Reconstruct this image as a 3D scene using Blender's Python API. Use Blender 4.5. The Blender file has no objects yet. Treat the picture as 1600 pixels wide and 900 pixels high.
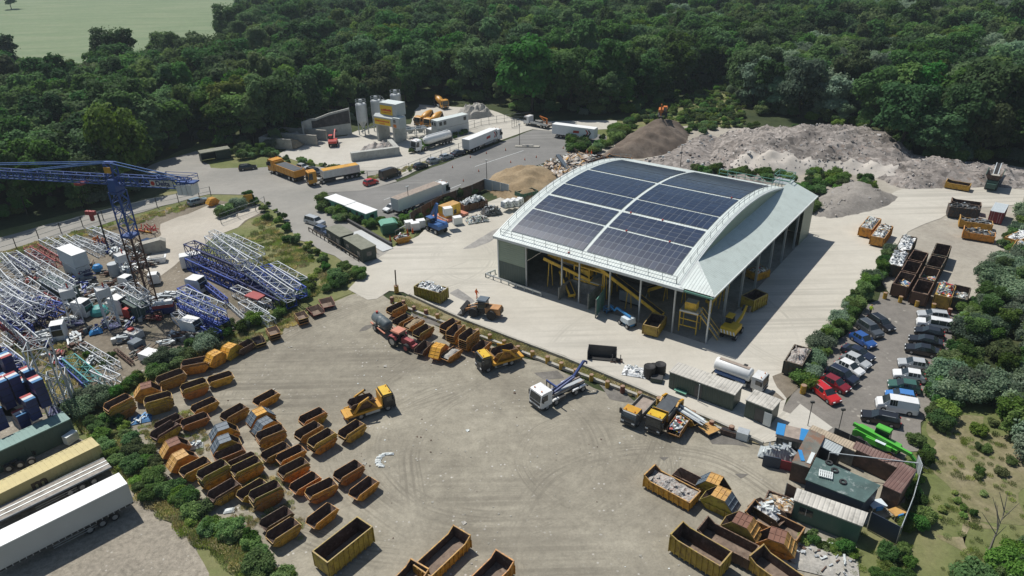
import bpy, math, random
import numpy as np
from mathutils import Vector, Matrix, geometry, noise as mnoise
random.seed(7); R = random.random
def U(a, b): return a + (b - a) * random.random()
rad = math.radians
HAZE = .00014
SC = bpy.context.scene
COL = SC.collection
# ------------------------------------------------------------------ camera (surveyed from the hall, the lorries and the cars)
F_PX, PITCH, ROLL, CAM_H = 1124.5, rad(27.5), rad(-1.36), 59.4
_f = Vector((0, math.cos(PITCH), -math.sin(PITCH))); _r = Vector((1, 0, 0)); _u = _r.cross(_f)
CR = _r * math.cos(ROLL) + _u * math.sin(ROLL); CU = -_r * math.sin(ROLL) + _u * math.cos(ROLL)
def G(px, py, z=0.0):
    """point of the site (height z) surveyed at photo pixel px, py of 1600 x 900"""
    d = _f + CR * ((px - 800) / F_PX) - CU * ((py - 450) / F_PX)
    t = (z - CAM_H) / d.z
    return Vector((d.x * t, d.y * t, z))
cam = bpy.data.cameras.new('camera'); co = bpy.data.objects.new('camera', cam); COL.objects.link(co)
co.matrix_world = Matrix(((CR.x, CU.x, -_f.x, 0), (CR.y, CU.y, -_f.y, 0), (CR.z, CU.z, -_f.z, CAM_H), (0, 0, 0, 1)))
cam.sensor_width = 36; cam.lens = 36 * F_PX / 1600; cam.clip_end = 6000; cam.clip_start = 1
SC.camera = co
# ------------------------------------------------------------------ materials
M = {}
def nodes(name):
    m = bpy.data.materials.new(name); m.use_nodes = True; M[name] = m
    nt = m.node_tree; b = nt.nodes['Principled BSDF']
    return m, nt, b
def N(nt, t, **kw):
    n = nt.nodes.new(t)
    for k, v in kw.items():
        if isinstance(k, str) and k.startswith('i_'): n.inputs[k[2:]].default_value = v
        else: setattr(n, k, v)
    return n
def mixc(nt, a, b, fac, mode='MIX'):
    n = nt.nodes.new('ShaderNodeMix'); n.data_type = 'RGBA'; n.blend_type = mode
    for s, v in ((n.inputs['Factor'], fac), (n.inputs['A'], a), (n.inputs['B'], b)):
        if hasattr(v, 'is_output'): nt.links.new(v, s)
        else: s.default_value = v if isinstance(v, (int, float)) else (*v, 1)
    return n.outputs['Result']
def math_(nt, op, a, b=None, clamp=False):
    n = nt.nodes.new('ShaderNodeMath'); n.operation = op; n.use_clamp = clamp
    for s, v in zip(n.inputs, (a, b)):
        if v is None: continue
        if hasattr(v, 'is_output'): nt.links.new(v, s)
        else: s.default_value = v
    return n.outputs[0]
def rng(nt, v, a, b, c=0., d=1.):
    n = nt.nodes.new('ShaderNodeMapRange'); nt.links.new(v, n.inputs[0])
    for i, x in enumerate((a, b, c, d)): n.inputs[i + 1].default_value = x
    return n.outputs[0]
def noise(nt, vec, scale, detail=4., rough=.6, dist=0., stretch=None):
    if stretch:
        mp = N(nt, 'ShaderNodeMapping'); nt.links.new(vec, mp.inputs[0]); mp.inputs['Scale'].default_value = stretch[:3]
        if len(stretch) > 3: mp.inputs['Rotation'].default_value = (0, 0, stretch[3])
        vec = mp.outputs[0]
    n = N(nt, 'ShaderNodeTexNoise'); nt.links.new(vec, n.inputs['Vector'])
    n.inputs['Scale'].default_value = scale; n.inputs['Detail'].default_value = detail
    n.inputs['Roughness'].default_value = rough; n.inputs['Distortion'].default_value = dist
    return n.outputs['Fac']
def wpos(nt): return N(nt, 'ShaderNodeNewGeometry').outputs['Position']
def opos(nt): return N(nt, 'ShaderNodeTexCoord').outputs['Object']
def bump(nt, b, h, strength=.3, dist=.05):
    n = N(nt, 'ShaderNodeBump'); n.inputs['Strength'].default_value = strength; n.inputs['Distance'].default_value = dist
    nt.links.new(h, n.inputs['Height']); nt.links.new(n.outputs[0], b.inputs['Normal'])
def simple(name, col, rough=.6, metal=0., var=.12, scale=1.5, spec=.5, obj=False, dirt=None, dirt_lo=.5, dirt_hi=.75):
    """painted / plain surface: slight procedural wear, optional dirt colour; obj=True takes the object's own colour"""
    m, nt, b = nodes(name); p = opos(nt)
    oi = N(nt, 'ShaderNodeObjectInfo')
    ad = N(nt, 'ShaderNodeVectorMath', operation='ADD'); nt.links.new(p, ad.inputs[0])
    cx = N(nt, 'ShaderNodeCombineXYZ'); nt.links.new(math_(nt, 'MULTIPLY', oi.outputs['Random'], 50.), cx.inputs[0]); nt.links.new(cx.outputs[0], ad.inputs[1])
    p = ad.outputs[0]
    base = oi.outputs['Color'] if obj else col
    k = rng(nt, noise(nt, p, scale), .3, .7, 1 - var, 1 + var)
    c = mixc(nt, base, (0, 0, 0), 0.)
    hs = N(nt, 'ShaderNodeHueSaturation'); nt.links.new(c, hs.inputs['Color']); nt.links.new(k, hs.inputs['Value'])
    c = hs.outputs[0]
    if dirt:
        f = rng(nt, noise(nt, p, scale * 1.7, 6, .7), dirt_lo, dirt_hi)
        c = mixc(nt, c, dirt, f)
    nt.links.new(c, b.inputs['Base Color'])
    b.inputs['Roughness'].default_value = rough; b.inputs['Metallic'].default_value = metal
    b.inputs['Specular IOR Level'].default_value = spec
    return m
def earth(name, cols, scale=.05, fine=1.2, rough=.95, specks=None, stretch=None, bstr=.4, coords='w', fine_amt=.28):
    """ground: large patches between the colours, finer mottling, optional pale specks"""
    m, nt, b = nodes(name); p = wpos(nt) if coords == 'w' else opos(nt)
    a = noise(nt, p, scale, 5, .62, .4, stretch)
    cr = N(nt, 'ShaderNodeValToRGB'); nt.links.new(a, cr.inputs[0])
    e = cr.color_ramp.elements; n = len(cols)
    while len(e) < n: e.new(.5)
    for i, c in enumerate(cols):
        e[i].position = .3 + .4 * i / max(1, n - 1); e[i].color = (*c, 1)
    f1 = noise(nt, p, fine, 6, .7); f2 = noise(nt, p, fine * 5, 3, .7)
    k = math_(nt, 'ADD', rng(nt, f1, .25, .75, -fine_amt, fine_amt), rng(nt, f2, .25, .75, 1 - fine_amt * .6, 1 + fine_amt * .6))
    hs = N(nt, 'ShaderNodeHueSaturation'); nt.links.new(cr.outputs[0], hs.inputs['Color']); nt.links.new(k, hs.inputs['Value'])
    c = hs.outputs[0]
    if specks:
        vo = N(nt, 'ShaderNodeTexVoronoi'); nt.links.new(p, vo.inputs['Vector']); vo.inputs['Scale'].default_value = specks[1]
        f = math_(nt, 'MULTIPLY', rng(nt, vo.outputs['Distance'], .12, .2, 1, 0), rng(nt, noise(nt, p, specks[1] * .18, 3), .5, .62))
        c = mixc(nt, c, specks[0], f)
    nt.links.new(c, b.inputs['Base Color']); b.inputs['Roughness'].default_value = rough
    b.inputs['Specular IOR Level'].default_value = .25
    if bstr: bump(nt, b, math_(nt, 'ADD', f1, f2), bstr, .08)
    return m, nt, b, c
# ------------------------------------------------------------------ mesh builder
class MB:
    def __init__(s): s.v = []; s.f = []; s.m = []; s.k = []
    def mi(s, m):
        if m not in s.k: s.k.append(m)
        return s.k.index(m)
    def poly(s, pts, m):
        n = len(s.v); s.v += [tuple(p) for p in pts]; s.f.append(tuple(range(n, n + len(pts)))); s.m.append(s.mi(m)); return s
    def box(s, x0, x1, y0, y1, z0, z1, m, top=None, taper=0.):
        n = len(s.v); t = taper
        s.v += [(x0, y0, z0), (x1, y0, z0), (x1, y1, z0), (x0, y1, z0), (x0 + t, y0 + t, z1), (x1 - t, y0 + t, z1), (x1 - t, y1 - t, z1), (x0 + t, y1 - t, z1)]
        k = s.mi(m); kt = s.mi(top) if top else k
        for q in ((0, 3, 2, 1), (0, 1, 5, 4), (1, 2, 6, 5), (2, 3, 7, 6), (3, 0, 4, 7)): s.f.append(tuple(n + i for i in q)); s.m.append(k)
        s.f.append((n + 4, n + 5, n + 6, n + 7)); s.m.append(kt); return s
    def bar(s, p, q, w, m, h=None, cap=True, up=(0, 0, 1)):
        p = Vector(p); q = Vector(q); d = q - p
        if d.length < 1e-6: return s
        d.normalize(); u = Vector(up)
        if abs(d.dot(u)) > .95: u = Vector((1, 0, 0))
        a = d.cross(u).normalized() * (w / 2); b = a.normalized().cross(d) * ((h or w) / 2)
        n = len(s.v)
        for c in (p, q): s.v += [tuple(c - a - b), tuple(c + a - b), tuple(c + a + b), tuple(c - a + b)]
        k = s.mi(m); fs = [(0, 1, 5, 4), (1, 2, 6, 5), (2, 3, 7, 6), (3, 0, 4, 7)]
        if cap: fs += [(3, 2, 1, 0), (4, 5, 6, 7)]
        for f in fs: s.f.append(tuple(n + i for i in f)); s.m.append(k)
        return s
    def tube(s, p, q, r, m, n=8, r2=None, cap=True, mc=None):
        p = Vector(p); q = Vector(q); d = (q - p).normalized(); u = Vector((0, 0, 1)) if abs(d.z) < .9 else Vector((1, 0, 0))
        a = d.cross(u).normalized(); b = d.cross(a); r2 = r if r2 is None else r2; o = len(s.v); k = s.mi(m)
        for c, rr in ((p, r), (q, r2)):
            for i in range(n):
                t = 2 * math.pi * i / n; s.v.append(tuple(c + a * (rr * math.cos(t)) + b * (rr * math.sin(t))))
        for i in range(n): s.f.append((o + i, o + (i + 1) % n, o + n + (i + 1) % n, o + n + i)); s.m.append(k)
        if cap:
            kc = s.mi(mc) if mc else k
            s.f.append(tuple(o + i for i in reversed(range(n)))); s.m.append(kc); s.f.append(tuple(o + n + i for i in range(n))); s.m.append(kc)
        return s
    def lathe(s, prof, m, n=16, c=(0, 0, 0), axis='z'):
        o = len(s.v); k = s.mi(m)
        for r, h in prof:
            for i in range(n):
                t = 2 * math.pi * i / n; x, y = r * math.cos(t), r * math.sin(t)
                s.v.append((c[0] + x, c[1] + y, c[2] + h) if axis == 'z' else (c[0] + h, c[1] + x, c[2] + y))
        for j in range(len(prof) - 1):
            for i in range(n):
                a, b = o + j * n + i, o + j * n + (i + 1) % n
                s.f.append((a, b, b + n, a + n)); s.m.append(k)
        return s
    def prism(s, prof, y0, y1, m, cap=None, ax='y', prof2=None):
        """profile (x,z) pushed along y (or profile (y,z) along x)"""
        n = len(prof); o = len(s.v); k = s.mi(m)
        for y, pr in ((y0, prof), (y1, prof2 or prof)):
            for a, z in pr: s.v.append((a, y, z) if ax == 'y' else (y, a, z))
        for i in range(n): s.f.append((o + i, o + (i + 1) % n, o + n + (i + 1) % n, o + n + i)); s.m.append(k)
        kc = s.mi(cap) if cap else k
        s.f.append(tuple(o + i for i in reversed(range(n)))); s.m.append(kc); s.f.append(tuple(o + n + i for i in range(n))); s.m.append(kc)
        return s
    def mesh(s, name, smooth=False):
        me = bpy.data.meshes.new(name); me.from_pydata(s.v, [], s.f)
        for k in s.k: me.materials.append(M[k])
        if len(s.k) > 1: me.polygons.foreach_set('material_index', s.m)
        if smooth: me.polygons.foreach_set('use_smooth', [True] * len(s.f))
        me.update(); return me
class Proto:
    """a kind of thing: its parts are meshes in the thing's own axes (x forward, z up)"""
    def __init__(s, name, cat): s.n = name; s.c = cat; s.p = []
    def add(s, pn, mb, parent=None, smooth=False): s.p.append((pn, mb if isinstance(mb, bpy.types.Mesh) else mb.mesh(pn, smooth), parent)); return len(s.p) - 1
    def put(s, loc, rot=0., label='', group=None, col=None, scale=1., tilt=None, drop=(), cols=None):
        e = None
        if len(s.p) == 1: e = bpy.data.objects.new(s.n, s.p[0][1])
        else: e = bpy.data.objects.new(s.n, None); e.empty_display_size = .3
        COL.objects.link(e); e.location = loc
        e.rotation_euler = (tilt[0], tilt[1], rot) if tilt else (0, 0, rot)
        e.scale = (scale,) * 3 if isinstance(scale, (int, float)) else scale
        e['label'] = label; e['category'] = s.c; e['kind'] = 'thing'
        if group: e['group'] = group
        if col: e.color = (*col, 1)
        if len(s.p) > 1:
            L = []
            for pn, me, pa in s.p:
                if pn in drop: L.append(None); continue
                o = bpy.data.objects.new(pn, me); COL.objects.link(o)
                o.parent = e if pa is None or L[pa] is None else L[pa]
                c = (cols or {}).get(pn, col)
                if c: o.color = (*c, 1)
                L.append(o)
        return e
def one(name, cat, mb, loc, rot, label, group=None, col=None, smooth=False, **k):
    p = Proto(name, cat); p.add(name, mb, None, smooth); return p.put(loc, rot, label, group, col, **k)
def struct(name, me, kind='structure', z=0., label=None):
    o = bpy.data.objects.new(name, me); COL.objects.link(o); o['kind'] = kind; o.location.z = z
    if label: o['label'] = label
    return o
def seg(a, b, z=0.):
    """centre and heading from two surveyed pixels (tail, nose)"""
    p, q = G(*a, z), G(*b, z); d = q - p
    return (p + q) / 2, math.atan2(d.y, d.x), d.length
def jag(pts, step=3., amp=.6, seed=0):
    out = []
    for i in range(len(pts)):
        a, b = pts[i], pts[(i + 1) % len(pts)]; n = max(1, int((b - a).length / step))
        for j in range(n):
            p = a.lerp(b, j / n)
            if amp: w = mnoise.noise_vector(Vector((p.x * .21, p.y * .21, seed))); p = p + Vector((w.x, w.y, 0)) * amp * 2
            out.append(p)
    return out
def sheet(name, px, z, m, amp=.6, step=3., kind='structure', seed=0):
    pts = [p if isinstance(p, Vector) else G(*p) for p in px]; pts = jag(pts, step, amp, seed)
    tri = geometry.tessellate_polygon([[Vector((p.x, p.y, 0)) for p in pts]])
    mb = MB(); mb.v = [(p.x, p.y, 0) for p in pts]; k = mb.mi(m)
    for t in tri:
        a, b, c = (pts[i] for i in t)
        if (b - a).cross(c - a).z < 0: t = (t[0], t[2], t[1])
        mb.f.append(tuple(t)); mb.m.append(k)
    return struct(name, mb.mesh(name), kind, z)
def inpoly(x, y, P):
    c = False; j = len(P) - 1
    for i in range(len(P)):
        if (P[i].y > y) != (P[j].y > y) and x < (P[j].x - P[i].x) * (y - P[i].y) / (P[j].y - P[i].y) + P[i].x: c = not c
        j = i
    return c
# ------------------------------------------------------------------ light and sky
SUN = Vector((-.66 * math.cos(rad(59)), .751 * math.cos(rad(59)), math.sin(rad(59)))).normalized()
w = bpy.data.worlds.new('World'); SC.world = w; w.use_nodes = True
sky = w.node_tree.nodes.new('ShaderNodeTexSky'); sky.sky_type = 'NISHITA'; sky.sun_disc = False
sky.sun_elevation = rad(59); sky.sun_rotation = math.atan2(SUN.x, SUN.y); sky.air_density = 1.3; sky.dust_density = 1.; sky.ozone_density = 2.
w.node_tree.links.new(sky.outputs[0], w.node_tree.nodes['Background'].inputs[0]); w.node_tree.nodes['Background'].inputs[1].default_value = .07
sl = bpy.data.lights.new('sun', 'SUN'); sl.energy = 4.6; sl.angle = rad(.55); sl.color = (1, .955, .88)
so = bpy.data.objects.new('sun', sl); COL.objects.link(so); so.rotation_euler = SUN.to_track_quat('Z', 'Y').to_euler(); so.location = (0, 0, 200)
vs = SC.view_settings; vs.view_transform = 'Standard'; vs.look = 'None'; vs.gamma = 1; vs.exposure = 0
SC.cycles.max_bounces = 5; SC.cycles.diffuse_bounces = 3; SC.cycles.glossy_bounces = 2; SC.cycles.transparent_max_bounces = 6; SC.cycles.caustics_reflective = False
SC.cycles.use_denoising = True
# ------------------------------------------------------------------ ground materials
earth('undergrowth', [(.018, .03, .012), (.045, .06, .022), (.085, .088, .04)], .06, .9)
earth('rough_grass', [(.095, .12, .036), (.15, .165, .065), (.23, .205, .11)], .05, 1.1, fine_amt=.22)
earth('dry_path', [(.125, .14, .055), (.2, .18, .1), (.28, .24, .16)], .12, 1.2)
earth('field_crop', [(.14, .195, .105), (.17, .22, .125), (.21, .245, .15)], .02, .25, stretch=(1, 5, 1, .35), bstr=0, fine_amt=.14)
earth('gravel', [(.22, .2, .162), (.295, .265, .215), (.35, .315, .255)], .06, 1.8, specks=((.46, .43, .38), 1.6), bstr=.9, fine_amt=.4)
earth('crane_gravel', [(.1, .095, .06), (.175, .15, .115), (.24, .21, .165)], .07, 1.6, specks=((.4, .38, .34), .9))
earth('pale_dust', [(.36, .33, .28), (.44, .405, .345), (.49, .46, .4)], .05, .8, bstr=.15, fine_amt=.1)
earth('scrap_dust', [(.27, .245, .205), (.35, .325, .275), (.41, .38, .33)], .05, .9, specks=((.5, .48, .44), .5), fine_amt=.16)
earth('parking_dust', [(.16, .15, .135), (.205, .19, .17), (.25, .235, .205)], .07, .9, specks=((.36, .34, .3), .7), fine_amt=.18)
earth('dry_grass_bank', [(.14, .13, .06), (.23, .2, .115), (.3, .26, .165)], .25, 1.8)
def tracks(name, cols, arcs, lines, tone, **k):
    """ground with wheel marks: arcs = (x, y, radius, gap), lines = (rotation, scale)"""
    m, nt, b, c = earth(name, cols, **k); p = wpos(nt)
    tot = None
    wob = N(nt, 'ShaderNodeVectorMath', operation='ADD'); nt.links.new(p, wob.inputs[0])
    nz = N(nt, 'ShaderNodeTexNoise'); nz.inputs['Scale'].default_value = .035; nt.links.new(p, nz.inputs['Vector'])
    sc = N(nt, 'ShaderNodeVectorMath', operation='SCALE'); nt.links.new(nz.outputs['Color'], sc.inputs[0]); sc.inputs['Scale'].default_value = 5.; nt.links.new(sc.outputs[0], wob.inputs[1])
    for x, y, r, wd in arcs:
        d = N(nt, 'ShaderNodeVectorMath', operation='DISTANCE'); nt.links.new(wob.outputs[0], d.inputs[0]); d.inputs[1].default_value = (x + 2.5, y + 2.5, 2.5)
        q = math_(nt, 'ABSOLUTE', math_(nt, 'SUBTRACT', d.outputs['Value'], r))
        band = rng(nt, q, wd * .35, wd, 1, 0)
        fine = rng(nt, N2(nt, d.outputs['Value'], 2.2), .42, .62)
        q = math_(nt, 'MULTIPLY', math_(nt, 'MULTIPLY', band, fine), rng(nt, noise(nt, p, .06, 3), .35, .62))
        tot = q if tot is None else math_(nt, 'MAXIMUM', tot, q)
    for ro, s in lines:
        q = math_(nt, 'MULTIPLY', rng(nt, noise(nt, p, 1., 2, .5, 0., (.02 * s, .95 * s, 1, ro)), .52, .66), rng(nt, noise(nt, p, .03, 3, .5), .45, .62))
        tot = q if tot is None else math_(nt, 'MAXIMUM', tot, q)
    nt.links.new(mixc(nt, c, tone, math_(nt, 'MULTIPLY', tot, .6)), b.inputs['Base Color'])
def N2(nt, v, s):
    n = N(nt, 'ShaderNodeTexNoise', noise_dimensions='1D'); nt.links.new(v, n.inputs['W']); n.inputs['Scale'].default_value = s; n.inputs['Detail'].default_value = 2; return n.outputs['Fac']
c0 = G(760, 690); c1 = G(930, 720)
tracks('dirt', [(.2, .182, .145), (.28, .258, .206), (.365, .338, .272)], [(c0.x, c0.y, 14, 3.), (c0.x + 2, c0.y + 4, 21, 3.5), (c1.x, c1.y, 9, 2.), (c0.x - 6, c0.y + 12, 30, 3), (c0.x + 14, c0.y - 4, 24, 3), (c0.x - 18, c0.y + 26, 20, 2.5), (c1.x + 6, c1.y - 14, 16, 2.5)],
       [(.75, 1.), (-.45, 1.), (.2, .8), (-.95, .9), (1.3, .7)], (.13, .118, .095), scale=.05, fine=.7, specks=((.5, .48, .44), 1.3), fine_amt=.22, bstr=.6)
tracks('apron_concrete', [(.43, .405, .35), (.49, .465, .405), (.53, .505, .445)], [(12, 100, 34, 3.), (-20, 128, 16, 2), (62, 110, 30, 2), (-2, 128, 13, 2.4), (30, 84, 26, 2)], [(-.65, .8), (.9, .8), (.2, .7)], (.33, .315, .275), scale=.04, fine=.5, bstr=.08, fine_amt=.07)
tracks('plant_concrete', [(.4, .385, .34), (.46, .44, .39), (.5, .48, .43)], [], [(.5, .6)], (.33, .31, .27), scale=.04, fine=.5, bstr=.08, fine_amt=.09)
tracks('asphalt', [(.15, .15, .145), (.185, .183, .175), (.22, .215, .205)], [], [(.55, .6), (-.3, .5)], (.27, .265, .25), scale=.05, fine=.6, bstr=.15, fine_amt=.09)
tracks('yard_road', [(.24, .235, .215), (.285, .275, .25), (.33, .32, .29)], [], [(-.9, .6), (.4, .5)], (.38, .365, .33), scale=.05, fine=.6, bstr=.1, fine_amt=.08)
# ------------------------------------------------------------------ ground sheets
mb = MB(); mb.poly([(-2500, -300, 0), (2500, -300, 0), (2500, 3500, 0), (-2500, 3500, 0)], 'undergrowth'); struct('terrain', mb.mesh('terrain'), z=-.14)
sheet('field', [G(-260, 60), G(-200, 118), G(20, 122), G(150, 112), G(300, 100), G(372, 84), G(395, 40), Vector((-60, 1100, 0)), Vector((-900, 1100, 0))], -.10, 'field_crop', 2., 12)
sheet('verge', [(-80, 430), (-60, 372), (180, 320), (300, 290), (230, 255), (330, 215), (470, 240), (520, 262), (420, 262), (500, 320), (600, 350), (700, 330), (740, 300), (690, 335), (590, 420), (590, 450), (540, 470), (420, 520), (330, 560), (90, 660), (-60, 640)], -.12, 'rough_grass', 1.5)
sheet('meadow', [(1300, 720), (1430, 690), (1470, 600), (1700, 560), (1750, 960), (1180, 960), (1240, 880), (1250, 800)], -.12, 'rough_grass', 1.5)
sheet('hedge_bed', [(120, 640), (215, 612), (300, 580), (420, 528), (500, 480), (590, 440), (560, 425), (470, 455), (380, 505), (290, 555), (190, 598), (100, 632), (95, 660), (180, 730), (290, 840), (380, 1000), (500, 1000), (400, 880), (300, 790), (200, 690), (170, 655)], -.055, 'rough_grass', .8, 2)
sheet('worn_path', [(1440, 690), (1475, 660), (1530, 640), (1560, 680), (1610, 720), (1610, 800), (1560, 790), (1520, 860), (1500, 960), (1460, 960), (1480, 860), (1500, 780), (1470, 735)], -.10, 'dry_path', 2.6, .8)
sheet('clearing', [(890, 205), (990, 182), (1100, 150), (1160, 140), (1150, 200), (1060, 240), (940, 235)], -.11, 'rough_grass', 1.5)
sheet('crane_yard', [(-120, 440), (0, 397), (160, 355), (325, 308), (395, 318), (410, 335), (330, 372), (300, 400), (430, 470), (400, 510), (250, 580), (110, 640), (-130, 660)], -.09, 'crane_gravel', .8)
sheet('crane_yard_track', [(250, 350), (330, 318), (400, 320), (412, 330), (330, 375), (290, 400), (250, 430), (215, 425), (240, 385)], -.07, 'pale_dust', 1.2)
sheet('trailer_park', [(-160, 610), (110, 650), (175, 720), (240, 790), (330, 880), (420, 990), (-200, 1000)], -.09, 'gravel', .9)
sheet('stockpile_yard', [(930, 240), (960, 215), (1080, 195), (1300, 210), (1420, 240), (1600, 262), (1690, 270), (1690, 420), (1560, 400), (1520, 470), (1390, 470), (1380, 420), (1420, 360), (1330, 345), (1200, 290), (1000, 250)], -.08, 'scrap_dust', 1.)
sheet('skip_yard', [(545, 462), (575, 455), (612, 472), (700, 516), (845, 566), (960, 617), (1090, 664), (1200, 694), (1290, 672), (1420, 700), (1400, 800), (1330, 860), (1290, 990), (430, 1000), (380, 880), (290, 790), (190, 680), (205, 620), (300, 585), (420, 532), (480, 490)], -.06, 'dirt', .8)
sheet('car_park', [(1375, 455), (1500, 470), (1490, 540), (1480, 600), (1440, 660), (1432, 706), (1300, 706), (1215, 660), (1240, 610), (1330, 510)], -.05, 'parking_dust', .6)
sheet('lorry_park', [(505, 302), (565, 297), (622, 284), (690, 256), (762, 230), (832, 203), (880, 202), (950, 212), (945, 226), (870, 246), (815, 268), (745, 300), (690, 326), (590, 352), (520, 335)], -.05, 'asphalt', .4)
sheet('access_road', [(-120, 428), (-120, 398), (0, 370), (100, 344), (207, 316), (300, 297), (292, 282), (215, 268), (250, 252), (305, 236), (330, 262), (400, 262), (470, 258), (530, 262), (600, 268), (622, 283), (565, 298), (495, 302), (502, 325), (522, 337), (612, 384), (600, 400), (572, 418), (540, 410), (505, 391), (465, 372), (448, 350), (412, 316), (396, 304), (327, 303), (250, 323), (155, 351), (62, 376)], -.03, 'yard_road', .5)
sheet('plant_yard', [(428, 243), (470, 222), (540, 212), (560, 203), (640, 193), (655, 163), (760, 170), (800, 184), (830, 189), (965, 188), (965, 200), (880, 206), (830, 202), (762, 226), (690, 251), (622, 279), (572, 280), (520, 262)], -.04, 'plant_concrete', .5)
sheet('concrete_apron', [(545, 452), (572, 470), (588, 468), (606, 455), (630, 456), (720, 499), (880, 557), (985, 602), (1100, 652), (1195, 694), (1285, 668), (1225, 640), (1238, 600), (1300, 520), (1385, 410), (1420, 362), (1490, 330), (1600, 318), (1600, 296), (1500, 288), (1440, 284), (1380, 308), (1290, 335), (1150, 300), (900, 270), (800, 302), (740, 322), (690, 336), (655, 368), (612, 386), (572, 417)], -.02, 'apron_concrete', .4)
sheet('grey_slab', [(1216, 666), (1250, 630), (1300, 668), (1270, 690)], 0.0, 'plant_concrete', .1)
# ------------------------------------------------------------------ the recycling hall
simple('roof_sheet', (.62, .68, .66), .45, .0, .05, .3, dirt=(.5, .54, .52), dirt_lo=.45, dirt_hi=.8)
simple('roof_lichen', (.6, .655, .635), .5, 0, .05, .4, dirt=(.25, .26, .22), dirt_lo=.63, dirt_hi=.72)
def ribbed(name, col, axis, pitch, var=.06, dirt=None):
    m = simple(name, col, .5, 0, var, .4, dirt=dirt, dirt_lo=.5, dirt_hi=.8); nt = m.node_tree; b = nt.nodes['Principled BSDF']
    s = N(nt, 'ShaderNodeSeparateXYZ'); nt.links.new(opos(nt), s.inputs[0])
    v = s.outputs['XYZ'.index(axis)]
    h = math_(nt, 'PINGPONG', v, pitch / 2)
    n = N(nt, 'ShaderNodeBump'); n.inputs['Strength'].default_value = .7; n.inputs['Distance'].default_value = .06
    nt.links.new(rng(nt, h, .0, pitch * .25), n.inputs['Height']); nt.links.new(n.outputs[0], b.inputs['Normal']); return m
ribbed('roof_ribbed', (.58, .64, .62), 'X', .5, .08, dirt=(.46, .5, .48))
ribbed('lean_ribbed', (.52, .59, .56), 'Y', .5, dirt=(.4, .45, .42))
ribbed('sage_clad', (.25, .31, .24), 'Z', .4)
ribbed('dark_clad', (.055, .085, .075), 'X', .4)
ribbed('gable_clad', (.36, .43, .34), 'Y', .4)
simple('trim_white', (.6, .64, .63), .5, 0, .08, .6, dirt=(.45, .46, .44), dirt_lo=.55, dirt_hi=.8)
simple('steel_grey', (.3, .34, .36), .5, .3, .1)
simple('galv', (.5, .53, .54), .45, .5, .1)
simple('rail_steel', (.25, .28, .29), .5, .4, .1)
simple('green_steel', (.12, .28, .22), .5, .1, .1)
simple('panel_frame', (.17, .2, .24), .5, .2, .05)
simple('oldboard', (.22, .22, .2), .9, 0, .3, 1.2, dirt=(.1, .09, .08))
simple('machine_yellow', (.8, .5, .05), .5, 0, .15, .8, dirt=(.25, .17, .06))
simple('machine_dark', (.06, .06, .06), .6, .1, .2)
simple('rubber', (.03, .03, .032), .85, 0, .2)
simple('red_paint', (.45, .04, .03), .5, 0, .1)
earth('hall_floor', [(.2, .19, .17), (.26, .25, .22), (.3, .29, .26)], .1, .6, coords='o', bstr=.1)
m_, nt_, b_ = nodes('solar_glass'); oi_ = N(nt_, 'ShaderNodeNewGeometry')
nt_.links.new(mixc(nt_, (.009, .019, .048), (.018, .034, .075), oi_.outputs['Random Per Island']), b_.inputs['Base Color'])
b_.inputs['Roughness'].default_value = .32; b_.inputs['Coat Weight'].default_value = .5; b_.inputs['Coat Roughness'].default_value = .2
HA = G(780, 434); HY = rad(-37.37)
HD1 = Vector((math.cos(HY), math.sin(HY), 0)); HD2 = Vector((-math.sin(HY), math.cos(HY), 0))
def H(u, v, z=0): return HA + HD1 * u + HD2 * v + Vector((0, 0, z))
ZE = 8.35
def arch(v): return ZE + .25 + 4.7 * (1 - ((v - 26) / 26) ** 2)
W_, D_, UG = 40.2, 51.2, 34.9
hall = Proto('recycling_hall', 'industrial hall')
vv = [i * D_ / 36 for i in range(37)]
mb = MB()                                                            # arched roof with eaves
VS = [i for i in vv]
zt = 10.5; vh0 = 26 - 26 * math.sqrt(1 - (zt - ZE - .25) / 4.7); vh1 = 52 - vh0
def roofstrip(u0, u1, v0, v1, m, off=0., n=30, th=.0):
    a = [v0 + (v1 - v0) * i / n for i in range(n + 1)]
    for i in range(n): mb.poly([(u0, a[i], arch(a[i]) + off), (u1, a[i], arch(a[i]) + off), (u1, a[i + 1], arch(a[i + 1]) + off), (u0, a[i + 1], arch(a[i + 1]) + off)], m)
roofstrip(-.5, UG + .25, -.5, D_ + .5, 'roof_ribbed', 0, 40)
for i in range(40):                                                  # verge trims
    a = [-.5 + (D_ + 1) * k / 40 for k in (i, i + 1)]
    for u, s in ((-.5, 1), (UG + .25, 1)):
        p = [(u, x, arch(x) + .02) for x in a]; q = [(u, x, arch(x) - .35) for x in a]
        mb.poly([p[0], p[1], q[1], q[0]], 'trim_white')
        mb.poly([(u - .25, a[0], arch(a[0]) + .03), (u + .05, a[0], arch(a[0]) + .03), (u + .05, a[1], arch(a[1]) + .03), (u - .25, a[1], arch(a[1]) + .03)], 'trim_white')
ROOF = hall.add('arched_roof', mb)
mb = MB()
for i in range(12):                                                  # front hip of the lean-to: same curve as the arch, cut by the hip line
    a, b = vh0 * i / 12, vh0 * (i + 1) / 12
    e = lambda v: W_ + .35 - (W_ + .35 - UG - .25) * v / vh0
    mb.poly([(UG + .25, a - .3, arch(a - .3)), (e(a) , a - .3 if i == 0 else a, arch(a - .3) if i == 0 else arch(a)), (e(b), b, arch(b)), (UG + .25, b, arch(b))], 'roof_ribbed')
hall.add('hip_roof', mb)
mb = MB()
k0 = (W_ + .35, -.3, ZE); k1 = (W_ + .35, D_ + .3, ZE)
mb.poly([k0, k1, (UG + .02, D_ + .3, zt), (UG + .02, vh0, zt)], 'lean_ribbed')
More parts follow.
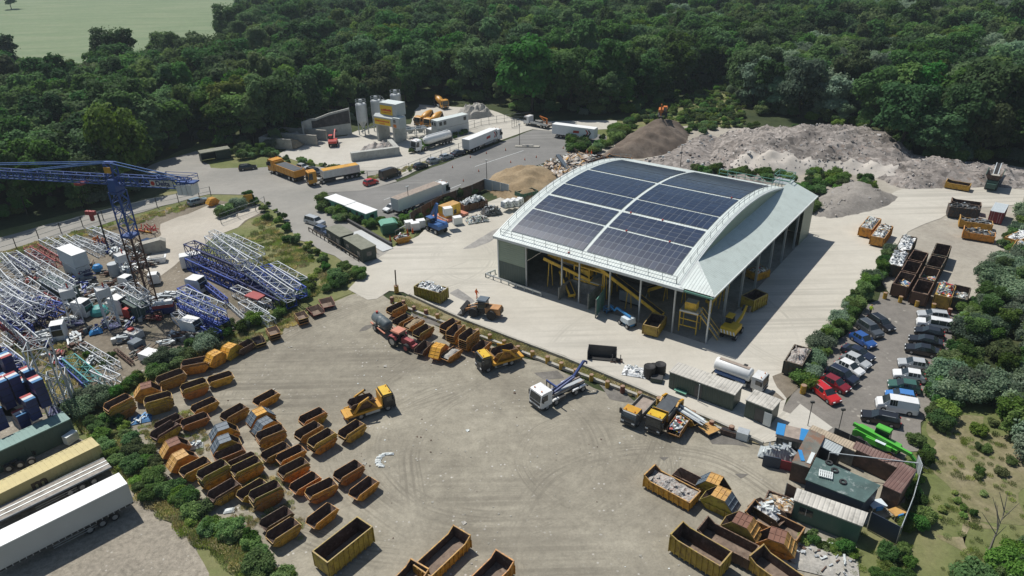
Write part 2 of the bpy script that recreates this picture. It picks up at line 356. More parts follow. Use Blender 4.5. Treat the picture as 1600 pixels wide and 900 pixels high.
mb.bar((UG + .1, vh0, zt + .04), (W_ + .3, -.25, ZE + .12), .35, 'trim_white', .08)
mb.box(W_ + .3, W_ + .48, -.3, D_ + .3, ZE - .25, ZE + .02, 'trim_white')
LEAN = hall.add('lean_to_roof', mb)
mb = MB()                                                            # gable wall over the lean-to, left and back walls
for i in range(36):
    a, b = vv[i], vv[i + 1]
    if arch(b) > zt - .1: mb.poly([(UG, a, min(zt - .4, arch(a) - .05)), (UG, b, min(zt - .4, arch(b) - .05)), (UG, b, arch(b) - .05), (UG, a, arch(a) - .05)], 'gable_clad')
hall.add('gable_wall', mb); mb = MB()
for a, b in zip(vv, vv[1:]): mb.poly([(0, a, 0), (0, a, arch(a) - .05), (0, b, arch(b) - .05), (0, b, 0)], 'gable_clad')
hall.add('side_wall', mb)
mb = MB(); mb.poly([(0, D_, 0), (W_, D_, 0), (W_, D_, ZE), (0, D_, ZE)], 'sage_clad'); mb.poly([(W_, 44.6, 0), (W_, D_, 0), (W_, D_, ZE - .2), (W_, 44.6, ZE - .2)], 'sage_clad')
hall.add('rear_wall', mb)
mb = MB(); mb.box(0, 5.9, 0, .25, 3.6, ZE - .1, 'sage_clad'); mb.box(0, 5.9, -.02, .23, 0, 3.6, 'dark_clad'); mb.box(-.12, .12, -.12, .3, 0, ZE - .1, 'trim_white')
hall.add('front_wall', mb)
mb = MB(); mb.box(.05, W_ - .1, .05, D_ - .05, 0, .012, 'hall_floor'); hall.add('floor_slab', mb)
mb = MB(); mb.box(24, 35, 17, 17.25, 3.2, ZE, 'sage_clad'); mb.box(24, 35, 17.02, 17.23, 0, 3.2, 'dark_clad'); mb.box(35, 35.25, 17, 44, 0, ZE, 'sage_clad'); hall.add('inner_wall', mb)
mb = MB(); mb.box(-.5, UG + 1.1, -.85, -.5, ZE - .25, ZE + .2, 'trim_white'); mb.box(UG + 1.1, W_ + .4, -.62, -.4, ZE - .3, ZE - .02, 'green_steel'); hall.add('gutter', mb)
for u in (6.1, 13.6, 17.1, 22.95, 28.5, 34.4, 40.1):
    mb = MB(); mb.box(u - .11, u + .11, .02, .3, 0, ZE - .05, 'galv'); hall.add('post', mb)
for v in (7, 14, 21, 28, 35, 42):
    mb = MB(); mb.box(W_ - .4, W_ - .05, v - .12, v + .12, 0, ZE - .25, 'steel_grey'); hall.add('post', mb)
for v in (7, 14, 21, 28, 35, 42):                                    # portal rafters
    mb = MB()
    for i in range(12):
        a, b = .3 + (UG - .3) * i / 12, .3 + (UG - .3) * (i + 1) / 12
        mb.bar((a, v, arch(v) - .5), (b, v, arch(v) - .5), .3, 'steel_grey', .6, cap=False)
    hall.add('rafter', mb)
# solar arrays: u blocks x v blocks
def array(u0, u1, v0, v1, cu, cv):
    mb = MB(); g = .055
    nu, nv = max(1, round((u1 - u0) / cu)), max(1, round((v1 - v0) / cv)); du, dv = (u1 - u0) / nu, (v1 - v0) / nv
    for j in range(nv):
        a, b = v0 + dv * j, v0 + dv * (j + 1)
        mb.poly([(u0, a, arch(a) + .09), (u1, a, arch(a) + .09), (u1, b, arch(b) + .09), (u0, b, arch(b) + .09)], 'panel_frame')
        for i in range(nu):
            c, d = u0 + du * i + g, u0 + du * (i + 1) - g; e, f = a + g, b - g
            mb.poly([(c, e, arch(e) + .125), (d, e, arch(e) + .125), (d, f, arch(f) + .125), (c, f, arch(f) + .125)], 'solar_glass')
    hall.add('solar_array', mb, ROOF)
for u0, u1 in ((1.8, 16.8), (17.5, 33.)):
    for v0, v1, cu, cv in ((1.6, 8.35, 1.06, 1.7), (8.75, 13.5, 1.72, 1.1), (14.2, 18.7, 1.06, 2.2), (19.1, 24.2, 1.72, 1.05), (24.25, 27.5, 1.06, 1.6), (28.2, 34., 1.06, 1.9), (34.2, 41.5 if u0 < 5 else 44, 2.2, 1.2)):
        array(u0, u1, v0, v1, cu, cv)
mb = MB()                                                            # edge guard rails
def rails(path, mbx=None, hgt=1.1, step=3.0, m='rail_steel', w=.055):
    q = mbx or mb; L = 0
    for a, b in zip(path, path[1:]):
        a, b = Vector(a), Vector(b)
        for h in (.55, hgt): q.bar(a + Vector((0, 0, h)), b + Vector((0, 0, h)), w, m, cap=False)
        q.bar(a, a + Vector((0, 0, hgt)), w, m)
    q.bar(b, b + Vector((0, 0, hgt)), w, m)
rails([(UG - .55, v, arch(v) + .02) for v in [0.2 + 2.4 * i for i in range(21)]])
rails([(.5, v, arch(v) + .02) for v in [0.2 + 2.4 * i for i in range(21)]])
rails([(.5 + (UG - 1) * i / 14, .25, arch(.25) + .02) for i in range(15)])
hall.add('guard_rail', mb, ROOF)
mb = MB(); rails([(20 + 1.9 * i, D_ + .1, arch(D_) + .0) for i in range(9)], w=.09, m='green_steel', hgt=1.3)
rails([(32, D_ - 1.2, 10.2), (35.2, D_ - 1.2, 10.2), (35.2, D_ + 2, 10.2), (32, D_ + 2, 10.2), (32, D_ - 1.2, 10.2)], w=.09, m='green_steel', hgt=1.5)
mb.box(32, 35.2, D_ - 1.2, D_ + 2, 9.9, 10.1, 'galv')
for u in (32.1, 35.1):
    for v in (D_ + .4, D_ + 1.9): mb.bar((u, v, 0), (u, v, 10), .12, 'green_steel')
hall.add('access_scaffold', mb, ROOF)
mb = MB()
for i, (u, v) in enumerate(((18.9, 13.9), (25, 13.9), (31.5, 28), (29, 8.55), (14.8, .3), (21, 8.6))): mb.box(u - .08, u + .08, v - .2, v + .2, arch(v) + .05, arch(v) + .2, 'red_paint')
hall.add('walkway_marker', mb, ROOF)
hall.put(HA, HY, 'large open sided hall with dark solar panels on its arched roof')
# machinery under the roof
def hthing(name, cat, mb, u, v, label, rot=0, z=0, group=None): return one(name, cat, mb, H(u, v, z + .014), HY + rot, label, group)
mb = MB(); mb.box(0, 12, 0, 4, 3.6, 3.9, 'steel_grey')
for x in (.2, 4, 8, 11.8):
    for y in (.2, 3.8): mb.box(x - .12, x + .12, y - .12, y + .12, 0, 3.6, 'steel_grey')
for x in range(0, 12, 2): mb.box(x + .05, x + 1.95, -.02, .05, 3.9, 4.7, 'machine_yellow')
mb.box(1.2, 3.4, 1, 3.2, 3.9, 6.6, 'machine_yellow'); mb.box(4.6, 7.6, 1, 3.4, 3.9, 6.2, 'machine_yellow'); mb.box(8, 9.4, 1.2, 3.2, 3.9, 5.7, 'machine_dark')
hthing('sorting_platform', 'platform', mb, 7, 5.5, 'raised yellow sorting platform with cabins behind the dark green front wall')
def conveyor(L, h0, h1, wd=1.1):
    q = MB(); a, b = Vector((0, 0, h0)), Vector((L, 0, h1))
    q.bar(a, b, wd, 'machine_yellow', .55); q.bar(a + Vector((.05, 0, .3)), b + Vector((-.05, 0, .3)), wd * .75, 'rubber', .06)
    for t in (.12, .5, .88):
        p = a.lerp(b, t)
        if p.z > .9:
            for s in (-1, 1): q.bar((p.x + .3 * s, s * wd * .4, 0), (p.x, s * wd * .4, p.z), .12, 'machine_yellow')
    return q
hthing('conveyor', 'conveyor', conveyor(13, 6.2, 1.), 18.5, 3.6, 'long yellow conveyor sloping down from the middle bays toward the right corner', rad(-4))
hthing('conveyor', 'conveyor', conveyor(5, 3.2, .7), 11.5, 3.4, 'short yellow conveyor bent down in the second bay from the left', rad(-35))
hthing('conveyor', 'conveyor', conveyor(7, 4.6, 4.4), 14, 7, 'level yellow conveyor high behind the third post')
hthing('conveyor', 'conveyor', conveyor(9, 5.4, 3.), 8.5, 2.4, 'yellow conveyor bent over in the first open bay', rad(8)); hthing('conveyor', 'conveyor', conveyor(8, 1.2, 5.2), 25, 8, 'yellow conveyor rising away behind the trommel', rad(20)); hthing('conveyor', 'conveyor', conveyor(6, 2., 4.8), 36.5, 9, 'yellow conveyor along the open right side of the hall', rad(80))
mb = MB()
for x in (0, 3, 6):
    for y in (0, 2.4): mb.bar((x, y, 0), (x, y, 5.2), .2, 'machine_yellow')
for z in (2.6, 5.2):
    for y in (0, 2.4): mb.bar((0, y, z), (6, y, z), .2, 'machine_yellow')
mb.box(0, 6, 0, 2.4, 2.7, 2.85, 'galv'); mb.box(.6, 2.6, .3, 2.1, 2.9, 4.6, 'machine_yellow')
hthing('support_frame', 'frame', mb, 14.2, 3.2, 'yellow steel support frame with a box on it behind the third post')
mb = MB(); mb.box(-2.6, 2.6, -1.3, 1.3, .5, 2.3, 'steel_grey', taper=.15); mb.prism([(-2.6, 2.3), (2.6, 2.3), (1.6, 3.2), (-1.6, 3.2)], -1.2, 1.2, 'steel_grey'); mb.box(-2, 2, -1.4, 1.4, 0, .5, 'machine_dark')
hthing('shredder', 'shredder', mb, 15.8, 5.5, 'blue grey shredder standing between the third and fourth posts')
mb = MB(); mb.box(-2, 2, -1.2, 1.2, .4, 2.2, 'steel_grey'); mb.lathe([(0, -2.2), (1, -2.2), (1, 2.2), (0, 2.2)], 'machine_dark', 12, (0, 0, 2.6), 'x'); mb.box(-1.8, 1.8, -1, 1, 0, .4, 'machine_dark')
hthing('trommel', 'screen', mb, 24.5, 5.6, 'dark trommel screen behind the long yellow conveyor')
mb = MB()
for x in (-1.4, 1.4):
    for y in (-1, 1): mb.bar((x, y, 0), (x, y, 4), .16, 'machine_yellow')
for z in (1.2, 2.4, 3.6):
    for y in (-1, 1): mb.bar((-1.4, y, z), (1.4, y, z), .14, 'machine_yellow')
mb.box(-1.5, 1.5, -1.1, 1.1, 3.6, 3.9, 'galv'); mb.box(-.9, .9, -.6, .8, 3.9, 5.2, 'machine_yellow', top='galv')
for i in range(12): mb.box(1.7 + .26 * i, 1.96 + .26 * i, -.9, .1, 3.5 - .29 * i, 3.58 - .29 * i, 'galv')
for y in (-.9, .1): mb.bar((1.7, y, 3.6), (4.9, y, .1), .1, 'machine_yellow'); mb.bar((1.7, y, 4.6), (4.9, y, 1.1), .07, 'machine_yellow')
hthing('picking_tower', 'tower', mb, 36.3, 2.4, 'yellow steel picking tower with stairs beside the right corner post', rad(5))
mb = MB()
mb.box(-3, -2.8, -2, 2, 0, 2.4, 'oldboard'); mb.box(-2.8, 3, 1.9, 2.1, 0, 2.4, 'oldboard'); mb.box(2.9, 3.1, -2, 1.9, 0, 3, 'oldboard')
hthing('push_wall', 'wall', mb, 16.6, 1., 'grey timber push wall bay under the front eave left of the open doors')
mb = MB(); mb.box(-.06, .06, -2.2, 2.2, .2, 3.4, 'green_steel')
for y in (-2.2, 0, 2.2): mb.box(-.1, .1, y - .06, y + .06, 0, 3.5, 'oldboard')
hthing('steel_gate', 'gate', mb, 21.7, -.6, 'green sheet gate swung open at the middle post of the hall', rad(12))
mb = MB()
for x0, y0, x1, y1 in ((-2.2, -1.2, 10.5, -1.6), (-2.2, -1.2, -1.7, 1.)):
    a, b = Vector((x0, y0, 0)), Vector((x1, y1, 0)); n = max(2, int((b - a).length / 1.6))
    for i in range(n + 1): p = a.lerp(b, i / n); mb.box(p.x - .08, p.x + .08, p.y - .08, p.y + .08, 0, .75, 'steel_grey')
    mb.bar(a + Vector((0, 0, .68)), b + Vector((0, 0, .68)), .1, 'galv', .3)
one('crash_barrier', 'barrier', mb, HA, HY, 'low grey crash barrier in front of the dark green corner wall of the hall')
# ------------------------------------------------------------------ vegetation
def leafmat(name, a, b_, trans=.38, hue=.03):
    m, nt, b = nodes(name); oi = N(nt, 'ShaderNodeObjectInfo'); ge = N(nt, 'ShaderNodeNewGeometry')
    c = mixc(nt, a, b_, rng(nt, ge.outputs['Random Per Island'], 0, 1))
    hs = N(nt, 'ShaderNodeHueSaturation'); nt.links.new(c, hs.inputs['Color'])
    nt.links.new(rng(nt, oi.outputs['Random'], 0, 1, .5 - hue, .5 + hue), hs.inputs['Hue'])
    nt.links.new(rng(nt, math_(nt, 'FRACT', math_(nt, 'MULTIPLY', oi.outputs['Random'], 7.31)), 0, 1, .62, 1.75), hs.inputs['Value'])
    nt.links.new(rng(nt, math_(nt, 'FRACT', math_(nt, 'MULTIPLY', oi.outputs['Random'], 13.7)), 0, 1, .8, 1.2), hs.inputs['Saturation'])
    nt.links.new(hs.outputs[0], b.inputs['Base Color']); b.inputs['Roughness'].default_value = .7; b.inputs['Specular IOR Level'].default_value = .08
    tr = N(nt, 'ShaderNodeBsdfTranslucent'); g2 = N(nt, 'ShaderNodeHueSaturation'); g2.inputs['Value'].default_value = 1.25; g2.inputs['Saturation'].default_value = 1.1; nt.links.new(hs.outputs[0], g2.inputs['Color']); nt.links.new(g2.outputs[0], tr.inputs[0])
    mx = N(nt, 'ShaderNodeMixShader'); mx.inputs[0].default_value = trans; nt.links.new(b.outputs[0], mx.inputs[1]); nt.links.new(tr.outputs[0], mx.inputs[2]); nt.links.new(mx.outputs[0], nt.nodes['Material Output'].inputs['Surface'])
    return m
leafmat('leaf_oak', (.038, .085, .028), (.066, .13, .042))
leafmat('leaf_ash', (.06, .115, .034), (.1, .165, .055))
leafmat('leaf_willow', (.11, .165, .105), (.165, .22, .145))
leafmat('leaf_bush', (.08, .145, .042), (.14, .215, .07))
leafmat('leaf_pale', (.13, .19, .055), (.21, .27, .095))
leafmat('leaf_lime', (.095, .145, .03), (.15, .195, .048))
simple('bark', (.045, .04, .03), .9, 0, .25, 2)
simple('dead_wood', (.2, .18, .15), .9, 0, .2, 2)
rs = np.random.RandomState(11)
def leafcloud(lobes, n, size, seed, shell=.55, flat=.35, twig=1.):
    """leaf-sized quads spread through the outer volume of the lobes (x, y, z, rx, ry, rz)"""
    r = np.random.RandomState(seed); L = np.array(lobes, float)
    wgt = (L[:, 3] * L[:, 4] + L[:, 3] * L[:, 5]); idx = r.choice(len(L), n, p=wgt / wgt.sum()); B = L[idx]
    d = r.normal(size=(n, 3)); d /= np.linalg.norm(d, axis=1)[:, None]
    d[:, 2] = np.where((d[:, 2] < -.35), -d[:, 2] * .8, d[:, 2]); d /= np.linalg.norm(d, axis=1)[:, None]
    k = shell + (1 - shell) * r.rand(n) ** .6; k *= 1 + .12 * r.normal(size=n)
    c = B[:, :3] + d * B[:, 3:] * k[:, None]
    nn = d * .75 + r.normal(size=(n, 3)) * flat + np.array([0, 0, .25]); nn /= np.linalg.norm(nn, axis=1)[:, None]
    t = np.cross(nn, r.normal(size=(n, 3))); t /= np.linalg.norm(t, axis=1)[:, None] + 1e-9; b = np.cross(nn, t)
    s = size * (.55 + .9 * r.rand(n))[:, None]; asp = (.6 + .5 * r.rand(n))[:, None]
    p = np.stack([c - t * s - b * s * asp * .4, c - t * s * .1 - b * s * asp, c + t * s * 1.1, c + b * s * asp], 1)
    return p.reshape(-1, 3)
def leafmesh(name, pts, mat):
    n = len(pts) // 4; me = bpy.data.meshes.new(name)
    me.vertices.add(n * 4); me.vertices.foreach_set('co', pts.astype(np.float32).ravel())
    me.loops.add(n * 4); me.loops.foreach_set('vertex_index', np.arange(n * 4, dtype=np.int32))
    me.polygons.add(n); me.polygons.foreach_set('loop_start', np.arange(0, n * 4, 4, dtype=np.int32))
    me.materials.append(M[mat]); me.update(calc_edges=True); me.validate(); return me
def crown_lobes(r, h0, h1, n, seed, spread=.78, lr=(.2, .42)):
    q = np.random.RandomState(seed); out = [(0, 0, (h0 + h1) / 2, r * .62, r * .62, (h1 - h0) * .42)]
    for i in range(n):
        a = q.rand() * 6.28; u = q.rand(); z = h0 + (h1 - h0) * (.18 + .7 * u); f = math.sqrt(max(.05, 1 - (2 * (u * .8 + .1) - 1) ** 2))
        rr = r * spread * f * (.7 + .4 * q.rand()); s = r * (lr[0] + (lr[1] - lr[0]) * q.rand())
        out.append((rr * math.cos(a), rr * math.sin(a), z, s, s, s * (.7 + .25 * q.rand())))
    return out
def trunkmesh(h, r, top, seed, n=5, mat='bark'):
    q = random.Random(seed); mb = MB(); mb.tube((0, 0, -.3), (q.uniform(-.2, .2), q.uniform(-.2, .2), h), r, mat, 7, r * .55)
    for i in range(n):
        a = q.uniform(0, 6.28); e = Vector((math.cos(a) * top * q.uniform(.3, .7), math.sin(a) * top * q.uniform(.3, .7), h + top * q.uniform(.3, .9)))
        mb.tube((0, 0, h * q.uniform(.7, .98)), e, r * .45, mat, 5, r * .12)
    return mb.mesh('trunk')
TREES = {}
def tree_kind(key, r, h0, h1, n, leaves, size, mat, seed, name='broadleaf_tree', **k):
    p = Proto(name, 'tree'); p.add('trunk', trunkmesh(h0 + (h1 - h0) * .35, max(.22, r * .06), r, seed))
    p.add('crown', leafmesh('crown', leafcloud(crown_lobes(r, h0, h1, n, seed, **k), leaves, size, seed), mat)); TREES[key] = p
tree_kind('oak0', 6., 2., 15, 26, 6500, .36, 'leaf_oak', 1, 'oak_tree'); tree_kind('oak1', 7., 2.2, 16.5, 30, 7500, .37, 'leaf_oak', 2, 'oak_tree')
tree_kind('ash0', 4.4, 1.6, 15, 26, 5500, .31, 'leaf_ash', 3); tree_kind('ash1', 5.2, 1.4, 13, 26, 5500, .32, 'leaf_ash', 4); tree_kind('ash2', 3.7, 1.5, 17, 26, 5200, .3, 'leaf_ash', 5, 'slender_tree')
tree_kind('wil0', 4.6, .8, 10.5, 24, 5600, .28, 'leaf_willow', 6, 'willow_tree'); tree_kind('wil1', 5.6, .8, 12, 28, 6200, .3, 'leaf_willow', 7, 'willow_tree')
tree_kind('lime0', 4.2, 1.8, 13, 24, 5000, .31, 'leaf_lime', 8)
KL = {'oak0': 'broad dark green oak', 'oak1': 'tall dark spreading oak', 'ash0': 'mid green upright tree', 'ash1': 'mid green rounded tree', 'ash2': 'slender tall green tree', 'wil0': 'grey green willow', 'wil1': 'wide grey green willow', 'lime0': 'yellowish green tree'}
# where the wood stands (outline on the ground) and where it must not grow
WOOD = [G(-140, 375), G(-60, 352), G(150, 322), G(225, 296), G(205, 262), G(300, 222), G(330, 225), G(360, 232), G(440, 228), G(452, 205), G(560, 186), G(640, 166), G(680, 150), G(770, 160), G(820, 178), G(940, 180), G(985, 176), G(1060, 150), G(1120, 128), G(1150, 150), G(1190, 178), G(1290, 190), G(1385, 218), G(1400, 240), G(1500, 250), G(1720, 262), Vector((620, 300, 0)), Vector((620, 760, 0)), Vector((-90, 760, 0)), G(390, 42), G(352, 112), G(300, 128), G(150, 142), G(-20, 152), G(-300, 160)]
EXCL = [[G(395, 252), G(420, 226), G(510, 200), G(560, 200), G(560, 250), G(480, 262)]]
pts = []; cell = {}
def far_enough(x, y, d):
    cx, cy = int(x // 8), int(y // 8)
    for i in (-1, 0, 1):
        for j in (-1, 0, 1):
            for q in cell.get((cx + i, cy + j), ()):
                if (q[0] - x) ** 2 + (q[1] - y) ** 2 < d * d: return False
    return True
rr_ = random.Random(5)
xs = [p.x for p in WOOD]; ys = [p.y for p in WOOD]
for _ in range(60000):
    x, y = rr_.uniform(min(xs), max(xs)), rr_.uniform(min(ys), max(ys))
    if abs(x) > 150 + y * .78 or y > 740: continue
    d = 4.6 if y < 330 else 5.4
    if not inpoly(x, y, WOOD) or any(inpoly(x, y, e) for e in EXCL) or not far_enough(x, y, d): continue
    pts.append((x, y)); cell.setdefault((int(x // 8), int(y // 8)), []).append((x, y))
pts.sort(key=lambda p: p[0] ** 2 + p[1] ** 2)
def species(x, y):
    n = mnoise.noise(Vector((x * .011, y * .011, 3.))); m = mnoise.noise(Vector((x * .03, y * .03, 9.))); u = rr_.random()
    east = (x - 60) / 200
    if n + east * .5 > .25 and u < .75: return rr_.choice(['wil0', 'wil1', 'ash1'])
    if m > .3 and u < .6: return rr_.choice(['lime0', 'ash1', 'ash0'])
    return rr_.choice(['oak0', 'oak1', 'ash0', 'ash1', 'ash2', 'ash1', 'ash0'])
def west(x): return 'at the left' if x < -60 else ('behind the concrete plant' if x < 25 else ('behind the rubble heaps' if x < 130 else 'at the far right'))
far = []
for i, (x, y) in enumerate(pts):
    k = species(x, y); s = rr_.choice([rr_.uniform(.5, .85), rr_.uniform(.8, 1.15), rr_.uniform(.8, 1.15), rr_.uniform(1.1, 1.42)])
    if i < 290:
        TREES[k].put((x, y, 0), rr_.uniform(0, 6.28), f'{KL[k]} on the near edge of the wood {west(x)}', 'trees along the near edge of the wood, ' + KL[k] + ' ' + west(x), scale=(s * rr_.uniform(.85, 1.2), s * rr_.uniform(.85, 1.2), s * rr_.uniform(.85, 1.2)))
    else: far.append((x, y, k, s))
# the far wood is one mass: one scattered object
def scatter(name, pts4, kinds, label, part='crown'):
    me = bpy.data.meshes.new(name); me.vertices.add(len(pts4)); me.vertices.foreach_set('co', np.array([(p[0], p[1], 0.) for p in pts4], np.float32).ravel())
    for an, ty, vals in (('kind_index', 'INT', [kinds.index(p[2]) for p in pts4]), ('size', 'FLOAT', [p[3] for p in pts4]), ('turn', 'FLOAT', [rr_.uniform(0, 6.28) for p in pts4])):
        a = me.attributes.new(an, ty, 'POINT'); a.data.foreach_set('value', vals)
    o = struct(name, me, 'stuff', label=label)
    ng = bpy.data.node_groups.new(name, 'GeometryNodeTree'); ng.interface.new_socket('Geometry', in_out='INPUT', socket_type='NodeSocketGeometry'); ng.interface.new_socket('Geometry', in_out='OUTPUT', socket_type='NodeSocketGeometry')
    gi = ng.nodes.new('NodeGroupInput'); go = ng.nodes.new('NodeGroupOutput'); iop = ng.nodes.new('GeometryNodeInstanceOnPoints'); g2 = ng.nodes.new('GeometryNodeGeometryToInstance')
    for k in reversed(kinds):
        oi = ng.nodes.new('GeometryNodeObjectInfo'); oi.inputs['Object'].default_value = SRC[k]; oi.inputs['As Instance'].default_value = True
        ng.links.new(oi.outputs['Geometry'], g2.inputs[0])
    def attr(nm, ty):
        a = ng.nodes.new('GeometryNodeInputNamedAttribute'); a.data_type = ty; a.inputs['Name'].default_value = nm; return a.outputs['Attribute']
    cmb = ng.nodes.new('ShaderNodeCombineXYZ'); ng.links.new(attr('turn', 'FLOAT'), cmb.inputs[2])
    ng.links.new(gi.outputs[0], iop.inputs['Points']); ng.links.new(g2.outputs[0], iop.inputs['Instance']); iop.inputs['Pick Instance'].default_value = True
    ng.links.new(attr('kind_index', 'INT'), iop.inputs['Instance Index']); ng.links.new(cmb.outputs[0], iop.inputs['Rotation']); ng.links.new(attr('size', 'FLOAT'), iop.inputs['Scale'])
    ng.links.new(iop.outputs[0], go.inputs[0])
    o.modifiers.new('scatter', 'NODES').node_group = ng; return o
SRC = {}
def source(k, proto, where, label, grp=None):
    e = proto.put(where, 0, label, grp); SRC[k] = [c for c in e.children if c.name.startswith('crown')][0] if len(proto.p) > 1 else e
kinds = list(TREES)
for i, k in enumerate(kinds):
    q = G(60 + i * 14, 318 - i * 4); source(k, TREES[k], (q.x, q.y + 9, 0), f'{KL[k]} beside the access road at the left', 'trees beside the access road at the left, ' + KL[k])
scatter('woodland', far, kinds, 'dense mixed wood stretching away behind the yards')
# field oaks
for px, py, s, nm in ((190, 124, 1.35, 'big round oak at the field edge, left of a smaller one'), (268, 112, 1.1, 'smaller round oak at the field edge, right of a big one'), (8, 128, 1.25, 'dark oak at the field edge at the left margin'), (366, 72, 1.35, 'tall oak at the corner of the field and the wood')):
    TREES['oak1'].put(G(px, py), px, nm, 'field oaks', scale=s)
TREES['oak0'].put(G(18, 14), 1., 'lone small tree standing far out in the pale field', scale=1.)
# ------------------------------------------------------------------ skips, hook-lift bins, bollards
simple('skip_paint', (0, 0, 0), .6, 0, .22, .9, obj=True, dirt=(.115, .055, .022), dirt_lo=.47, dirt_hi=.7)
m = simple('skip_rim', (0, 0, 0), .6, 0, .2, 2, obj=True, dirt=(.3, .2, .13), dirt_lo=.45, dirt_hi=.62); [n for n in m.node_tree.nodes if n.type == 'HUE_SAT'][0].inputs['Saturation'].default_value = .9
simple('skip_rust', (.075, .045, .034), .9, 0, .35, 1.1, dirt=(.19, .14, .11), dirt_lo=.5, dirt_hi=.72)
simple('worn_floor', (.2, .15, .115), .9, 0, .25, 1., dirt=(.08, .05, .035))
simple('lid_grey', (.105, .135, .165), .5, 0, .1, .8); simple('lid_yellow', (.58, .3, .025), .5, 0, .15, .8, dirt=(.3, .15, .06)); simple('lid_tan', (.5, .29, .085), .6, 0, .15, .8, dirt=(.2, .1, .06)); simple('lid_rust', (.19, .095, .065), .8, 0, .2, 1)
simple('black', (.015, .015, .016), .6, 0, .1)
def cells(name, cols, scale, rough=.8, coords='o', b_=.5):
    m, nt, b = nodes(name); p = opos(nt) if coords == 'o' else wpos(nt)
    v = N(nt, 'ShaderNodeTexVoronoi'); nt.links.new(p, v.inputs['Vector']); v.inputs['Scale'].default_value = scale
    s = N(nt, 'ShaderNodeSeparateColor'); nt.links.new(v.outputs['Color'], s.inputs[0])
    cr = N(nt, 'ShaderNodeValToRGB'); cr.color_ramp.interpolation = 'CONSTANT'; nt.links.new(s.outputs[0], cr.inputs[0]); e = cr.color_ramp.elements
    while len(e) < len(cols): e.new(.5)
    for i, c in enumerate(cols): e[i].position = i / len(cols); e[i].color = (*c, 1)
    k = rng(nt, noise(nt, p, scale * 1.5, 4, .7), .3, .7, .7, 1.25); hs = N(nt, 'ShaderNodeHueSaturation'); nt.links.new(cr.outputs[0], hs.inputs['Color']); nt.links.new(k, hs.inputs['Value'])
    nt.links.new(hs.outputs[0], b.inputs['Base Color']); b.inputs['Roughness'].default_value = rough; bump(nt, b, v.outputs['Distance'], b_, .15); return m
cells('scrap_white', [(.75, .77, .78), (.5, .53, .55), (.68, .7, .7), (.15, .16, .17), (.72, .72, .7)], 3.2)
cells('scrap_mixed', [(.55, .55, .53), (.2, .2, .2), (.68, .68, .66), (.1, .16, .22), (.35, .25, .17), (.25, .32, .25), (.62, .6, .55)], 3.4)
cells('scrap_colour', [(.6, .6, .58), (.1, .2, .35), (.5, .12, .1), (.65, .62, .5), (.6, .45, .05), (.1, .25, .12), (.3, .3, .3)], 2.6)
cells('scrap_dark', [(.06, .065, .07), (.12, .13, .14), (.03, .03, .03), (.2, .21, .22), (.08, .07, .06)], 3.2)
cells('scrap_wood', [(.42, .3, .18), (.3, .2, .12), (.55, .45, .32), (.2, .14, .09), (.6, .58, .54)], 3.)
cells('rubble_pale', [(.36, .345, .32), (.43, .41, .385), (.3, .285, .265), (.4, .36, .32), (.34, .27, .235)], 5.)
simple('soil_fill', (.3, .235, .15), .95, 0, .3, 2)
simple('gravel_fill', (.36, .345, .31), .95, 0, .2, 3, dirt=(.5, .48, .44), dirt_lo=.55, dirt_hi=.65)
AMBER, ORANGE, RUSTY, OLIVE, DARKG, BROWN, REDM = (.56, .31, .035), (.58, .28, .026), (.38, .185, .032), (.37, .265, .036), (.03, .04, .034), (.1, .052, .032), (.26, .05, .035)
def heapmesh(L, W, h, m, seed=0, n=14, rough=.18, bits=None, nb=0, edge=.12):
    """a load or heap: bumpy mound L x W, with loose pieces on top"""
    q = random.Random(seed); mb = MB(); k = max(4, int(n * W / L)); idx = {}
    for i in range(n + 1):
        for j in range(k + 1):
            u, v = i / n * 2 - 1, j / k * 2 - 1; e = max(0., (1 - abs(u) ** 3.5) * (1 - abs(v) ** 3.5))
            z = h * (edge + (1 - edge) * e) * (.72 + .5 * (mnoise.noise(Vector((u * L * .45 + seed, v * W * .45, seed * .37))) + .5)) + q.uniform(-rough, rough) * .5 * e
            idx[i, j] = len(mb.v); mb.v.append((u * L / 2, v * W / 2, max(.02, z)))
    kk = mb.mi(m)
    for i in range(n):
        for j in range(k): mb.f.append((idx[i, j], idx[i + 1, j], idx[i + 1, j + 1], idx[i, j + 1])); mb.m.append(kk)
    for _ in range(nb):
        i, j = q.randrange(1, n), q.randrange(1, k); c = Vector(mb.v[idx[i, j]]); a = Vector((q.uniform(-1, 1), q.uniform(-1, 1), q.uniform(-.25, .35))).normalized()
        l = q.uniform(.25, .9); mb.bar(c - a * l / 2 + Vector((0, 0, .08)), c + a * l / 2 + Vector((0, 0, .08)), q.uniform(.08, .35), q.choice(bits), q.uniform(.04, .14))
    return mb
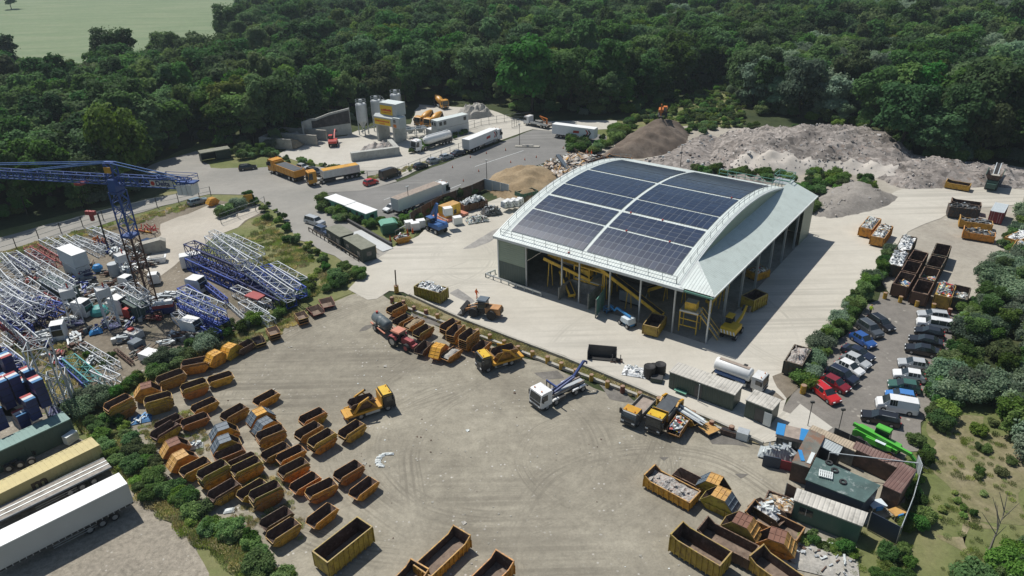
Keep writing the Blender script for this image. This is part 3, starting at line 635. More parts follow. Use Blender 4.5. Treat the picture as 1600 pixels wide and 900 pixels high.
def skip_proto(covered=None, L=3.5, W=1.62, H=1.3, name='skip'):
    p = Proto(name, 'skip'); b, c, d = L * .285, L * .5, L * .395; zl = H * .64
    wl, wt = W * .39, W * .5; yw = lambda z: wl + (wt - wl) * min(1, z / H)
    lo = [(-b, 0), (b, 0), (c, zl)]; top = [(d, H), (-d, H)] if not covered else [(L * .2, H * 1.55), (-L * .2, H * 1.55)]
    prof = lo + top + [(-c, zl)]
    mb = MB()
    for s in (1, -1):
        o = [(x, s * yw(z), z) for x, z in prof]; i_ = [(x, s * (yw(z) - .035), z) for x, z in prof]
        mb.poly(o if s < 0 else o[::-1], 'skip_paint')
        mb.poly(i_ if s > 0 else i_[::-1], 'skip_rust')
    for x0, x1 in ((b, c), (-b, -c)):
        t = .035 if x1 > 0 else -.035
        mb.poly([(x0, -wl, 0), (x1, -yw(zl), zl), (x1, yw(zl), zl), (x0, wl, 0)], 'skip_paint'); mb.poly([(x0 - t, -wl, .03), (x1 - t, -yw(zl), zl), (x1 - t, yw(zl), zl), (x0 - t, wl, .03)], 'skip_rust')
    mb.poly([(-b, -wl, 0), (b, -wl, 0), (b, wl, 0), (-b, wl, 0)], 'skip_paint'); mb.poly([(-b, -wl, .04), (b, -wl, .04), (b, wl, .04), (-b, wl, .04)], 'worn_floor')
    for s in (1, -1):
        for x in (-b * .75, 0, b * .75): mb.bar((x, s * (wl + .03), .05), (x, s * (yw(H * .7) + .03), H * .72), .1, 'skip_paint', .06, cap=False)
        mb.bar((-c * .8, s * (yw(zl) + .02), zl * .95), (c * .8, s * (yw(zl) + .02), zl * .95), .06, 'skip_paint', .08, cap=False)
    p.add('shell', mb)
    mb = MB(); P = [(x, z) for x, z in prof]
    for s in (1, -1):
        for q in range(2, 5): mb.bar((P[q][0], s * yw(P[q][1]), P[q][1]), (P[q + 1][0], s * yw(P[q + 1][1]), P[q + 1][1]), .055, 'skip_rim', .06)
    for x in (c, -c): mb.bar((x, -yw(zl), zl), (x, yw(zl), zl), .06, 'skip_rim', .06)
    p.add('rim', mb)
    for s in (1, -1):
        for x in (-d * .72, d * .72):
            mb = MB(); y = yw(H * .6); mb.tube((x, s * y, H * .6), (x, s * (y + .14), H * .6), .07, 'skip_rim', 7); p.add('lifting_lug', mb)
    if covered:
        l, t, r = covered; Y = wt + .015; (xa, za), (xb, zb) = top
        def lid(x0, z0, x1, z1, m):
            q = MB(); a, e = Vector((x0, 0, z0)), Vector((x1, 0, z1)); q.bar(a, e, Y * 2, m, .05)
            n = (e - a).normalized(); up = Vector((-n.z, 0, n.x)); up = up if up.z > 0 else -up
            for f in (.33, .66): c_ = a.lerp(e, f) + up * .05; q.bar(c_ - Vector((0, Y, 0)), c_ + Vector((0, Y, 0)), .06, m, .06)
            for s in (-.98, .0, .98): q.bar(a + up * .04 + Vector((0, s * Y, 0)), e + up * .04 + Vector((0, s * Y, 0)), .07, m, .06)
            return q
        if l: p.add('lid', lid(-c, zl + .03, xb, zb + .03, l))
        if t: p.add('roof_plate', lid(xb, zb + .03, xa, za + .03, t))
        if r: p.add('lid', lid(xa, za + .03, c, zl + .03, r))
    return p
SK = {'o': skip_proto(), 's': skip_proto(L=2.6, W=1.7, H=.75, name='small_skip'),
      'gyg': skip_proto(('lid_grey', 'lid_yellow', 'lid_grey')), 'gg': skip_proto(('lid_grey', 'lid_grey', None)), 'yy': skip_proto(('lid_yellow', 'lid_yellow', None)), 'yr': skip_proto(('lid_tan', 'lid_rust', None)),
      'ty': skip_proto(('lid_tan', 'lid_tan', None)), 'ry': skip_proto((None, 'lid_rust', 'lid_tan')), 'gy': skip_proto(('lid_grey', 'lid_tan', None)), 'yg': skip_proto((None, 'lid_tan', 'lid_grey')), 'full': skip_proto(('lid_yellow', 'lid_yellow', 'lid_yellow'))}
ORD = ['topmost', 'second from the top', 'third from the top', 'fourth from the top', 'lowest']
CN = {AMBER: 'amber', ORANGE: 'orange', RUSTY: 'rusty brown', OLIVE: 'olive yellow', DARKG: 'dark green', BROWN: 'dark brown', REDM: 'red'}
def skips(base, sc, rows):
    for row in rows:
        (xl, yl, xr, yr), n, kd, col, where = row[:5]; sz = row[5] if len(row) > 5 else 1.
        l, r = (base[0] + xl / sc, base[1] + yl / sc), (base[0] + xr / sc, base[1] + yr / sc)
        h = .83 * sz + (n - 1) * .36; c, a, ln = seg(l, r, h)
        for i in range(n):
            top = i == n - 1; k = kd if top else ('s' if kd == 's' else 'o')
            cc = col if top else random.choice([AMBER, ORANGE, RUSTY, RUSTY, col]); j = 0 if top else .06
            cc = tuple(max(.01, q * U(.8, 1.2)) for q in cc)
            nm = 'covered skip' if len(k) > 1 else 'skip'
            lab = f'{CN[col] if top else "rust streaked"} {nm} {where}' if n == 1 else f'{ORD[n - 1 - i] if i else "bottom"} {nm} in {"a pair" if n == 2 else "the stack"} {where}'
            st = .36 if kd != 's' else .42
            SK[k].put((c.x + U(-j, j), c.y + U(-j, j), i * st), a + U(-.02, .02), lab, 'nested skips ' + where if n > 1 else 'skips standing in the yard', cc, scale=sz)
O8 = 8.
skips((150, 560), O8, [
    ((145, 630, 425, 490), 5, 'o', AMBER, 'at the hedge, leftmost in the yard'), ((490, 470, 805, 385), 2, 'yr', AMBER, 'with a half rusty roof by the hedge'), ((620, 560, 930, 470), 4, 'o', AMBER, 'right of the leftmost stack'),
    ((790, 300, 1085, 190), 2, 'o', RUSTY, 'large and deep below the hedge', 1.12), ((1075, 100, 1400, 40), 2, 'o', RUSTY, 'beside the two yellow covered ones', 1.1), ((1085, 395, 1370, 300), 3, 'o', ORANGE, 'three high near the hedge'),
    ((1425, 300, 1690, 215), 1, 'o', AMBER, 'upper right end of the hedge row'), ((1225, 660, 1500, 535), 1, 'o', AMBER, 'alone just above the grey lidded rows'), ((1085, 845, 1395, 730), 1, 'o', RUSTY, 'left of the lone one above the grey lids'),
    ((790, 870, 1040, 750), 1, 'o', BROWN, 'half hidden behind a rusty one')])
skips((300, 600), O8, [
    ((405, 435, 660, 290), 2, 'o', RUSTY, 'behind the covered one with a bright yellow roof'), ((815, 245, 1050, 120), 1, 'o', AMBER, 'farthest to the upper right of the rows'),
    ((690, 510, 1030, 360), 2, 'gyg', ORANGE, 'with a bright yellow roof between grey lids'), ((775, 640, 1095, 470), 1, 'gg', ORANGE, 'with grey lids right behind the yellow roofed one'),
    ((825, 690, 1150, 560), 3, 'o', RUSTY, 'below the grey lidded one in the middle'), ((215, 690, 590, 560), 2, 'gg', ORANGE, 'with pale blue grey lids, upper one of two'), ((230, 850, 620, 710), 2, 'gg', ORANGE, 'with grey lids and a yellow tip')])
skips((420, 610), O8, [
    ((415, 400, 690, 265), 2, 'o', AMBER, 'at the head of the right hand rows'), ((365, 590, 640, 430), 2, 'o', RUSTY, 'just below the head of the right hand rows'), ((525, 690, 810, 520), 3, 'o', AMBER, 'at the open side of the yard'),
    ((910, 580, 1170, 410), 2, 'o', AMBER, 'just behind the yellow skip lorry')])
skips((420, 690), O8, [
    ((120, 250, 440, 95), 1, 'o', ORANGE, 'in the middle of the rows'), ((125, 430, 500, 240), 2, 'o', RUSTY, 'with a pale dusty inside'), ((275, 630, 640, 420), 1, 'o', ORANGE, 'with a dark bent end in the lower rows'),
    ((475, 690, 840, 510), 2, 'o', ORANGE, 'in the lower rows left of the last two'), ((830, 480, 1170, 270), 2, 'o', RUSTY, 'near the strip of white plastic'), ((1045, 700, 1340, 480), 1, 'o', AMBER, 'last on the right of the lower rows')])
skips((320, 690), O8, [
    ((150, 225, 470, 90), 2, 'o', RUSTY, 'left of the middle under a grey lid'), ((745, 215, 1040, 60), 1, 'o', RUSTY, 'squeezed in the middle of the rows'), ((330, 330, 620, 200), 1, 'o', BROWN, 'hidden behind a taller stack in the middle'), ((345, 400, 700, 235), 3, 'o', AMBER, 'with a bright amber rim in the middle'),
    ((75, 715, 410, 520), 2, 'o', BROWN, 'with a light grey inside at the hedge'), ((410, 725, 790, 500), 1, 'o', ORANGE, 'half behind a tall stack near the lower hedge'), ((575, 720, 945, 540), 4, 'o', OLIVE, 'four high near the lower hedge')])
skips((220, 660), O8, [
    ((165, 190, 450, 20), 2, 'o', BROWN, 'at the left edge of the rows'), ((245, 420, 620, 260), 1, 'yr', RUSTY, 'with a rusty roof at the left hedge'), ((345, 590, 700, 410), 1, 'ty', ORANGE, 'with a tan roof at the left hedge'), ((530, 650, 840, 490), 2, 'o', ORANGE, 'below the tan roofed one'), ((740, 690, 1070, 520), 4, 'o', OLIVE, 'four high by the left hedge')])
skips((360, 760), O8, [
    ((390, 530, 770, 300), 1, 'o', BROWN, 'next to last before the bottom hedge'), ((465, 690, 860, 430), 2, 'o', AMBER, 'nearest the bottom hedge'), ((990, 500, 1310, 250), 1, 'o', ORANGE, 'just above the tall olive bin')])
skips((560, 440), O8, [
    ((370, 390, 590, 285), 2, 'o', AMBER, 'behind the black slurry tanker'), ((470, 530, 640, 440), 1, 'o', RUSTY, 'behind the tractor roof'), ((600, 585, 790, 480), 1, 'o', AMBER, 'filled with soil beside the tractor'), ((710, 680, 915, 555), 2, 'o', OLIVE, 'right of the soil filled one'),
    ((745, 900, 900, 760), 1, 'o', BROWN, 'empty and dark in front of the tractor'), ((1070, 590, 1230, 500), 3, 'o', AMBER, 'hidden behind the clean stack of four'), ((1140, 680, 1285, 545), 4, 'o', AMBER, 'by the bank, left of two'), ((1297, 730, 1465, 610), 5, 'o', AMBER, 'by the bank, right of two')])
skips((640, 490), O8, [((295, 560, 440, 410), 1, 'full', ORANGE, 'bright yellow with its end hatch open'), ((425, 575, 625, 445), 1, 'o', AMBER, 'heaped with grey gravel'), ((830, 480, 975, 360), 1, 'o', AMBER, 'hidden behind the parked yellow skip lorry')])
skips((0, 0), 1., [((325, 569, 350, 555), 1, 'full', ORANGE, 'with a dull yellow tent roof by the hedge'), ((349, 559, 373, 542), 1, 'full', ORANGE, 'with a bright yellow tent roof by the hedge'), ((372, 548, 393, 536), 1, 'o', BROWN, 'low and brown beside the yellow tent roofs'),
    ((475, 498, 465, 484), 3, 's', AMBER, 'third from the right along the hedge'), ((431, 522, 421, 508), 3, 's', AMBER, 'fourth from the right along the hedge'), ((408, 536, 398, 522), 2, 's', AMBER, 'fifth from the right along the hedge'), ((391, 542, 380, 530), 1, 's', AMBER, 'last along the hedge beside the tent roofs'),
    ((500, 489, 484, 474), 1, 's', REDM, 'red with a pale bed, second from the right', 1.25), ((515, 478, 505, 460), 1, 's', REDM, 'dark red with a pale bed, first from the right', 1.3),
    ((617, 375, 640, 370), 1, 'o', ORANGE, 'full of rubbish beside the green kiosk'), ((323, 319, 341, 313), 1, 'full', ORANGE, 'yellow, closed, beside the car under the dust sheet', .85), ((1058, 741, 1091, 758), 1, 'o', BROWN, 'behind the bin heaped with crushed stone'), ((1089, 752, 1141, 772), 1, 'gy', OLIVE, 'with one grey lid behind the tan roofed one', 1.05), ((1101, 775, 1149, 797), 1, 'yg', OLIVE, 'with a tan roof and grey lids, nearest the shed', 1.15),
    ((1131, 815, 1185, 840), 1, 'ry', OLIVE, 'with a rusty roof in the lower right bins', 1.15), ((1184, 842, 1240, 862), 1, 'ry', ORANGE, 'with a rusty roof and yellow end flap', 1.15), ((1177, 787, 1221, 815), 1, 'o', BROWN, 'full of white boards by the green shed', 1.1)])
# ---- hook-lift bins
def bin_proto(L=6.1, W=2.45, H=2.3, board=0, name='hooklift_bin', rib=.62):
    p = Proto(name, 'waste bin'); z0 = .25; t = .09; w = W / 2; mb = MB(); l = L / 2
    for s in (1, -1):
        y0, y1 = (w - t, w) if s > 0 else (-w, -w + t)
        top = [(-l, z0), (l, z0), (l, H), (-l + .9, H), (-l, H + board)] if board else [(-l, z0), (l, z0), (l, H), (-l, H)]
        yo, yi = (y1, y0) if s > 0 else (y0, y1)
        o = [(x, yo, z) for x, z in top]; i_ = [(x, yi, z) for x, z in top]
        mb.poly(o[::-1] if s > 0 else o, 'skip_paint'); mb.poly(i_ if s > 0 else i_[::-1], 'skip_rust')
        n = int(L / rib)
        for k in range(n + 1): x = -l + .06 + (L - .12) * k / n; mb.bar((x, s * (w + .05), z0 - .05), (x, s * (w + .05), H - .1), .11, 'skip_paint', .1, cap=False)
    mb.box(-l, -l + t, -w + t, w - t, z0, H + board, 'skip_paint'); mb.poly([(-l + t + .01, -w + t, z0), (-l + t + .01, w - t, z0), (-l + t + .01, w - t, H + board), (-l + t + .01, -w + t, H + board)], 'skip_rust')
    mb.poly([(-l, -w, z0), (l, -w, z0), (l, w, z0), (-l, w, z0)], 'skip_paint'); mb.poly([(-l, -w + t, z0 + .06), (l, -w + t, z0 + .06), (l, w - t, z0 + .06), (-l, w - t, z0 + .06)], 'worn_floor')
    p.add('body', mb)
    mb = MB()
    for s in (1, -1):
        y = s * (w - t / 2)
        if board: mb.bar((-l, y, H + board), (-l + .9, y, H), .11, 'skip_rim', .09); mb.bar((-l + .9, y, H), (l, y, H), .11, 'skip_rim', .1)
        else: mb.bar((-l, y, H), (l, y, H), .11, 'skip_rim', .09)
    mb.bar((-l + .05, -w, H + board), (-l + .05, w, H + board), .14, 'skip_rim', .1); mb.bar((l - .05, -w, H + .005), (l - .05, w, H + .005), .14, 'skip_rim', .1); p.add('rim', mb)
    mb = MB(); mb.box(l - .08, l, -w + t, w - t, z0, H, 'skip_paint')
    for y in (-w * .5, 0, w * .5): mb.box(l, l + .07, y - .06, y + .06, z0, H - .05, 'skip_paint')
    mb.poly([(l - .09, -w + t, z0), (l - .09, w - t, z0), (l - .09, w - t, H), (l - .09, -w + t, H)], 'skip_rust'); p.add('rear_door', mb)
    for y in (-.5, .5):
        mb = MB(); mb.box(-l, l, y - .08, y + .08, .06, z0, 'black'); mb.tube((l - .3, y - .12, .12), (l - .3, y + .12, .12), .12, 'black', 8); p.add('skid', mb)
    return p
BN = {}
def bins(rows):
    for l, r, H, board, col, lab, *o in rows:
        o = dict(o[0]) if o else {}; c, a, ln = seg(l, r, H + board * .5)
        W = o.get('W', 2.45); L = round(o.get('L', ln), 1); key = (L, W, H, board)
        if key not in BN: BN[key] = bin_proto(L, W, H, board)
        c.z = o.get('z', 0.); BN[key].put(c, a, lab, o.get('g'), tuple(q * U(.88, 1.12) for q in col))
        if 'load' in o:
            m, lv, bits, nb, what = o['load']
            one('scrap_load', 'load', heapmesh(L - .25, W - .25, H * lv, m, int(c.x * 7) % 91, 16, .25, bits, nb, .8), (c.x, c.y, .34), a, what)
WB = ['trim_white', 'galv', 'scrap_white']; MBT = ['trim_white', 'lid_grey', 'oldboard', 'red_paint', 'galv', 'lid_tan']; WD = ['scrap_wood', 'trim_white', 'oldboard', 'lid_tan']; DK = ['black', 'steel_grey', 'machine_dark']
g_e = 'dark scrap bins in the east yard'
bins([((499.4, 870.6), (570, 815), 2.3, 0, OLIVE, 'tall empty olive bin with a dark inside at the bottom left of the yard'),
    ((722, 831), (658.8, 889.5), 1.35, .55, ORANGE, 'low orange bin with a raised end board, whole near the bottom edge'),
    ((787, 872), (728, 930), 1.5, .5, ORANGE, 'orange bin with sand on its floor, cut off by the bottom edge', {'L': 6.1}), ((647, 892), (600, 940), 1.35, .4, ORANGE, 'orange bin of which only a corner shows at the bottom edge', {'L': 6.1}),
    ((1014.6, 736), (1087, 774), 1.35, .55, ORANGE, 'low orange bin heaped with pale crushed stone', {'load': ('rubble_pale', .8, ['rubble_pale'], 10, 'pale crushed stone heaped in the low orange bin')}),
    ((1057, 826), (1135, 872), 2.2, .3, OLIVE, 'tall olive bin with a pale floor, lower right group'), ((1097, 819), (1180, 862), 1.5, .55, BROWN, 'long rusty bin with a worn floor behind the tall olive one'),
    ((1179, 860), (1270, 925), 1.5, .5, OLIVE, 'olive bin at the bottom edge right of the long rusty one', {'L': 6.1}), ((1171, 792), (1252, 832), 1.3, .5, RUSTY, 'rusty bin with a sloped front beside the rusty roofed skips'),
    ((1196, 776), (1240, 792), 1.2, 0, BROWN, 'brown bin full of timber against the green shed', {'load': ('scrap_wood', .8, WD, 24, 'broken timber in the bin against the green shed')}),
    ((653, 443), (694, 454), 2.2, 0, (.24, .24, .02), 'lime green bin heaped with shiny scrap on the concrete', {'load': ('scrap_white', 1., WB, 40, 'shiny white scrap heaped in the lime green bin')}),
    ((1422, 369), (1410, 392), 2.3, 0, DARKG, 'dark bin heaped with white scrap, farther of the two', {'g': g_e, 'load': ('scrap_white', 1.05, WB, 50, 'white scrap heaped in the farther dark bin')}),
    ((1409, 393), (1398, 415), 2.3, 0, DARKG, 'dark bin heaped with white scrap, nearer of the two', {'g': g_e, 'load': ('scrap_white', 1.05, WB, 50, 'white scrap heaped in the nearer dark bin')}),
    ((1439, 393), (1430, 407), 2.2, 0, BROWN, 'small dark bin at the far end of the second row', {'g': g_e}), ((1429, 409), (1420, 425), 2.4, 0, BROWN, 'dark bin in the middle of the second row', {'g': g_e}),
    ((1419, 427), (1407, 446), 2.4, 0, BROWN, 'dark bin with a green hose in the second row', {'g': g_e, 'load': ('scrap_colour', .35, MBT, 14, 'coloured rubbish low in the dark bin of the second row')}),
    ((1475, 382), (1468, 399), 2.4, 0, DARKG, 'empty dark bin at the far end of the third row', {'g': g_e}), ((1467, 401), (1458, 417), 2.4, 0, DARKG, 'empty dark bin second in the third row', {'g': g_e}),
    ((1457, 419), (1448, 437), 2.4, 0, BROWN, 'dark bin with red rubbish third in the third row', {'g': g_e, 'load': ('scrap_colour', .3, MBT, 12, 'red and white rubbish low in a dark bin')}), ((1447, 439), (1437, 458), 2.4, 0, BROWN, 'dark bin nearest the bollards in the third row', {'g': g_e}),
    ((1481, 444), (1474, 463), 2.4, 0, OLIVE, 'olive bin piled with colourful rubbish', {'g': g_e, 'load': ('scrap_colour', 1.05, MBT, 60, 'colourful rubbish piled high in the olive bin')}), ((1504, 447), (1498, 466), 2.3, 0, DARKG, 'dark bin beside the colourful one under the trees', {'g': g_e, 'load': ('scrap_mixed', .5, MBT, 15, 'white planks low in the bin under the trees')}),
    ((1483, 320), (1531, 325), 2.4, 0, (.03, .032, .036), 'long black bin full of black pipes', {'load': ('scrap_dark', .95, DK, 45, 'black pipes in the long black bin')}),
    ((1487, 312), (1534, 318), 2.2, .3, BROWN, 'dark brown bin behind the black pipe bin'), ((1500, 340), (1552, 347), 1.5, .5, ORANGE, 'amber bin behind the front amber one', {'load': ('scrap_dark', .9, DK + MBT, 40, 'grey scrap in the amber bin behind')}),
    ((1506, 357), (1556, 365), 1.5, .5, ORANGE, 'amber bin with ribs in front of the red container', {'load': ('scrap_dark', .9, DK + WD, 40, 'brown scrap in the ribbed amber bin')}),
    ((1353, 357), (1367, 340), 2.0, 0, ORANGE, 'short orange bin of waste beside a longer one', {'load': ('scrap_mixed', .98, WB, 30, 'pale waste in the short orange bin')}), ((1366, 378), (1390, 345), 2.0, 0, ORANGE, 'long orange bin of pale waste by the concrete road', {'L': 7.5, 'load': ('scrap_mixed', 1., WB + WD, 55, 'pale waste in the long orange bin')}),
    ((1486, 283), (1510, 287), 1.4, .3, ORANGE, 'lone orange bin standing by the rubble heap', {'L': 5.}), ((1584, 372), (1600, 365), 1.8, 0, ORANGE, 'orange bin cut by the right edge, upper one', {'L': 5.5, 'load': ('scrap_white', .9, WB, 20, 'white waste in the upper orange bin at the edge')}), ((1586, 402), (1601, 376), 1.9, 0, ORANGE, 'orange bin cut by the right edge, lower one', {'load': ('scrap_mixed', .8, WB, 20, 'white sacks in the lower orange bin at the edge')}),
    ((1256, 540), (1238.3, 569.5), 2.3, 0, (.05, .055, .045), 'dark green bin of grey rubble beside the hedge and concrete road', {'L': 5.2, 'load': ('rubble_pale', .85, ['rubble_pale'], 8, 'grey rubble in the dark bin beside the hedge')}),
    ((1175, 425), (1195, 418), 1.6, 0, ORANGE, 'orange bin in the shade along the open side of the hall', {'load': ('scrap_mixed', .9, MBT, 20, 'blue and white waste in the shaded orange bin')}), ((1168, 466), (1190, 455), 2.3, 0, OLIVE, 'olive bin in the shade near the hall corner')])
bins([((1017, 509), (1029, 492), 1.9, 0, OLIVE, 'yellow bin under the conveyor inside the hall front', {'L': 4.2})])
# loads in single skips
def load(l, r, h, m, what, L=2.9, W=1.35, bits=None, nb=0, z=.5): c, a, _ = seg(l, r, .8); one('skip_load', 'load', heapmesh(L, W, h, m, int(c.x * 3) % 50, 12, .12, bits, nb, .5), (c.x, c.y, z), a, what)
load((635, 513), (658.7, 500), .85, 'soil_fill', 'brown soil heaped in the skip beside the tractor'); load((693, 562), (718, 545.6), .8, 'gravel_fill', 'grey gravel heaped in the amber skip')
load((617, 375), (640, 370), .9, 'scrap_mixed', 'mixed rubbish in the skip beside the green kiosk', bits=MBT, nb=20); load((1177, 787), (1221, 815), .9, 'scrap_white', 'long white boards in the skip by the green shed', bits=['trim_white', 'galv'], nb=30)
# ---- barrel bollards
simple('barrel_yellow', (.46, .29, .03), .6, 0, .15, 2, dirt=(.25, .1, .04), dirt_lo=.5, dirt_hi=.65); simple('barrel_rust', (.17, .06, .04), .8, 0, .2, 2); simple('barrel_top', (.3, .2, .14), .9, 0, .25, 3); simple('pole_wood', (.1, .08, .06), .9)
BR = {}
for c in ('yellow', 'rust'):
    p = Proto('barrel_bollard', 'bollard'); mb = MB(); mb.lathe([(.33, 0), (.345, .04), (.33, .08), (.33, .5), (.345, .53), (.33, .56), (.33, 1.02), (.35, 1.06), (.33, 1.1)], 'barrel_' + c, 14); p.add('drum', mb, None, False)
    mb = MB(); mb.lathe([(.33, 1.08), (.2, 1.12), (0, 1.13)], 'barrel_top', 14); p.add('concrete_fill', mb); BR[c] = p
bl = [(613, 473, 'rust'), (631, 478, 'rust'), (647.5, 487, 'rust'), (666, 493, 'rust'), (684, 500, 'yellow'), (704, 508, 'rust'), (725, 517, 'yellow'), (746, 524, 'yellow'), (765.6, 532, 'yellow'), (788, 541, 'yellow'), (809.7, 550, 'yellow'), (832, 558, 'yellow'), (855.5, 567, 'yellow'), (877, 576, 'yellow'), (899.5, 586, 'yellow'), (924, 594.5, 'yellow'), (949, 605, 'yellow'), (972.5, 613, 'rust'), (999, 623, 'yellow'), (1029, 632, 'yellow'), (1056, 643, 'yellow'), (1082.5, 653, 'yellow'), (1111, 668, 'rust'), (1142, 677, 'rust')]
for i, (x, y, c) in enumerate(bl):
    e = ['first', 'second', 'third', 'fourth', 'fifth', 'sixth', 'seventh', 'eighth', 'ninth', 'tenth', 'eleventh', 'twelfth'][min(i, 23 - i)]
    BR[c].put(G(x, y), i, f'{"yellow" if c == "yellow" else "rusty"} concrete filled barrel, {e} from the {"left" if i < 12 else "right"} along the bank', 'barrel bollards along the grassy bank', scale=U(.95, 1.06))
for i, (x, y) in enumerate([(1382, 466), (1406, 472), (1432, 478.5), (1457.5, 483.5), (1482.5, 491.5)]):
    BR['rust' if i == 4 else 'yellow'].put(G(x, y), i, f'{"rusty" if i == 4 else "yellow"} barrel, {["first", "second", "third", "fourth", "fifth"][i]} from the left behind the parked cars', 'barrel bollards behind the car park')
BR['yellow'].put(G(1254, 614), 0, 'yellow barrel at the corner of the hedge beside the red car', scale=1.2); BR['yellow'].put(G(620, 457), 0, 'wide yellow barrel holding a leaning post by the lime green bin', scale=1.25)
mb = MB(); mb.tube((0, 0, 1.2), (.1, .1, 4.4), .12, 'pole_wood', 7); one('leaning_post', 'post', mb, G(620, 457), 0, 'dark post leaning out of the wide yellow barrel')
# ------------------------------------------------------------------ vehicles
m = simple('car_paint', (0, 0, 0), .3, 0, .04, 1, obj=True); m.node_tree.nodes['Principled BSDF'].inputs['Coat Weight'].default_value = .6
m = simple('truck_paint', (0, 0, 0), .42, 0, .1, 1, obj=True, dirt=(.12, .1, .08), dirt_lo=.6, dirt_hi=.85)
simple('glass_dark', (.02, .028, .032), .08, 0, .05, spec=.8); simple('tyre', (.022, .022, .023), .85, 0, .15); simple('rim_metal', (.4, .41, .42), .4, .6, .1)
simple('lamp_clear', (.75, .77, .78), .2); simple('lamp_red', (.4, .02, .02), .3); simple('chassis', (.045, .045, .045), .75, 0, .2); simple('white_paint', (.72, .73, .72), .45, 0, .06, 1, dirt=(.5, .49, .45), dirt_lo=.6, dirt_hi=.9)
simple('trailer_white', (.78, .79, .78), .45, 0, .04, .5); simple('curtain_grey', (.5, .51, .5), .6, 0, .05, .4); simple('blue_steel', (.035, .11, .3), .45, 0, .15); simple('hook_blue', (.03, .06, .2), .45, 0, .15); simple('yellow_paint', (.62, .4, .02), .45, 0, .1, 1); simple('amber_paint', (.52, .27, .02), .5, 0, .12, 1)
simple('orange_paint', (.55, .16, .02), .5, 0, .1); simple('net_black', (.07, .08, .09), .8, 0, .15); simple('green_bright', (.09, .42, .05), .45, 0, .08); simple('tank_grey', (.1, .125, .135), .5, 0, .12, .8); simple('bed_dust', (.3, .25, .21), .9, 0, .2)
def wheel(r, w, x, y, mt='rim_metal'):
    q = MB(); s = 1 if y > 0 else -1; q.tube((x, y - s * w, r), (x, y, r), r, 'tyre', 14); q.tube((x, y - s * .02, r), (x, y + s * .015, r), r * .58, mt, 10); return q
def car_proto(name, cat, st, W, zr, wb, wr=.33, cargo=False, rails_=False):
    """st: stations (x, belt z, top z, kind) front to back; kind of the strip behind it: h hood, s screen, r roof, g rear glass, t tail, c closed cargo side"""
    p = Proto(name, cat); w = W / 2; body = MB(); gl = []
    zb = .24
    def ring(i):
        x, zbelt, zt = st[i][:3]; e = .9 if i in (0, len(st) - 1) else 1.; cab = zt - zbelt > .2; wt = w * (.74 if cab else .9) * e
        return [(x, w * e, zb + (.1 if e < 1 else 0)), (x, w * e, zbelt * .8), (x, w * .95 * e, zbelt), (x, wt, zt), (x, -wt, zt), (x, -w * .95 * e, zbelt), (x, -w * e, zbelt * .8), (x, -w * e, zb + (.1 if e < 1 else 0))]
    for i in range(len(st) - 1):
        a, b = ring(i), ring(i + 1); k = st[i][3]
        for j in range(7):
            q = [a[j], b[j], b[j + 1], a[j + 1]]
            if j == 3 and k in 'sg': gl.append(('windscreen' if k == 's' else 'rear_window', [q]))
            elif j in (2, 4) and k == 'r': gl.append(('side_window', [q]))
            else: body.poly(q, 'car_paint')
    body.poly(ring(0)[::-1], 'car_paint'); body.poly(ring(-1), 'car_paint')
    x0, x1 = st[-1][0], st[0][0]; body.box(x0 + .1, x1 - .1, -w * .9, w * .9, .16, .26, 'chassis')
    body.box(x1 - .06, x1 + .03, -w * .78, w * .78, .3, .46, 'chassis'); body.box(x0 - .03, x0 + .06, -w * .78, w * .78, .3, .44, 'chassis')
    B = p.add('body', body)
    for nm, qs in gl:
        q = MB()
        for f in qs: q.poly(f, 'glass_dark')
        if nm == 'side_window':                                       # painted pillars across the glass
            (ax, ay, az), (bx, by, bz), (cx, cy, cz), (dx, dy, dz) = qs[0]; s = 1 if ay > 0 else -1
            top = (3, 2) if abs(dy) < abs(ay) else (0, 1); bot = (0, 1) if top == (3, 2) else (3, 2); F = qs[0]
            for t in (.0, .38, .72, 1.):
                u = Vector(F[bot[0]]).lerp(Vector(F[bot[1]]), t); v = Vector(F[top[0]]).lerp(Vector(F[top[1]]), t); q.bar(u, v, .055, 'car_paint', .02)
        p.add(nm, q)
    for x in (wb / 2 + .05, -wb / 2 + .05):
        for s in (1, -1): p.add('wheel', wheel(wr, .2, x, s * (w + .01)))
    for s in (1, -1):
        q = MB(); q.box(x1 - .16, x1 + .015, s * w * .62 - .17, s * w * .62 + .17, .55, .7, 'lamp_clear'); p.add('headlight', q)
        q = MB(); q.box(x0 - .015, x0 + .12, s * w * .7 - .12, s * w * .7 + .12, .68, .9, 'lamp_red'); p.add('tail_light', q)
        q = MB(); hx = [z for z in st if z[3] == 's'][0][0] - .35; q.box(hx - .08, hx + .08, s * (w + .02), s * (w + .18), .92, 1.05, 'car_paint'); p.add('mirror', q)
    if rails_:
        for s in (1, -1): q = MB(); q.bar((.0, s * w * .68, zr + .04), (-1.6, s * w * .68, zr + .04), .05, 'galv'); p.add('roof_rail', q)
    return p
V = {}
V['hatch'] = car_proto('hatchback_car', 'car', [(2.05, .55, .62, 'h'), (1.9, .72, .78, 'h'), (1.0, .9, .98, 's'), (.25, .94, 1.46, 'r'), (-1.3, .97, 1.47, 'g'), (-1.85, .97, 1.05, 't'), (-2.05, .7, .74, 't')], 1.76, 1.47, 2.55)
V['small'] = car_proto('small_hatchback_car', 'car', [(1.9, .55, .62, 'h'), (1.75, .74, .8, 'h'), (1.0, .92, 1., 's'), (.3, .96, 1.5, 'r'), (-1.4, .98, 1.5, 'g'), (-1.8, .97, 1.05, 't'), (-1.92, .7, .74, 't')], 1.68, 1.5, 2.4)
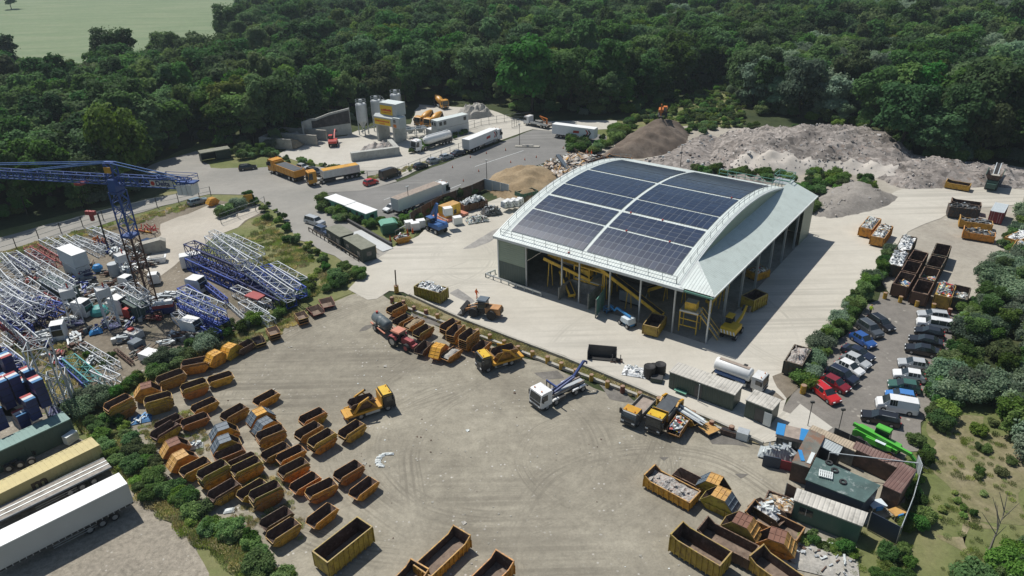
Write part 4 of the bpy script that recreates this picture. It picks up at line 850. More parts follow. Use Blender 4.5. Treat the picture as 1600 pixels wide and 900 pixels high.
V['estate'] = car_proto('estate_car', 'car', [(2.3, .55, .62, 'h'), (2.15, .72, .78, 'h'), (1.1, .9, .97, 's'), (.35, .94, 1.44, 'r'), (-1.85, .98, 1.46, 'g'), (-2.2, .98, 1.05, 't'), (-2.35, .7, .74, 't')], 1.8, 1.45, 2.7, rails_=True)
V['saloon'] = car_proto('saloon_car', 'car', [(2.3, .55, .62, 'h'), (2.15, .7, .76, 'h'), (1.05, .88, .95, 's'), (.3, .92, 1.42, 'r'), (-.95, .95, 1.43, 'g'), (-1.65, .95, 1.02, 't'), (-2.25, .88, .95, 't'), (-2.35, .6, .66, 't')], 1.8, 1.43, 2.7)
V['suv'] = car_proto('sports_utility_car', 'car', [(2.2, .62, .7, 'h'), (2.08, .86, .94, 'h'), (1.1, 1.04, 1.12, 's'), (.5, 1.08, 1.68, 'r'), (-1.75, 1.1, 1.7, 'g'), (-2.1, 1.1, 1.16, 't'), (-2.22, .8, .84, 't')], 1.86, 1.69, 2.65, .37, rails_=True)
V['van'] = car_proto('panel_van', 'van', [(2.5, .6, .7, 'h'), (2.35, .92, 1., 'h'), (1.75, 1.1, 1.2, 's'), (1.0, 1.15, 1.92, 'r'), (.1, 1.15, 1.95, 'c'), (-2.35, 1.15, 1.93, 't'), (-2.5, 1.1, 1.8, 't')], 1.95, 1.94, 3.1, .35)
V['bigvan'] = car_proto('high_roof_van', 'van', [(2.95, .65, .8, 'h'), (2.8, 1., 1.1, 'h'), (2.2, 1.25, 1.35, 's'), (1.3, 1.3, 2.4, 'r'), (.4, 1.3, 2.5, 'c'), (-2.85, 1.3, 2.48, 't'), (-3., 1.2, 2.3, 't')], 2.05, 2.48, 3.6, .37)
V['pick'] = car_proto('pickup_truck', 'pickup', [(2.6, .65, .75, 'h'), (2.45, .9, 1., 'h'), (1.35, 1.05, 1.12, 's'), (.75, 1.08, 1.75, 'r'), (-2.3, 1.1, 1.76, 'g'), (-2.55, 1.08, 1.14, 't'), (-2.65, .7, .76, 't')], 1.86, 1.75, 3.1, .39, rails_=True)
BLK, NAVY, SILV, WHT, RED, DRED, BLUE, GREN, GREY = (.012, .012, .014), (.015, .02, .04), (.42, .44, .45), (.72, .73, .73), (.5, .015, .015), (.2, .012, .018), (.025, .09, .3), (.04, .11, .085), (.07, .08, .09)
def cars(base, sc, rows, grp):
    for k, x0, y0, x1, y1, col, lab in rows:
        a, b = (base[0] + x0 / sc, base[1] + y0 / sc), (base[0] + x1 / sc, base[1] + y1 / sc); c, h, _ = seg(a, b, .55); c.z = 0.
        V[k].put(c, h, lab, grp, col)
cars((1200, 450), 4, [('estate', 645, 178, 775, 262, BLK, 'black estate car beside the worker, top of the left row'), ('suv', 578, 222, 695, 298, GREY, 'dark grey off roader, second from the top of the left row'), ('hatch', 535, 290, 655, 362, BLUE, 'bright blue hatchback in the left row'), ('saloon', 490, 375, 640, 440, NAVY, 'black saloon below the bright blue hatchback'),
    ('hatch', 482, 425, 620, 488, SILV, 'silver hatchback beside a white car in the left row'), ('hatch', 428, 460, 592, 540, WHT, 'white hatchback beside the silver one'), ('suv', 372, 508, 560, 598, NAVY, 'dark blue tall car next to the dark red one'), ('hatch', 332, 555, 510, 645, DRED, 'dark red hatchback next to the bright red estate'), ('estate', 285, 600, 435, 715, RED, 'bright red estate car at the bottom of the left row')], 'cars parked in the left row')
cars((1200, 450), 4, [('estate', 1110, 182, 955, 163, SILV, 'silver estate car at the top of the right row'), ('pick', 1150, 250, 935, 212, WHT, 'white pickup with a canopy in the right row'), ('hatch', 1100, 298, 918, 262, BLK, 'black hatchback just below the white pickup'), ('saloon', 1062, 348, 908, 317, BLK, 'black saloon between two other black cars'), ('saloon', 1048, 405, 880, 372, BLK, 'lowest of the three black cars under the trees'),
    ('hatch', 1000, 492, 820, 463, SILV, 'silver hatchback at the right, above the white hatchback'), ('hatch', 972, 563, 790, 532, WHT, 'white hatchback above the green car'), ('hatch', 947, 630, 757, 598, GREN, 'dark green hatchback above the light blue one'), ('small', 920, 695, 740, 665, (.06, .2, .5), 'light blue small hatchback behind the white van'), ('van', 925, 760, 680, 718, WHT, 'white panel van near the end of the right row'), ('estate', 815, 838, 592, 790, BLK, 'black estate with roof bars at the end of the right row')], 'cars parked in the right row')
cars((400, 225), 4, [('small', 680, 250, 755, 228, RED, 'small red hatchback at the edge of the lorry park'), ('bigvan', 785, 212, 893, 178, BLK, 'black high roof van behind the red hatchback'), ('hatch', 990, 146, 1066, 126, BLK, 'black hatchback parked in front of the black van'), ('hatch', 1075, 112, 1143, 93, SILV, 'silver hatchback between a black and a grey blue car'), ('hatch', 1150, 91, 1228, 70, (.3, .34, .37), 'grey blue hatchback third from the white lorry'), ('saloon', 1228, 66, 1300, 45, NAVY, 'dark blue car right behind the white lorry'),
    ('pick', 322, 472, 415, 500, SILV, 'silver pickup waiting on the weighbridge'), ('estate', 385, 527, 455, 555, (.04, .06, .11), 'dark blue car behind the first weighbridge cabin'), ('hatch', 255, 138, 330, 152, SILV, 'pale silver car behind the orange tipper lorries'), ('pick', 335, 168, 400, 186, BLK, 'black pickup between the two orange tipper lorries'), ('hatch', 868, 392, 825, 408, WHT, 'white car half hidden behind the parked box lorry')], 'cars around the lorry park')
cars((0, 0), 1, [('estate', 374, 263, 400, 260, BLK, 'black estate car driving on the junction'), ('estate', 296, 318, 322, 311, (.2, .27, .3), 'grey blue car under a dust sheet by the roadside fence'), ('hatch', 222, 383, 243, 375, (.03, .06, .13), 'dark blue car half hidden behind the concrete crane base')], 'cars at the left')
# ---- lorries
def lorry(p, L, axles, roof=None, front=None, h=2.95, cabL=2.0, W=2.45):
    f = L / 2; w = W / 2; fr = front or 'truck_paint'; z1 = h
    mb = MB(); mb.prism([(f - cabL, .75), (f - .05, .55), (f, 1.5), (f - .22, z1 - .1), (f - .45, z1), (f - cabL, z1)][::-1], -w, w, 'truck_paint', 'truck_paint'); C = p.add('cab', mb)
    mb = MB(); mb.poly([(f + .012, -w * .92, 1.55), (f + .012, w * .92, 1.55), (f - .17, w * .86, z1 - .3), (f - .17, -w * .86, z1 - .3)], 'glass_dark'); p.add('windscreen', mb, C)
    for s in (1, -1):
        mb = MB(); mb.box(f - 1.25, f - .35, s * w - .01, s * w + .015, 1.6, z1 - .4, 'glass_dark'); p.add('side_window', mb, C)
        mb = MB(); mb.box(f - .35, f - .15, s * (w + .06) - .05, s * (w + .32) , 1.7, 2.45, 'chassis') if s > 0 else mb.box(f - .35, f - .15, -(w + .32), -(w + .01), 1.7, 2.45, 'chassis'); p.add('mirror', mb, C)
        mb = MB(); mb.box(f - .02, f + .05, s * w * .72 - .2, s * w * .72 + .2, .75, .98, 'lamp_clear'); p.add('headlight', mb, C)
        mb = MB(); mb.tube((f - .6, s * w * .6, z1 + .02), (f - .6, s * w * .6, z1 + .2), .09, 'orange_paint', 8); p.add('beacon', mb, C)
    mb = MB(); mb.box(f - .35, f + .04, -w, w, .38, .72, fr if front else 'chassis'); mb.box(f - .01, f + .03, -w * .85, w * .85, 1.05, 1.45, 'chassis'); p.add('bumper', mb, C)
    if roof: mb = MB(); mb.box(f - cabL - .01, f - .35, -w - .01, w + .01, z1 - .25, z1 + .05, roof, taper=.06); p.add('cab_roof', mb, C)
    mb = MB()
    for s in (.42, -.42): mb.box(-f, f - .4, s - .06, s + .06, .7, .95, 'chassis')
    mb.box(-f + .1, f - cabL, -.42, .42, .72, .9, 'chassis'); mb.box(-.2, f - cabL - .8, w - .5, w - .02, .5, .95, 'chassis'); mb.box(-.2, f - cabL - .8, -w + .02, -w + .5, .5, .95, 'galv'); mb.box(-f - .05, -f + .1, -w, w, .6, .8, 'chassis'); p.add('chassis', mb)
    for x in axles:
        for s in (1, -1): p.add('wheel', wheel(.5, .32 if x > 1 else .5, x, s * (w - .02)))
    return C
def skiplorry():
    p = Proto('skip_lorry', 'lorry'); lorry(p, 6.9, (2.3, -1.7), 'yellow_paint', None, 2.85, 1.7)
    mb = MB(); mb.box(-3.4, 1.5, -1.15, 1.15, .95, 1.12, 'amber_paint'); mb.box(1.45, 1.6, -1.15, 1.15, 1.1, 2.7, 'amber_paint')
    for s in (1, -1): mb.box(-3.4, 1.4, s * 1.15 - .06, s * 1.15 + .06, .85, 1.2, 'amber_paint'); mb.box(-1., 1.1, s * 1.1 - .1, s * 1.1 + .1, .45, .8, 'galv')
    mb.box(-3.9, -3.4, -1.1, 1.1, .7, 1.05, 'amber_paint'); p.add('deck', mb)
    for s in (1, -1):
        mb = MB(); y = s * 1.02; mb.bar((-2.7, y, 1.1), (-1.5, y, 2.6), .22, 'amber_paint', .36); mb.bar((-1.5, y, 2.6), (-.2, y, 3.15), .2, 'amber_paint', .28); mb.tube((-.2, y, 3.1), (-.05, y, 3.2), .16, 'black', 8); p.add('lift_arm', mb)
        mb = MB(); mb.tube((.9, y, 1.1), (-.6, y, 2.95), .09, 'amber_paint', 7); p.add('hydraulic_ram', mb)
        mb = MB(); mb.bar((-3.5, s * .8, .9), (-3.5, s * .8, .25), .16, 'amber_paint'); p.add('stabiliser', mb)
    for s in (1, -1): mb = MB(); mb.poly([(-3.93, s * 1.1, .72), (-3.93, s * .45, .72), (-3.93, s * .45, 1.02), (-3.93, s * 1.1, 1.02)][::(1 if s > 0 else -1)], 'red_paint'); p.add('marker_board', mb)
    return p
SL = skiplorry()
def onlorry(tail, nose, lab, col, skipk='o', sc=1., skcol=AMBER, sl=''):
    c, a, _ = seg(tail, nose, 0.); SL.put(c, a, lab, 'yellow skip lorries', col, scale=.95); d = Vector((math.cos(a), math.sin(a), 0))
    SK[skipk].put(c - d * 1. + Vector((0, 0, 1.14)), a + math.pi, sl, None, skcol, scale=sc)
onlorry((551, 652), (606, 634), 'yellow skip lorry in the middle of the yard with both arms raised', (.02, .02, .02), skcol=BROWN, sl='dark skip carried on the skip lorry in the middle of the yard')
onlorry((806, 562), (752, 578), 'yellow skip lorry parked among the skips below the bank', (.02, .02, .022), sc=1.12, skcol=RUSTY, sl='tall rusty skip carried on the parked skip lorry')
p = Proto('hooklift_lorry', 'lorry'); lorry(p, 8.6, (3.1, 1.5, -2.1, -3.4), None, None, 2.9, 2.0)
mb = MB(); mb.box(-4.2, 1.9, -.55, .55, .95, 1.2, 'galv')
for s in (1, -1): mb.bar((-4.2, s * .5, 1.25), (2, s * .5, 1.25), .16, 'bed_dust', .2)
p.add('subframe', mb)
mb = MB()
for s in (1, -1): mb.bar((1.9, s * .3, 1.35), (-2.6, s * .18, 2.3), .2, 'hook_blue', .3)
mb.bar((-2.5, 0, 2.2), (-4.5, 0, 4.1), .3, 'hook_blue', .34); mb.bar((-4.5, 0, 4.1), (-5.05, 0, 3.75), .22, 'hook_blue'); mb.bar((-5.05, 0, 3.75), (-5.05, 0, 3.4), .16, 'hook_blue'); p.add('hook_arm', mb)
mb = MB(); mb.bar((1.4, -1.05, 2.9), (1.4, 1.2, 2.9), .2, 'hook_blue', .22)
for y in (-1., -.3, .5): mb.bar((1.4, y, 1.1), (1.4, y, 2.9), .1, 'chassis')
p.add('headboard', mb)
for x in (-2.1, -3.4, 1.5):
    for s in (1, -1): mb = MB(); mb.prism([(x - .62, .9), (x - .45, 1.12), (x + .45, 1.12), (x + .62, .9)][::-1], s * 1.2 - .26, s * 1.2 + .02 if s > 0 else s * 1.2 + .26, 'white_paint'); p.add('mudguard', mb)
c, a, _ = seg((903, 606), (843, 636)); p.put(c, a, 'white hook lift lorry with a raised blue arm in the yard', None, (.72, .73, .73))
p = Proto('tipper_van', 'lorry'); lorry(p, 5.8, (1.9, -1.5), 'amber_paint', None, 2.25, 1.8, 2.1)
mb = MB(); mb.box(-2.9, 1., -1.05, 1.05, .95, 1.08, 'bed_dust')
p.add('tipping_bed', mb)
for s in (1, -1): mb = MB(); mb.box(-2.9, 1., s * 1.05 - .05, s * 1.05 + .05, 1., 1.45, 'oldboard'); p.add('side_board', mb)
mb = MB(); mb.box(-2.95, -2.88, -1.05, 1.05, 1., 1.45, 'oldboard'); p.add('tailboard', mb); mb = MB(); mb.box(.98, 1.06, -1.05, 1.05, 1., 2., 'oldboard'); p.add('headboard', mb)
c, a, _ = seg((1013, 633), (980, 668)); p.put(c, a, 'small tipper van with a yellow roof and dark grey bonnet', None, (.06, .075, .09))
p = Proto('grab_lorry', 'lorry'); lorry(p, 7.6, (2.6, -1.4, -2.6), 'yellow_paint', None, 3., 1.9)
mb = MB(); mb.box(-3.7, 1.2, -1.2, 1.2, 1., 1.15, 'chassis')
for s in (1, -1): mb.box(-3.7, 1.2, s * 1.2 - .05, s * 1.2 + .05, 1.1, 2.2, 'oldboard')
mb.box(1.15, 1.25, -1.2, 1.2, 1.1, 2.9, 'amber_paint'); mb.box(-3.75, -3.68, -1.2, 1.2, 1.1, 2.2, 'oldboard'); p.add('tipping_body', mb)
mb = MB(); mb.prism([(-3.6, 2.2), (-2, 2.42), (0, 2.45), (1.1, 2.3), (1.1, 2.25), (-3.6, 2.15)][::-1], -1.1, 1.1, 'net_black'); p.add('cover_sheet', mb)
for s in (1, -1): mb = MB(); y = s * 1.32; mb.bar((-3.6, y, 1.), (-3.6, y, 2.3), .4, 'amber_paint'); mb.bar((-3.6, y, 2.2), (-2.2, y, 2.65), .3, 'amber_paint'); mb.bar((-2.2, y, 2.6), (-1.4, y, 2.2), .26, 'amber_paint'); p.add('lift_arm', mb)
c, a, _ = seg((1053, 637), (1018, 680)); p.put(c, a, 'yellow lorry with a dark sheeted load beside the tipper van', None, (.02, .02, .022), scale=.88)
c, a, _ = seg((1050, 688), (1068, 662)); SK['o'].put(c, a, 'rusty skip full of bags and rubbish right of the sheeted lorry', None, RUSTY, scale=1.1); one('skip_load', 'load', heapmesh(3.1, 1.5, .95, 'scrap_colour', 5, 12, .2, MBT, 40, .7), (c.x, c.y, .55), a, 'bags and coloured rubbish heaped in the skip right of the sheeted lorry')
c, a, _ = seg((1062, 650), (1088, 668)); SK['o'].put(c, a, 'amber skip with long grey sheets across it by the bank', None, AMBER)
mb = MB()
for i in range(9): mb.bar((-2 + U(-.2, .2), -.6 + .15 * i, 1.32 + U(0, .12)), (2.4 + U(-.4, .4), -.6 + .15 * i + U(-.1, .1), 1.36 + U(0, .12)), .2, random.choice(['galv', 'lid_grey', 'trim_white']), .03)
one('sheet_bundle', 'sheets', mb, c, a + .05, 'long grey and white sheets lying across the amber skip by the bank')
mb = MB(); mb.box(-.8, .8, -.8, .8, 0, .5, 'chassis'); mb.box(-.95, .95, -.95, .95, .5, .62, 'bed_dust', top='lid_tan'); one('timber_box', 'box', mb, G(1107, 675), .5, 'low box with a pale timber lid by the rusty barrels')
mb = MB(); mb.box(-1.2, 1.2, -.35, .35, 0, .7, 'skip_rust'); mb.box(-1.1, 1.1, -.25, .25, .7, .74, 'black'); one('steel_trough', 'trough', mb, G(1141, 680), rad(-30), 'rusty steel trough beside the pale block')
mb = MB(); mb.box(-.7, .7, -.6, .6, 0, 1.1, 'trim_white', top='galv'); one('concrete_block', 'block', mb, G(1160, 684), rad(-30), 'pale grey cube block at the end of the bank')
# tippers, mixers, tankers, box lorries
def tipper(load_m, side='truck_paint', art=False):
    p = Proto('tipper_lorry', 'lorry'); L = 9.2; lorry(p, L, (3.3, 1.7, -2.4, -3.7), None, None, 3.1, 2.1)
    mb = MB(); b0, b1 = -4.6, 2.2
    for s in (1, -1): mb.box(b0, b1, s * 1.25 - .06, s * 1.25 + .06, 1.1, 2.5, side); 
    mb.box(b1 - .1, b1, -1.2, 1.2, 1.1, 2.9, side); mb.box(b0 - .02, b0 + .08, -1.2, 1.2, 1.1, 2.5, side); mb.box(b0, b1, -1.2, 1.2, 1., 1.2, 'chassis')
    for s in (1, -1):
        for k in range(7): mb.box(b0 + .4 + k, b0 + .5 + k, s * 1.33 - .04, s * 1.33 + .04, 1.1, 2.5, side)
    p.add('tipping_body', mb); mb = MB(); mb.prism([(b0 + .1, 2.2), (b1 - .2, 2.2), (b1 - .6, 2.55), (b0 + .6, 2.5)], -1.18, 1.18, load_m); p.add('load', mb); return p
c, a, _ = seg((479, 287), (420, 264)); tipper('net_black').put(c, a, 'orange tipper lorry with a dark load, left of two', 'orange tipper lorries', (.55, .26, .03), scale=(1.45, 1.2, 1.2))
p = Proto('tipper_lorry', 'lorry'); lorry(p, 13.5, (5.4, 3., -3.2, -4.5, -5.8), None, None, 3.6, 2.2)
mb = MB()
for s in (1, -1):
    mb.box(-6.7, 2.9, s * 1.25 - .06, s * 1.25 + .06, 1.4, 3.2, 'galv')
    for k in range(19): mb.box(-6.6 + .5 * k, -6.5 + .5 * k, s * 1.33 - .04, s * 1.33 + .04, 1.4, 3.15, 'galv')
mb.box(-6.7, 2.9, -1.2, 1.2, 1.2, 1.45, 'chassis'); mb.box(2.8, 2.9, -1.2, 1.2, 1.4, 3.3, 'galv'); mb.box(-6.72, -6.62, -1.2, 1.2, 1.4, 3.2, 'galv'); p.add('tipping_body', mb)
mb = MB(); mb.prism([(-6.6, 3.1), (2.8, 3.1), (2.7, 3.3), (-6.5, 3.3)], -1.15, 1.15, 'lid_yellow'); p.add('cover_sheet', mb)
c, a, _ = seg((553, 276), (490, 288)); p.put(c, a, 'articulated tipper with an orange cab and a yellow sheeted grey body', None, (.55, .26, .03))
def mixer():
    p = Proto('concrete_mixer_lorry', 'lorry'); lorry(p, 9., (3.2, 1.6, -2.3, -3.6), None, None, 3.1, 2.1)
    mb = MB(); q = [(.35, -2.9), (.6, -2.7), (1.15, -.6), (1.2, .6), (1.0, 1.8), (.5, 2.4), (0, 2.4)]; A = rad(-13)
    mb.lathe(q, 'truck_paint', 16, (0, 0, 0), 'x'); mb.v = [(x * math.cos(A) - z * math.sin(A) * -1 - .9, y, -x * math.sin(A) * -1 * -1 + z * math.cos(A) + 2.55) if False else (x * math.cos(A) + z * math.sin(A) - .9, y, -x * -math.sin(A) * 1. + z * math.cos(A) + 2.5) for x, y, z in mb.v]; p.add('drum', mb, None, True)
    mb = MB(); mb.bar((-4., 0, 3.4), (-4.7, 0, 1.7), .7, 'chassis', .3); mb.box(-3.9, -3.4, -.8, .8, .95, 2.6, 'chassis'); p.add('chute', mb)
    return p
MX = mixer()
for t, n, lab in (((676, 161), (701, 173), 'yellow concrete mixer alone at the back of the plant yard'), ((674, 189), (655, 197), 'yellow concrete mixer, left of a pair behind the site cabins'), ((690, 191), (669, 200), 'yellow concrete mixer, right of a pair behind the site cabins')):
    c, a, _ = seg(t, n); MX.put(c, a, lab, 'yellow concrete mixers', (.58, .29, .05))
p = Proto('bulk_tanker_lorry', 'lorry'); lorry(p, 14., (5.6, 3.6, -3.4, -4.7, -6.), None, None, 3.4, 2.2)
mb = MB(); mb.lathe([(.2, -6.9), (1.1, -6.6), (1.25, -4), (1.25, 1.8), (1., 2.7), (.2, 2.9)], 'white_paint', 16, (0, 0, 2.5), 'x'); p.add('tank', mb, None, True); mb = MB(); mb.box(-6, 2.2, -.3, .3, 3.72, 3.8, 'galv'); p.add('walkway', mb)
for x in (-4.7, -2): mb = MB(); mb.box(x - 2, x + 1.2, -1.2, 1.2, .9, 1.5, 'chassis'); p.add('frame', mb)
c, a, _ = seg((703, 222), (648, 238)); p.put(c, a, 'white bulk tanker lorry standing at the concrete plant', None, (.72, .73, .73))
def artic(name='box_lorry', roofm='trailer_white', L=16., cab=(.7, .71, .72)):
    p = Proto(name, 'lorry'); lorry(p, L, (L / 2 - 1.4, L / 2 - 4.2, -L / 2 + 4.6, -L / 2 + 3.3, -L / 2 + 2.), None, None, 3.5, 2.2)
    mb = MB(); mb.box(-L / 2 - .1, L / 2 - 2.6, -1.27, 1.27, 1.15, 3.95, 'trailer_white', top=roofm); mb.box(-L / 2, L / 2 - 3, -.9, .9, .85, 1.15, 'chassis'); T = p.add('trailer_box', mb)
    mb = MB(); mb.box(-L / 2 - .13, -L / 2 - .1, -1.2, 1.2, 1.2, 3.9, 'curtain_grey'); p.add('rear_door', mb, T)
    return p, T, L
def chevrons(p, T, L, sides=(1, -1)):
    for s in sides:
        for k, mm in ((0, 'red_paint'), (.8, 'black')):
            mb = MB(); x = L / 2 - 4.3 + k; y = s * 1.285
            for z0, z1, d in ((1.7, 2.55, .6), (2.55, 3.4, -.6)): q = [(x + (0 if d > 0 else .6), y, z0), (x + (.5 if d > 0 else 1.1), y, z0), (x + (1.1 if d > 0 else .5), y, z1), (x + (.6 if d > 0 else 0), y, z1)]; mb.poly(q if s < 0 else q[::-1], mm)
            p.add('chevron_mark', mb, T)
        mb = MB(); q = [(0, s * 1.285, 2.1), (2., s * 1.285, 2.2), (2., s * 1.285, 2.9), (.2, s * 1.285, 2.85)]; mb.poly(q if s < 0 else q[::-1], 'red_paint'); p.add('red_mark', mb, T)
p, T, L = artic(); chevrons(p, T, L); c, a, _ = seg((727, 240), (781, 217)); p.put(c, a, 'white articulated lorry with red and black chevrons at the park edge', None, (.72, .73, .73))
p, T, L = artic('box_lorry', 'lid_tan' if False else 'bed_dust'); c, a, _ = seg((619, 336), (698, 305)); p.put(c, a, 'white box lorry with a dusty brown roof along the shrubs', None, (.72, .73, .73))
p = Proto('box_trailer', 'trailer'); mb = MB(); mb.box(-6.8, 6.8, -1.27, 1.27, 1.1, 3.95, 'trailer_white'); T = p.add('trailer_box', mb); chevrons(p, T, 16.5, (1, -1))
for x in (-5.2, -3.9): 
    for s in (1, -1): p.add('wheel', wheel(.5, .35, x, s * 1.2))
mb = MB()
for s in (.6, -.6): mb.bar((4.5, s, 0), (4.5, s, 1.1), .14, 'chassis')
p.add('landing_leg', mb); c, a, _ = seg((928, 221), (868, 213)); p.put(c, a + math.pi, 'white box trailer with red chevrons parked at the back without a cab')
p = Proto('crane_lorry', 'lorry'); lorry(p, 9.5, (3.4, -2.2, -3.5), None, None, 2.9, 2.); mb = MB(); mb.box(-4.7, 2., -1.25, 1.25, 1., 1.15, 'bed_dust')
for s in (1, -1): mb.box(-4.7, 2., s * 1.25 - .05, s * 1.25 + .05, 1., 1.6, 'galv')
p.add('flatbed', mb); mb = MB(); mb.bar((-3.6, 0, 1.1), (-3.6, 0, 3), .4, 'orange_paint'); mb.bar((-3.6, 0, 2.9), (-1, .2, 3.4), .3, 'orange_paint'); mb.bar((-1, .2, 3.4), (-3, .4, 2.2), .22, 'orange_paint'); p.add('loader_crane', mb); mb = MB(); mb.box(-1.5, .5, -.8, .8, 1.15, 1.9, 'oldboard'); p.add('cargo', mb)
c, a, _ = seg((858, 201), (823, 194)); p.put(c, a, 'white flatbed lorry with an orange loader crane before the wood', None, (.72, .73, .73))
mb = MB(); mb.lathe([(1.2, -2.8), (1.22, -2.7), (1.22, 2.6), (1.2, 2.75), (.0, 2.8)], 'white_paint', 16, (0, 0, 0), 'x')
p = Proto('tank_lorry', 'lorry'); lorry(p, 8.4, (2.9, -1.7, -3.), None, None, 2.8, 1.9); q = MB(); q.lathe([(0, -4.1), (1.05, -4.1), (1.12, -3.9), (1.12, 1.6), (1.0, 1.8), (0, 1.8)], 'white_paint', 16, (0, 0, 2.15), 'x'); p.add('tank', q, None, True)
q = MB(); q.box(-3.6, 1.4, -.35, .35, 3.22, 3.3, 'bed_dust'); q.box(.2, .8, .2, .8, 3.2, 3.32, 'black'); p.add('walkway', q)
for s in (1, -1): q = MB(); q.box(-3.8, 1.3, s * 1.05 - .12, s * 1.05 + .12, 1., 1.5, 'blue_steel'); p.add('side_locker', q)
c, a, _ = seg((1128, 588), (1182, 608)); p.put(c, a, 'dirty white tank lorry behind the dark green site cabin', None, (.62, .63, .62), scale=.88)
# ---- tractor, tanker, loader, boom lift, excavators, telehandler
simple('tractor_red', (.33, .06, .065), .5, 0, .1); simple('tractor_roof', (.5, .2, .13), .6, 0, .1)
p = Proto('farm_tractor', 'tractor'); mb = MB(); mb.prism([(.2, .8), (2.3, .8), (2.4, 1.2), (2.25, 1.65), (.3, 1.8)][::-1], -.42, .42, 'tractor_red'); p.add('bonnet', mb)
mb = MB(); mb.box(2.3, 2.9, -.5, .5, .6, 1.1, 'tractor_red'); p.add('front_weight', mb); mb = MB(); mb.box(-1.4, .2, -.75, .75, 1.3, 2.55, 'glass_dark', taper=.08); p.add('cab', mb)
mb = MB(); mb.box(-1.55, .4, -.9, .9, 2.55, 2.72, 'tractor_roof', taper=.1); p.add('cab_roof', mb)
for s in (1, -1):
    p.add('rear_wheel', wheel(.92, .6, -1.0, s * 1.25, 'rim_metal')); p.add('front_wheel', wheel(.66, .45, 1.75, s * 1.12, 'tractor_red'))
    mb = MB(); mb.prism([(-1.9, 1.5), (-1.5, 1.95), (-.5, 1.95), (-.1, 1.5), (-.2, 1.5), (-.6, 1.87), (-1.4, 1.87), (-1.8, 1.5)][::-1], s * 1. - .28, s * 1. + .28, 'tractor_red'); p.add('mudguard', mb)
mb = MB(); mb.box(-2., 1.9, -.3, .3, .5, 1.3, 'chassis'); p.add('chassis', mb); mb = MB(); mb.tube((.9, .38, 1.7), (.9, .38, 2.6), .06, 'black', 6); p.add('exhaust', mb)
c, a, _ = seg((611, 532), (648, 548)); p.put(c, a, 'red farm tractor hitched to the black slurry tanker')
p = Proto('slurry_tanker', 'trailer'); mb = MB(); mb.lathe([(0, -2.35), (.6, -2.3), (.88, -2.0), (.9, -.4), (.94, -.35), (.9, -.3), (.9, .6), (.94, .65), (.9, .7), (.88, 1.9), (.6, 2.2), (0, 2.25)], 'tank_grey', 16, (0, 0, 1.75), 'x'); p.add('tank', mb, None, True)
mb = MB(); mb.box(-2.3, 2.4, -1.05, -.75, .8, .95, 'tractor_roof'); mb.box(-2.3, 2.4, .75, 1.05, .8, .95, 'tractor_roof'); mb.bar((2.2, 0, .85), (3.6, 0, .7), .2, 'chassis'); p.add('drawbar_frame', mb)
for s in (1, -1): p.add('wheel', wheel(.65, .45, -.6, s * 1.2))
mb = MB(); mb.tube((-1.5, 0, 2.6), (-1.5, 0, 2.95), .2, 'red_paint', 8); p.add('filler_valve', mb); c, a, _ = seg((586, 506), (612, 527)); p.put(c, a, 'black slurry tanker behind the red tractor', tilt=None)
simple('loader_tan', (.45, .23, .09), .55, 0, .15, 1, dirt=(.15, .11, .08), dirt_lo=.55, dirt_hi=.7)
p = Proto('wheel_loader', 'loader'); mb = MB(); mb.prism([(-3.2, .9), (-.6, .9), (-.5, 1.9), (-2.9, 2.), (-3.2, 1.5)][::-1], -.85, .85, 'loader_tan'); mb.box(-3.25, -3.2, -.7, .7, 1, 1.7, 'black'); p.add('engine_cover', mb)
mb = MB(); mb.box(-.7, .8, -.75, .75, 1.5, 3.0, 'glass_dark', taper=.08); p.add('cab', mb); mb = MB(); mb.box(-.85, .95, -.9, .9, 3., 3.18, 'lid_grey', taper=.1); p.add('cab_roof', mb)
for x in (-1.7, 1.5):
    for s in (1, -1): p.add('wheel', wheel(.82, .6, x, s * 1.3, 'tyre'))
mb = MB(); mb.box(-2.4, 2.3, -.5, .5, .55, 1.5, 'chassis'); p.add('chassis', mb)
for s in (1, -1): mb = MB(); mb.bar((1., s * .55, 1.7), (3.3, s * .55, .8), .22, 'loader_tan', .4); p.add('lift_arm', mb)
mb = MB(); mb.prism([(3.1, .2), (4.3, .05), (4.35, .1), (3.35, .5), (3.3, 1.1), (3.7, 1.5), (3.6, 1.55), (3.1, 1.2)][::-1], -1.5, 1.5, 'machine_dark'); p.add('bucket', mb)
c, a, _ = seg((778, 496), (735, 489)); p.put(c, a, 'tan wheel loader with a dark bucket on the concrete')
simple('boom_blue', (.03, .22, .5), .45, 0, .08); simple('boom_white', (.6, .68, .72), .5, 0, .08)
p = Proto('boom_lift', 'platform lift'); mb = MB(); mb.box(-1.5, 1.5, -.6, .6, .5, .9, 'boom_blue'); p.add('chassis', mb)
for x in (-1.1, 1.1):
    for s in (1, -1): p.add('wheel', wheel(.52, .4, x, s * 1.1))
mb = MB(); mb.prism([(-1.5, .9), (1., .9), (.8, 1.9), (-1.2, 2.)][::-1], -.95, .95, 'boom_white'); p.add('turntable', mb)
mb = MB(); mb.bar((-.8, 0, 2.2), (3.2, 0, 2.5), .32, 'boom_blue', .4); mb.bar((3.2, 0, 2.5), (3.9, 0, 1.5), .28, 'boom_blue'); mb.bar((3.9, 0, 1.5), (5.2, 0, 2.), .26, 'boom_blue'); p.add('boom', mb)
mb = MB(); rails([(5.2, -.9, .5), (6.3, -.9, .5), (6.3, .9, .5), (5.2, .9, .5), (5.2, -.9, .5)], mb, 1.1, m='boom_blue', w=.07); mb.box(5.2, 6.3, -.9, .9, .42, .5, 'chassis'); p.add('basket', mb)
c, a, _ = seg((998, 520), (962, 497)); p.put(c, a, 'blue and white boom lift in front of the hall', scale=.82)
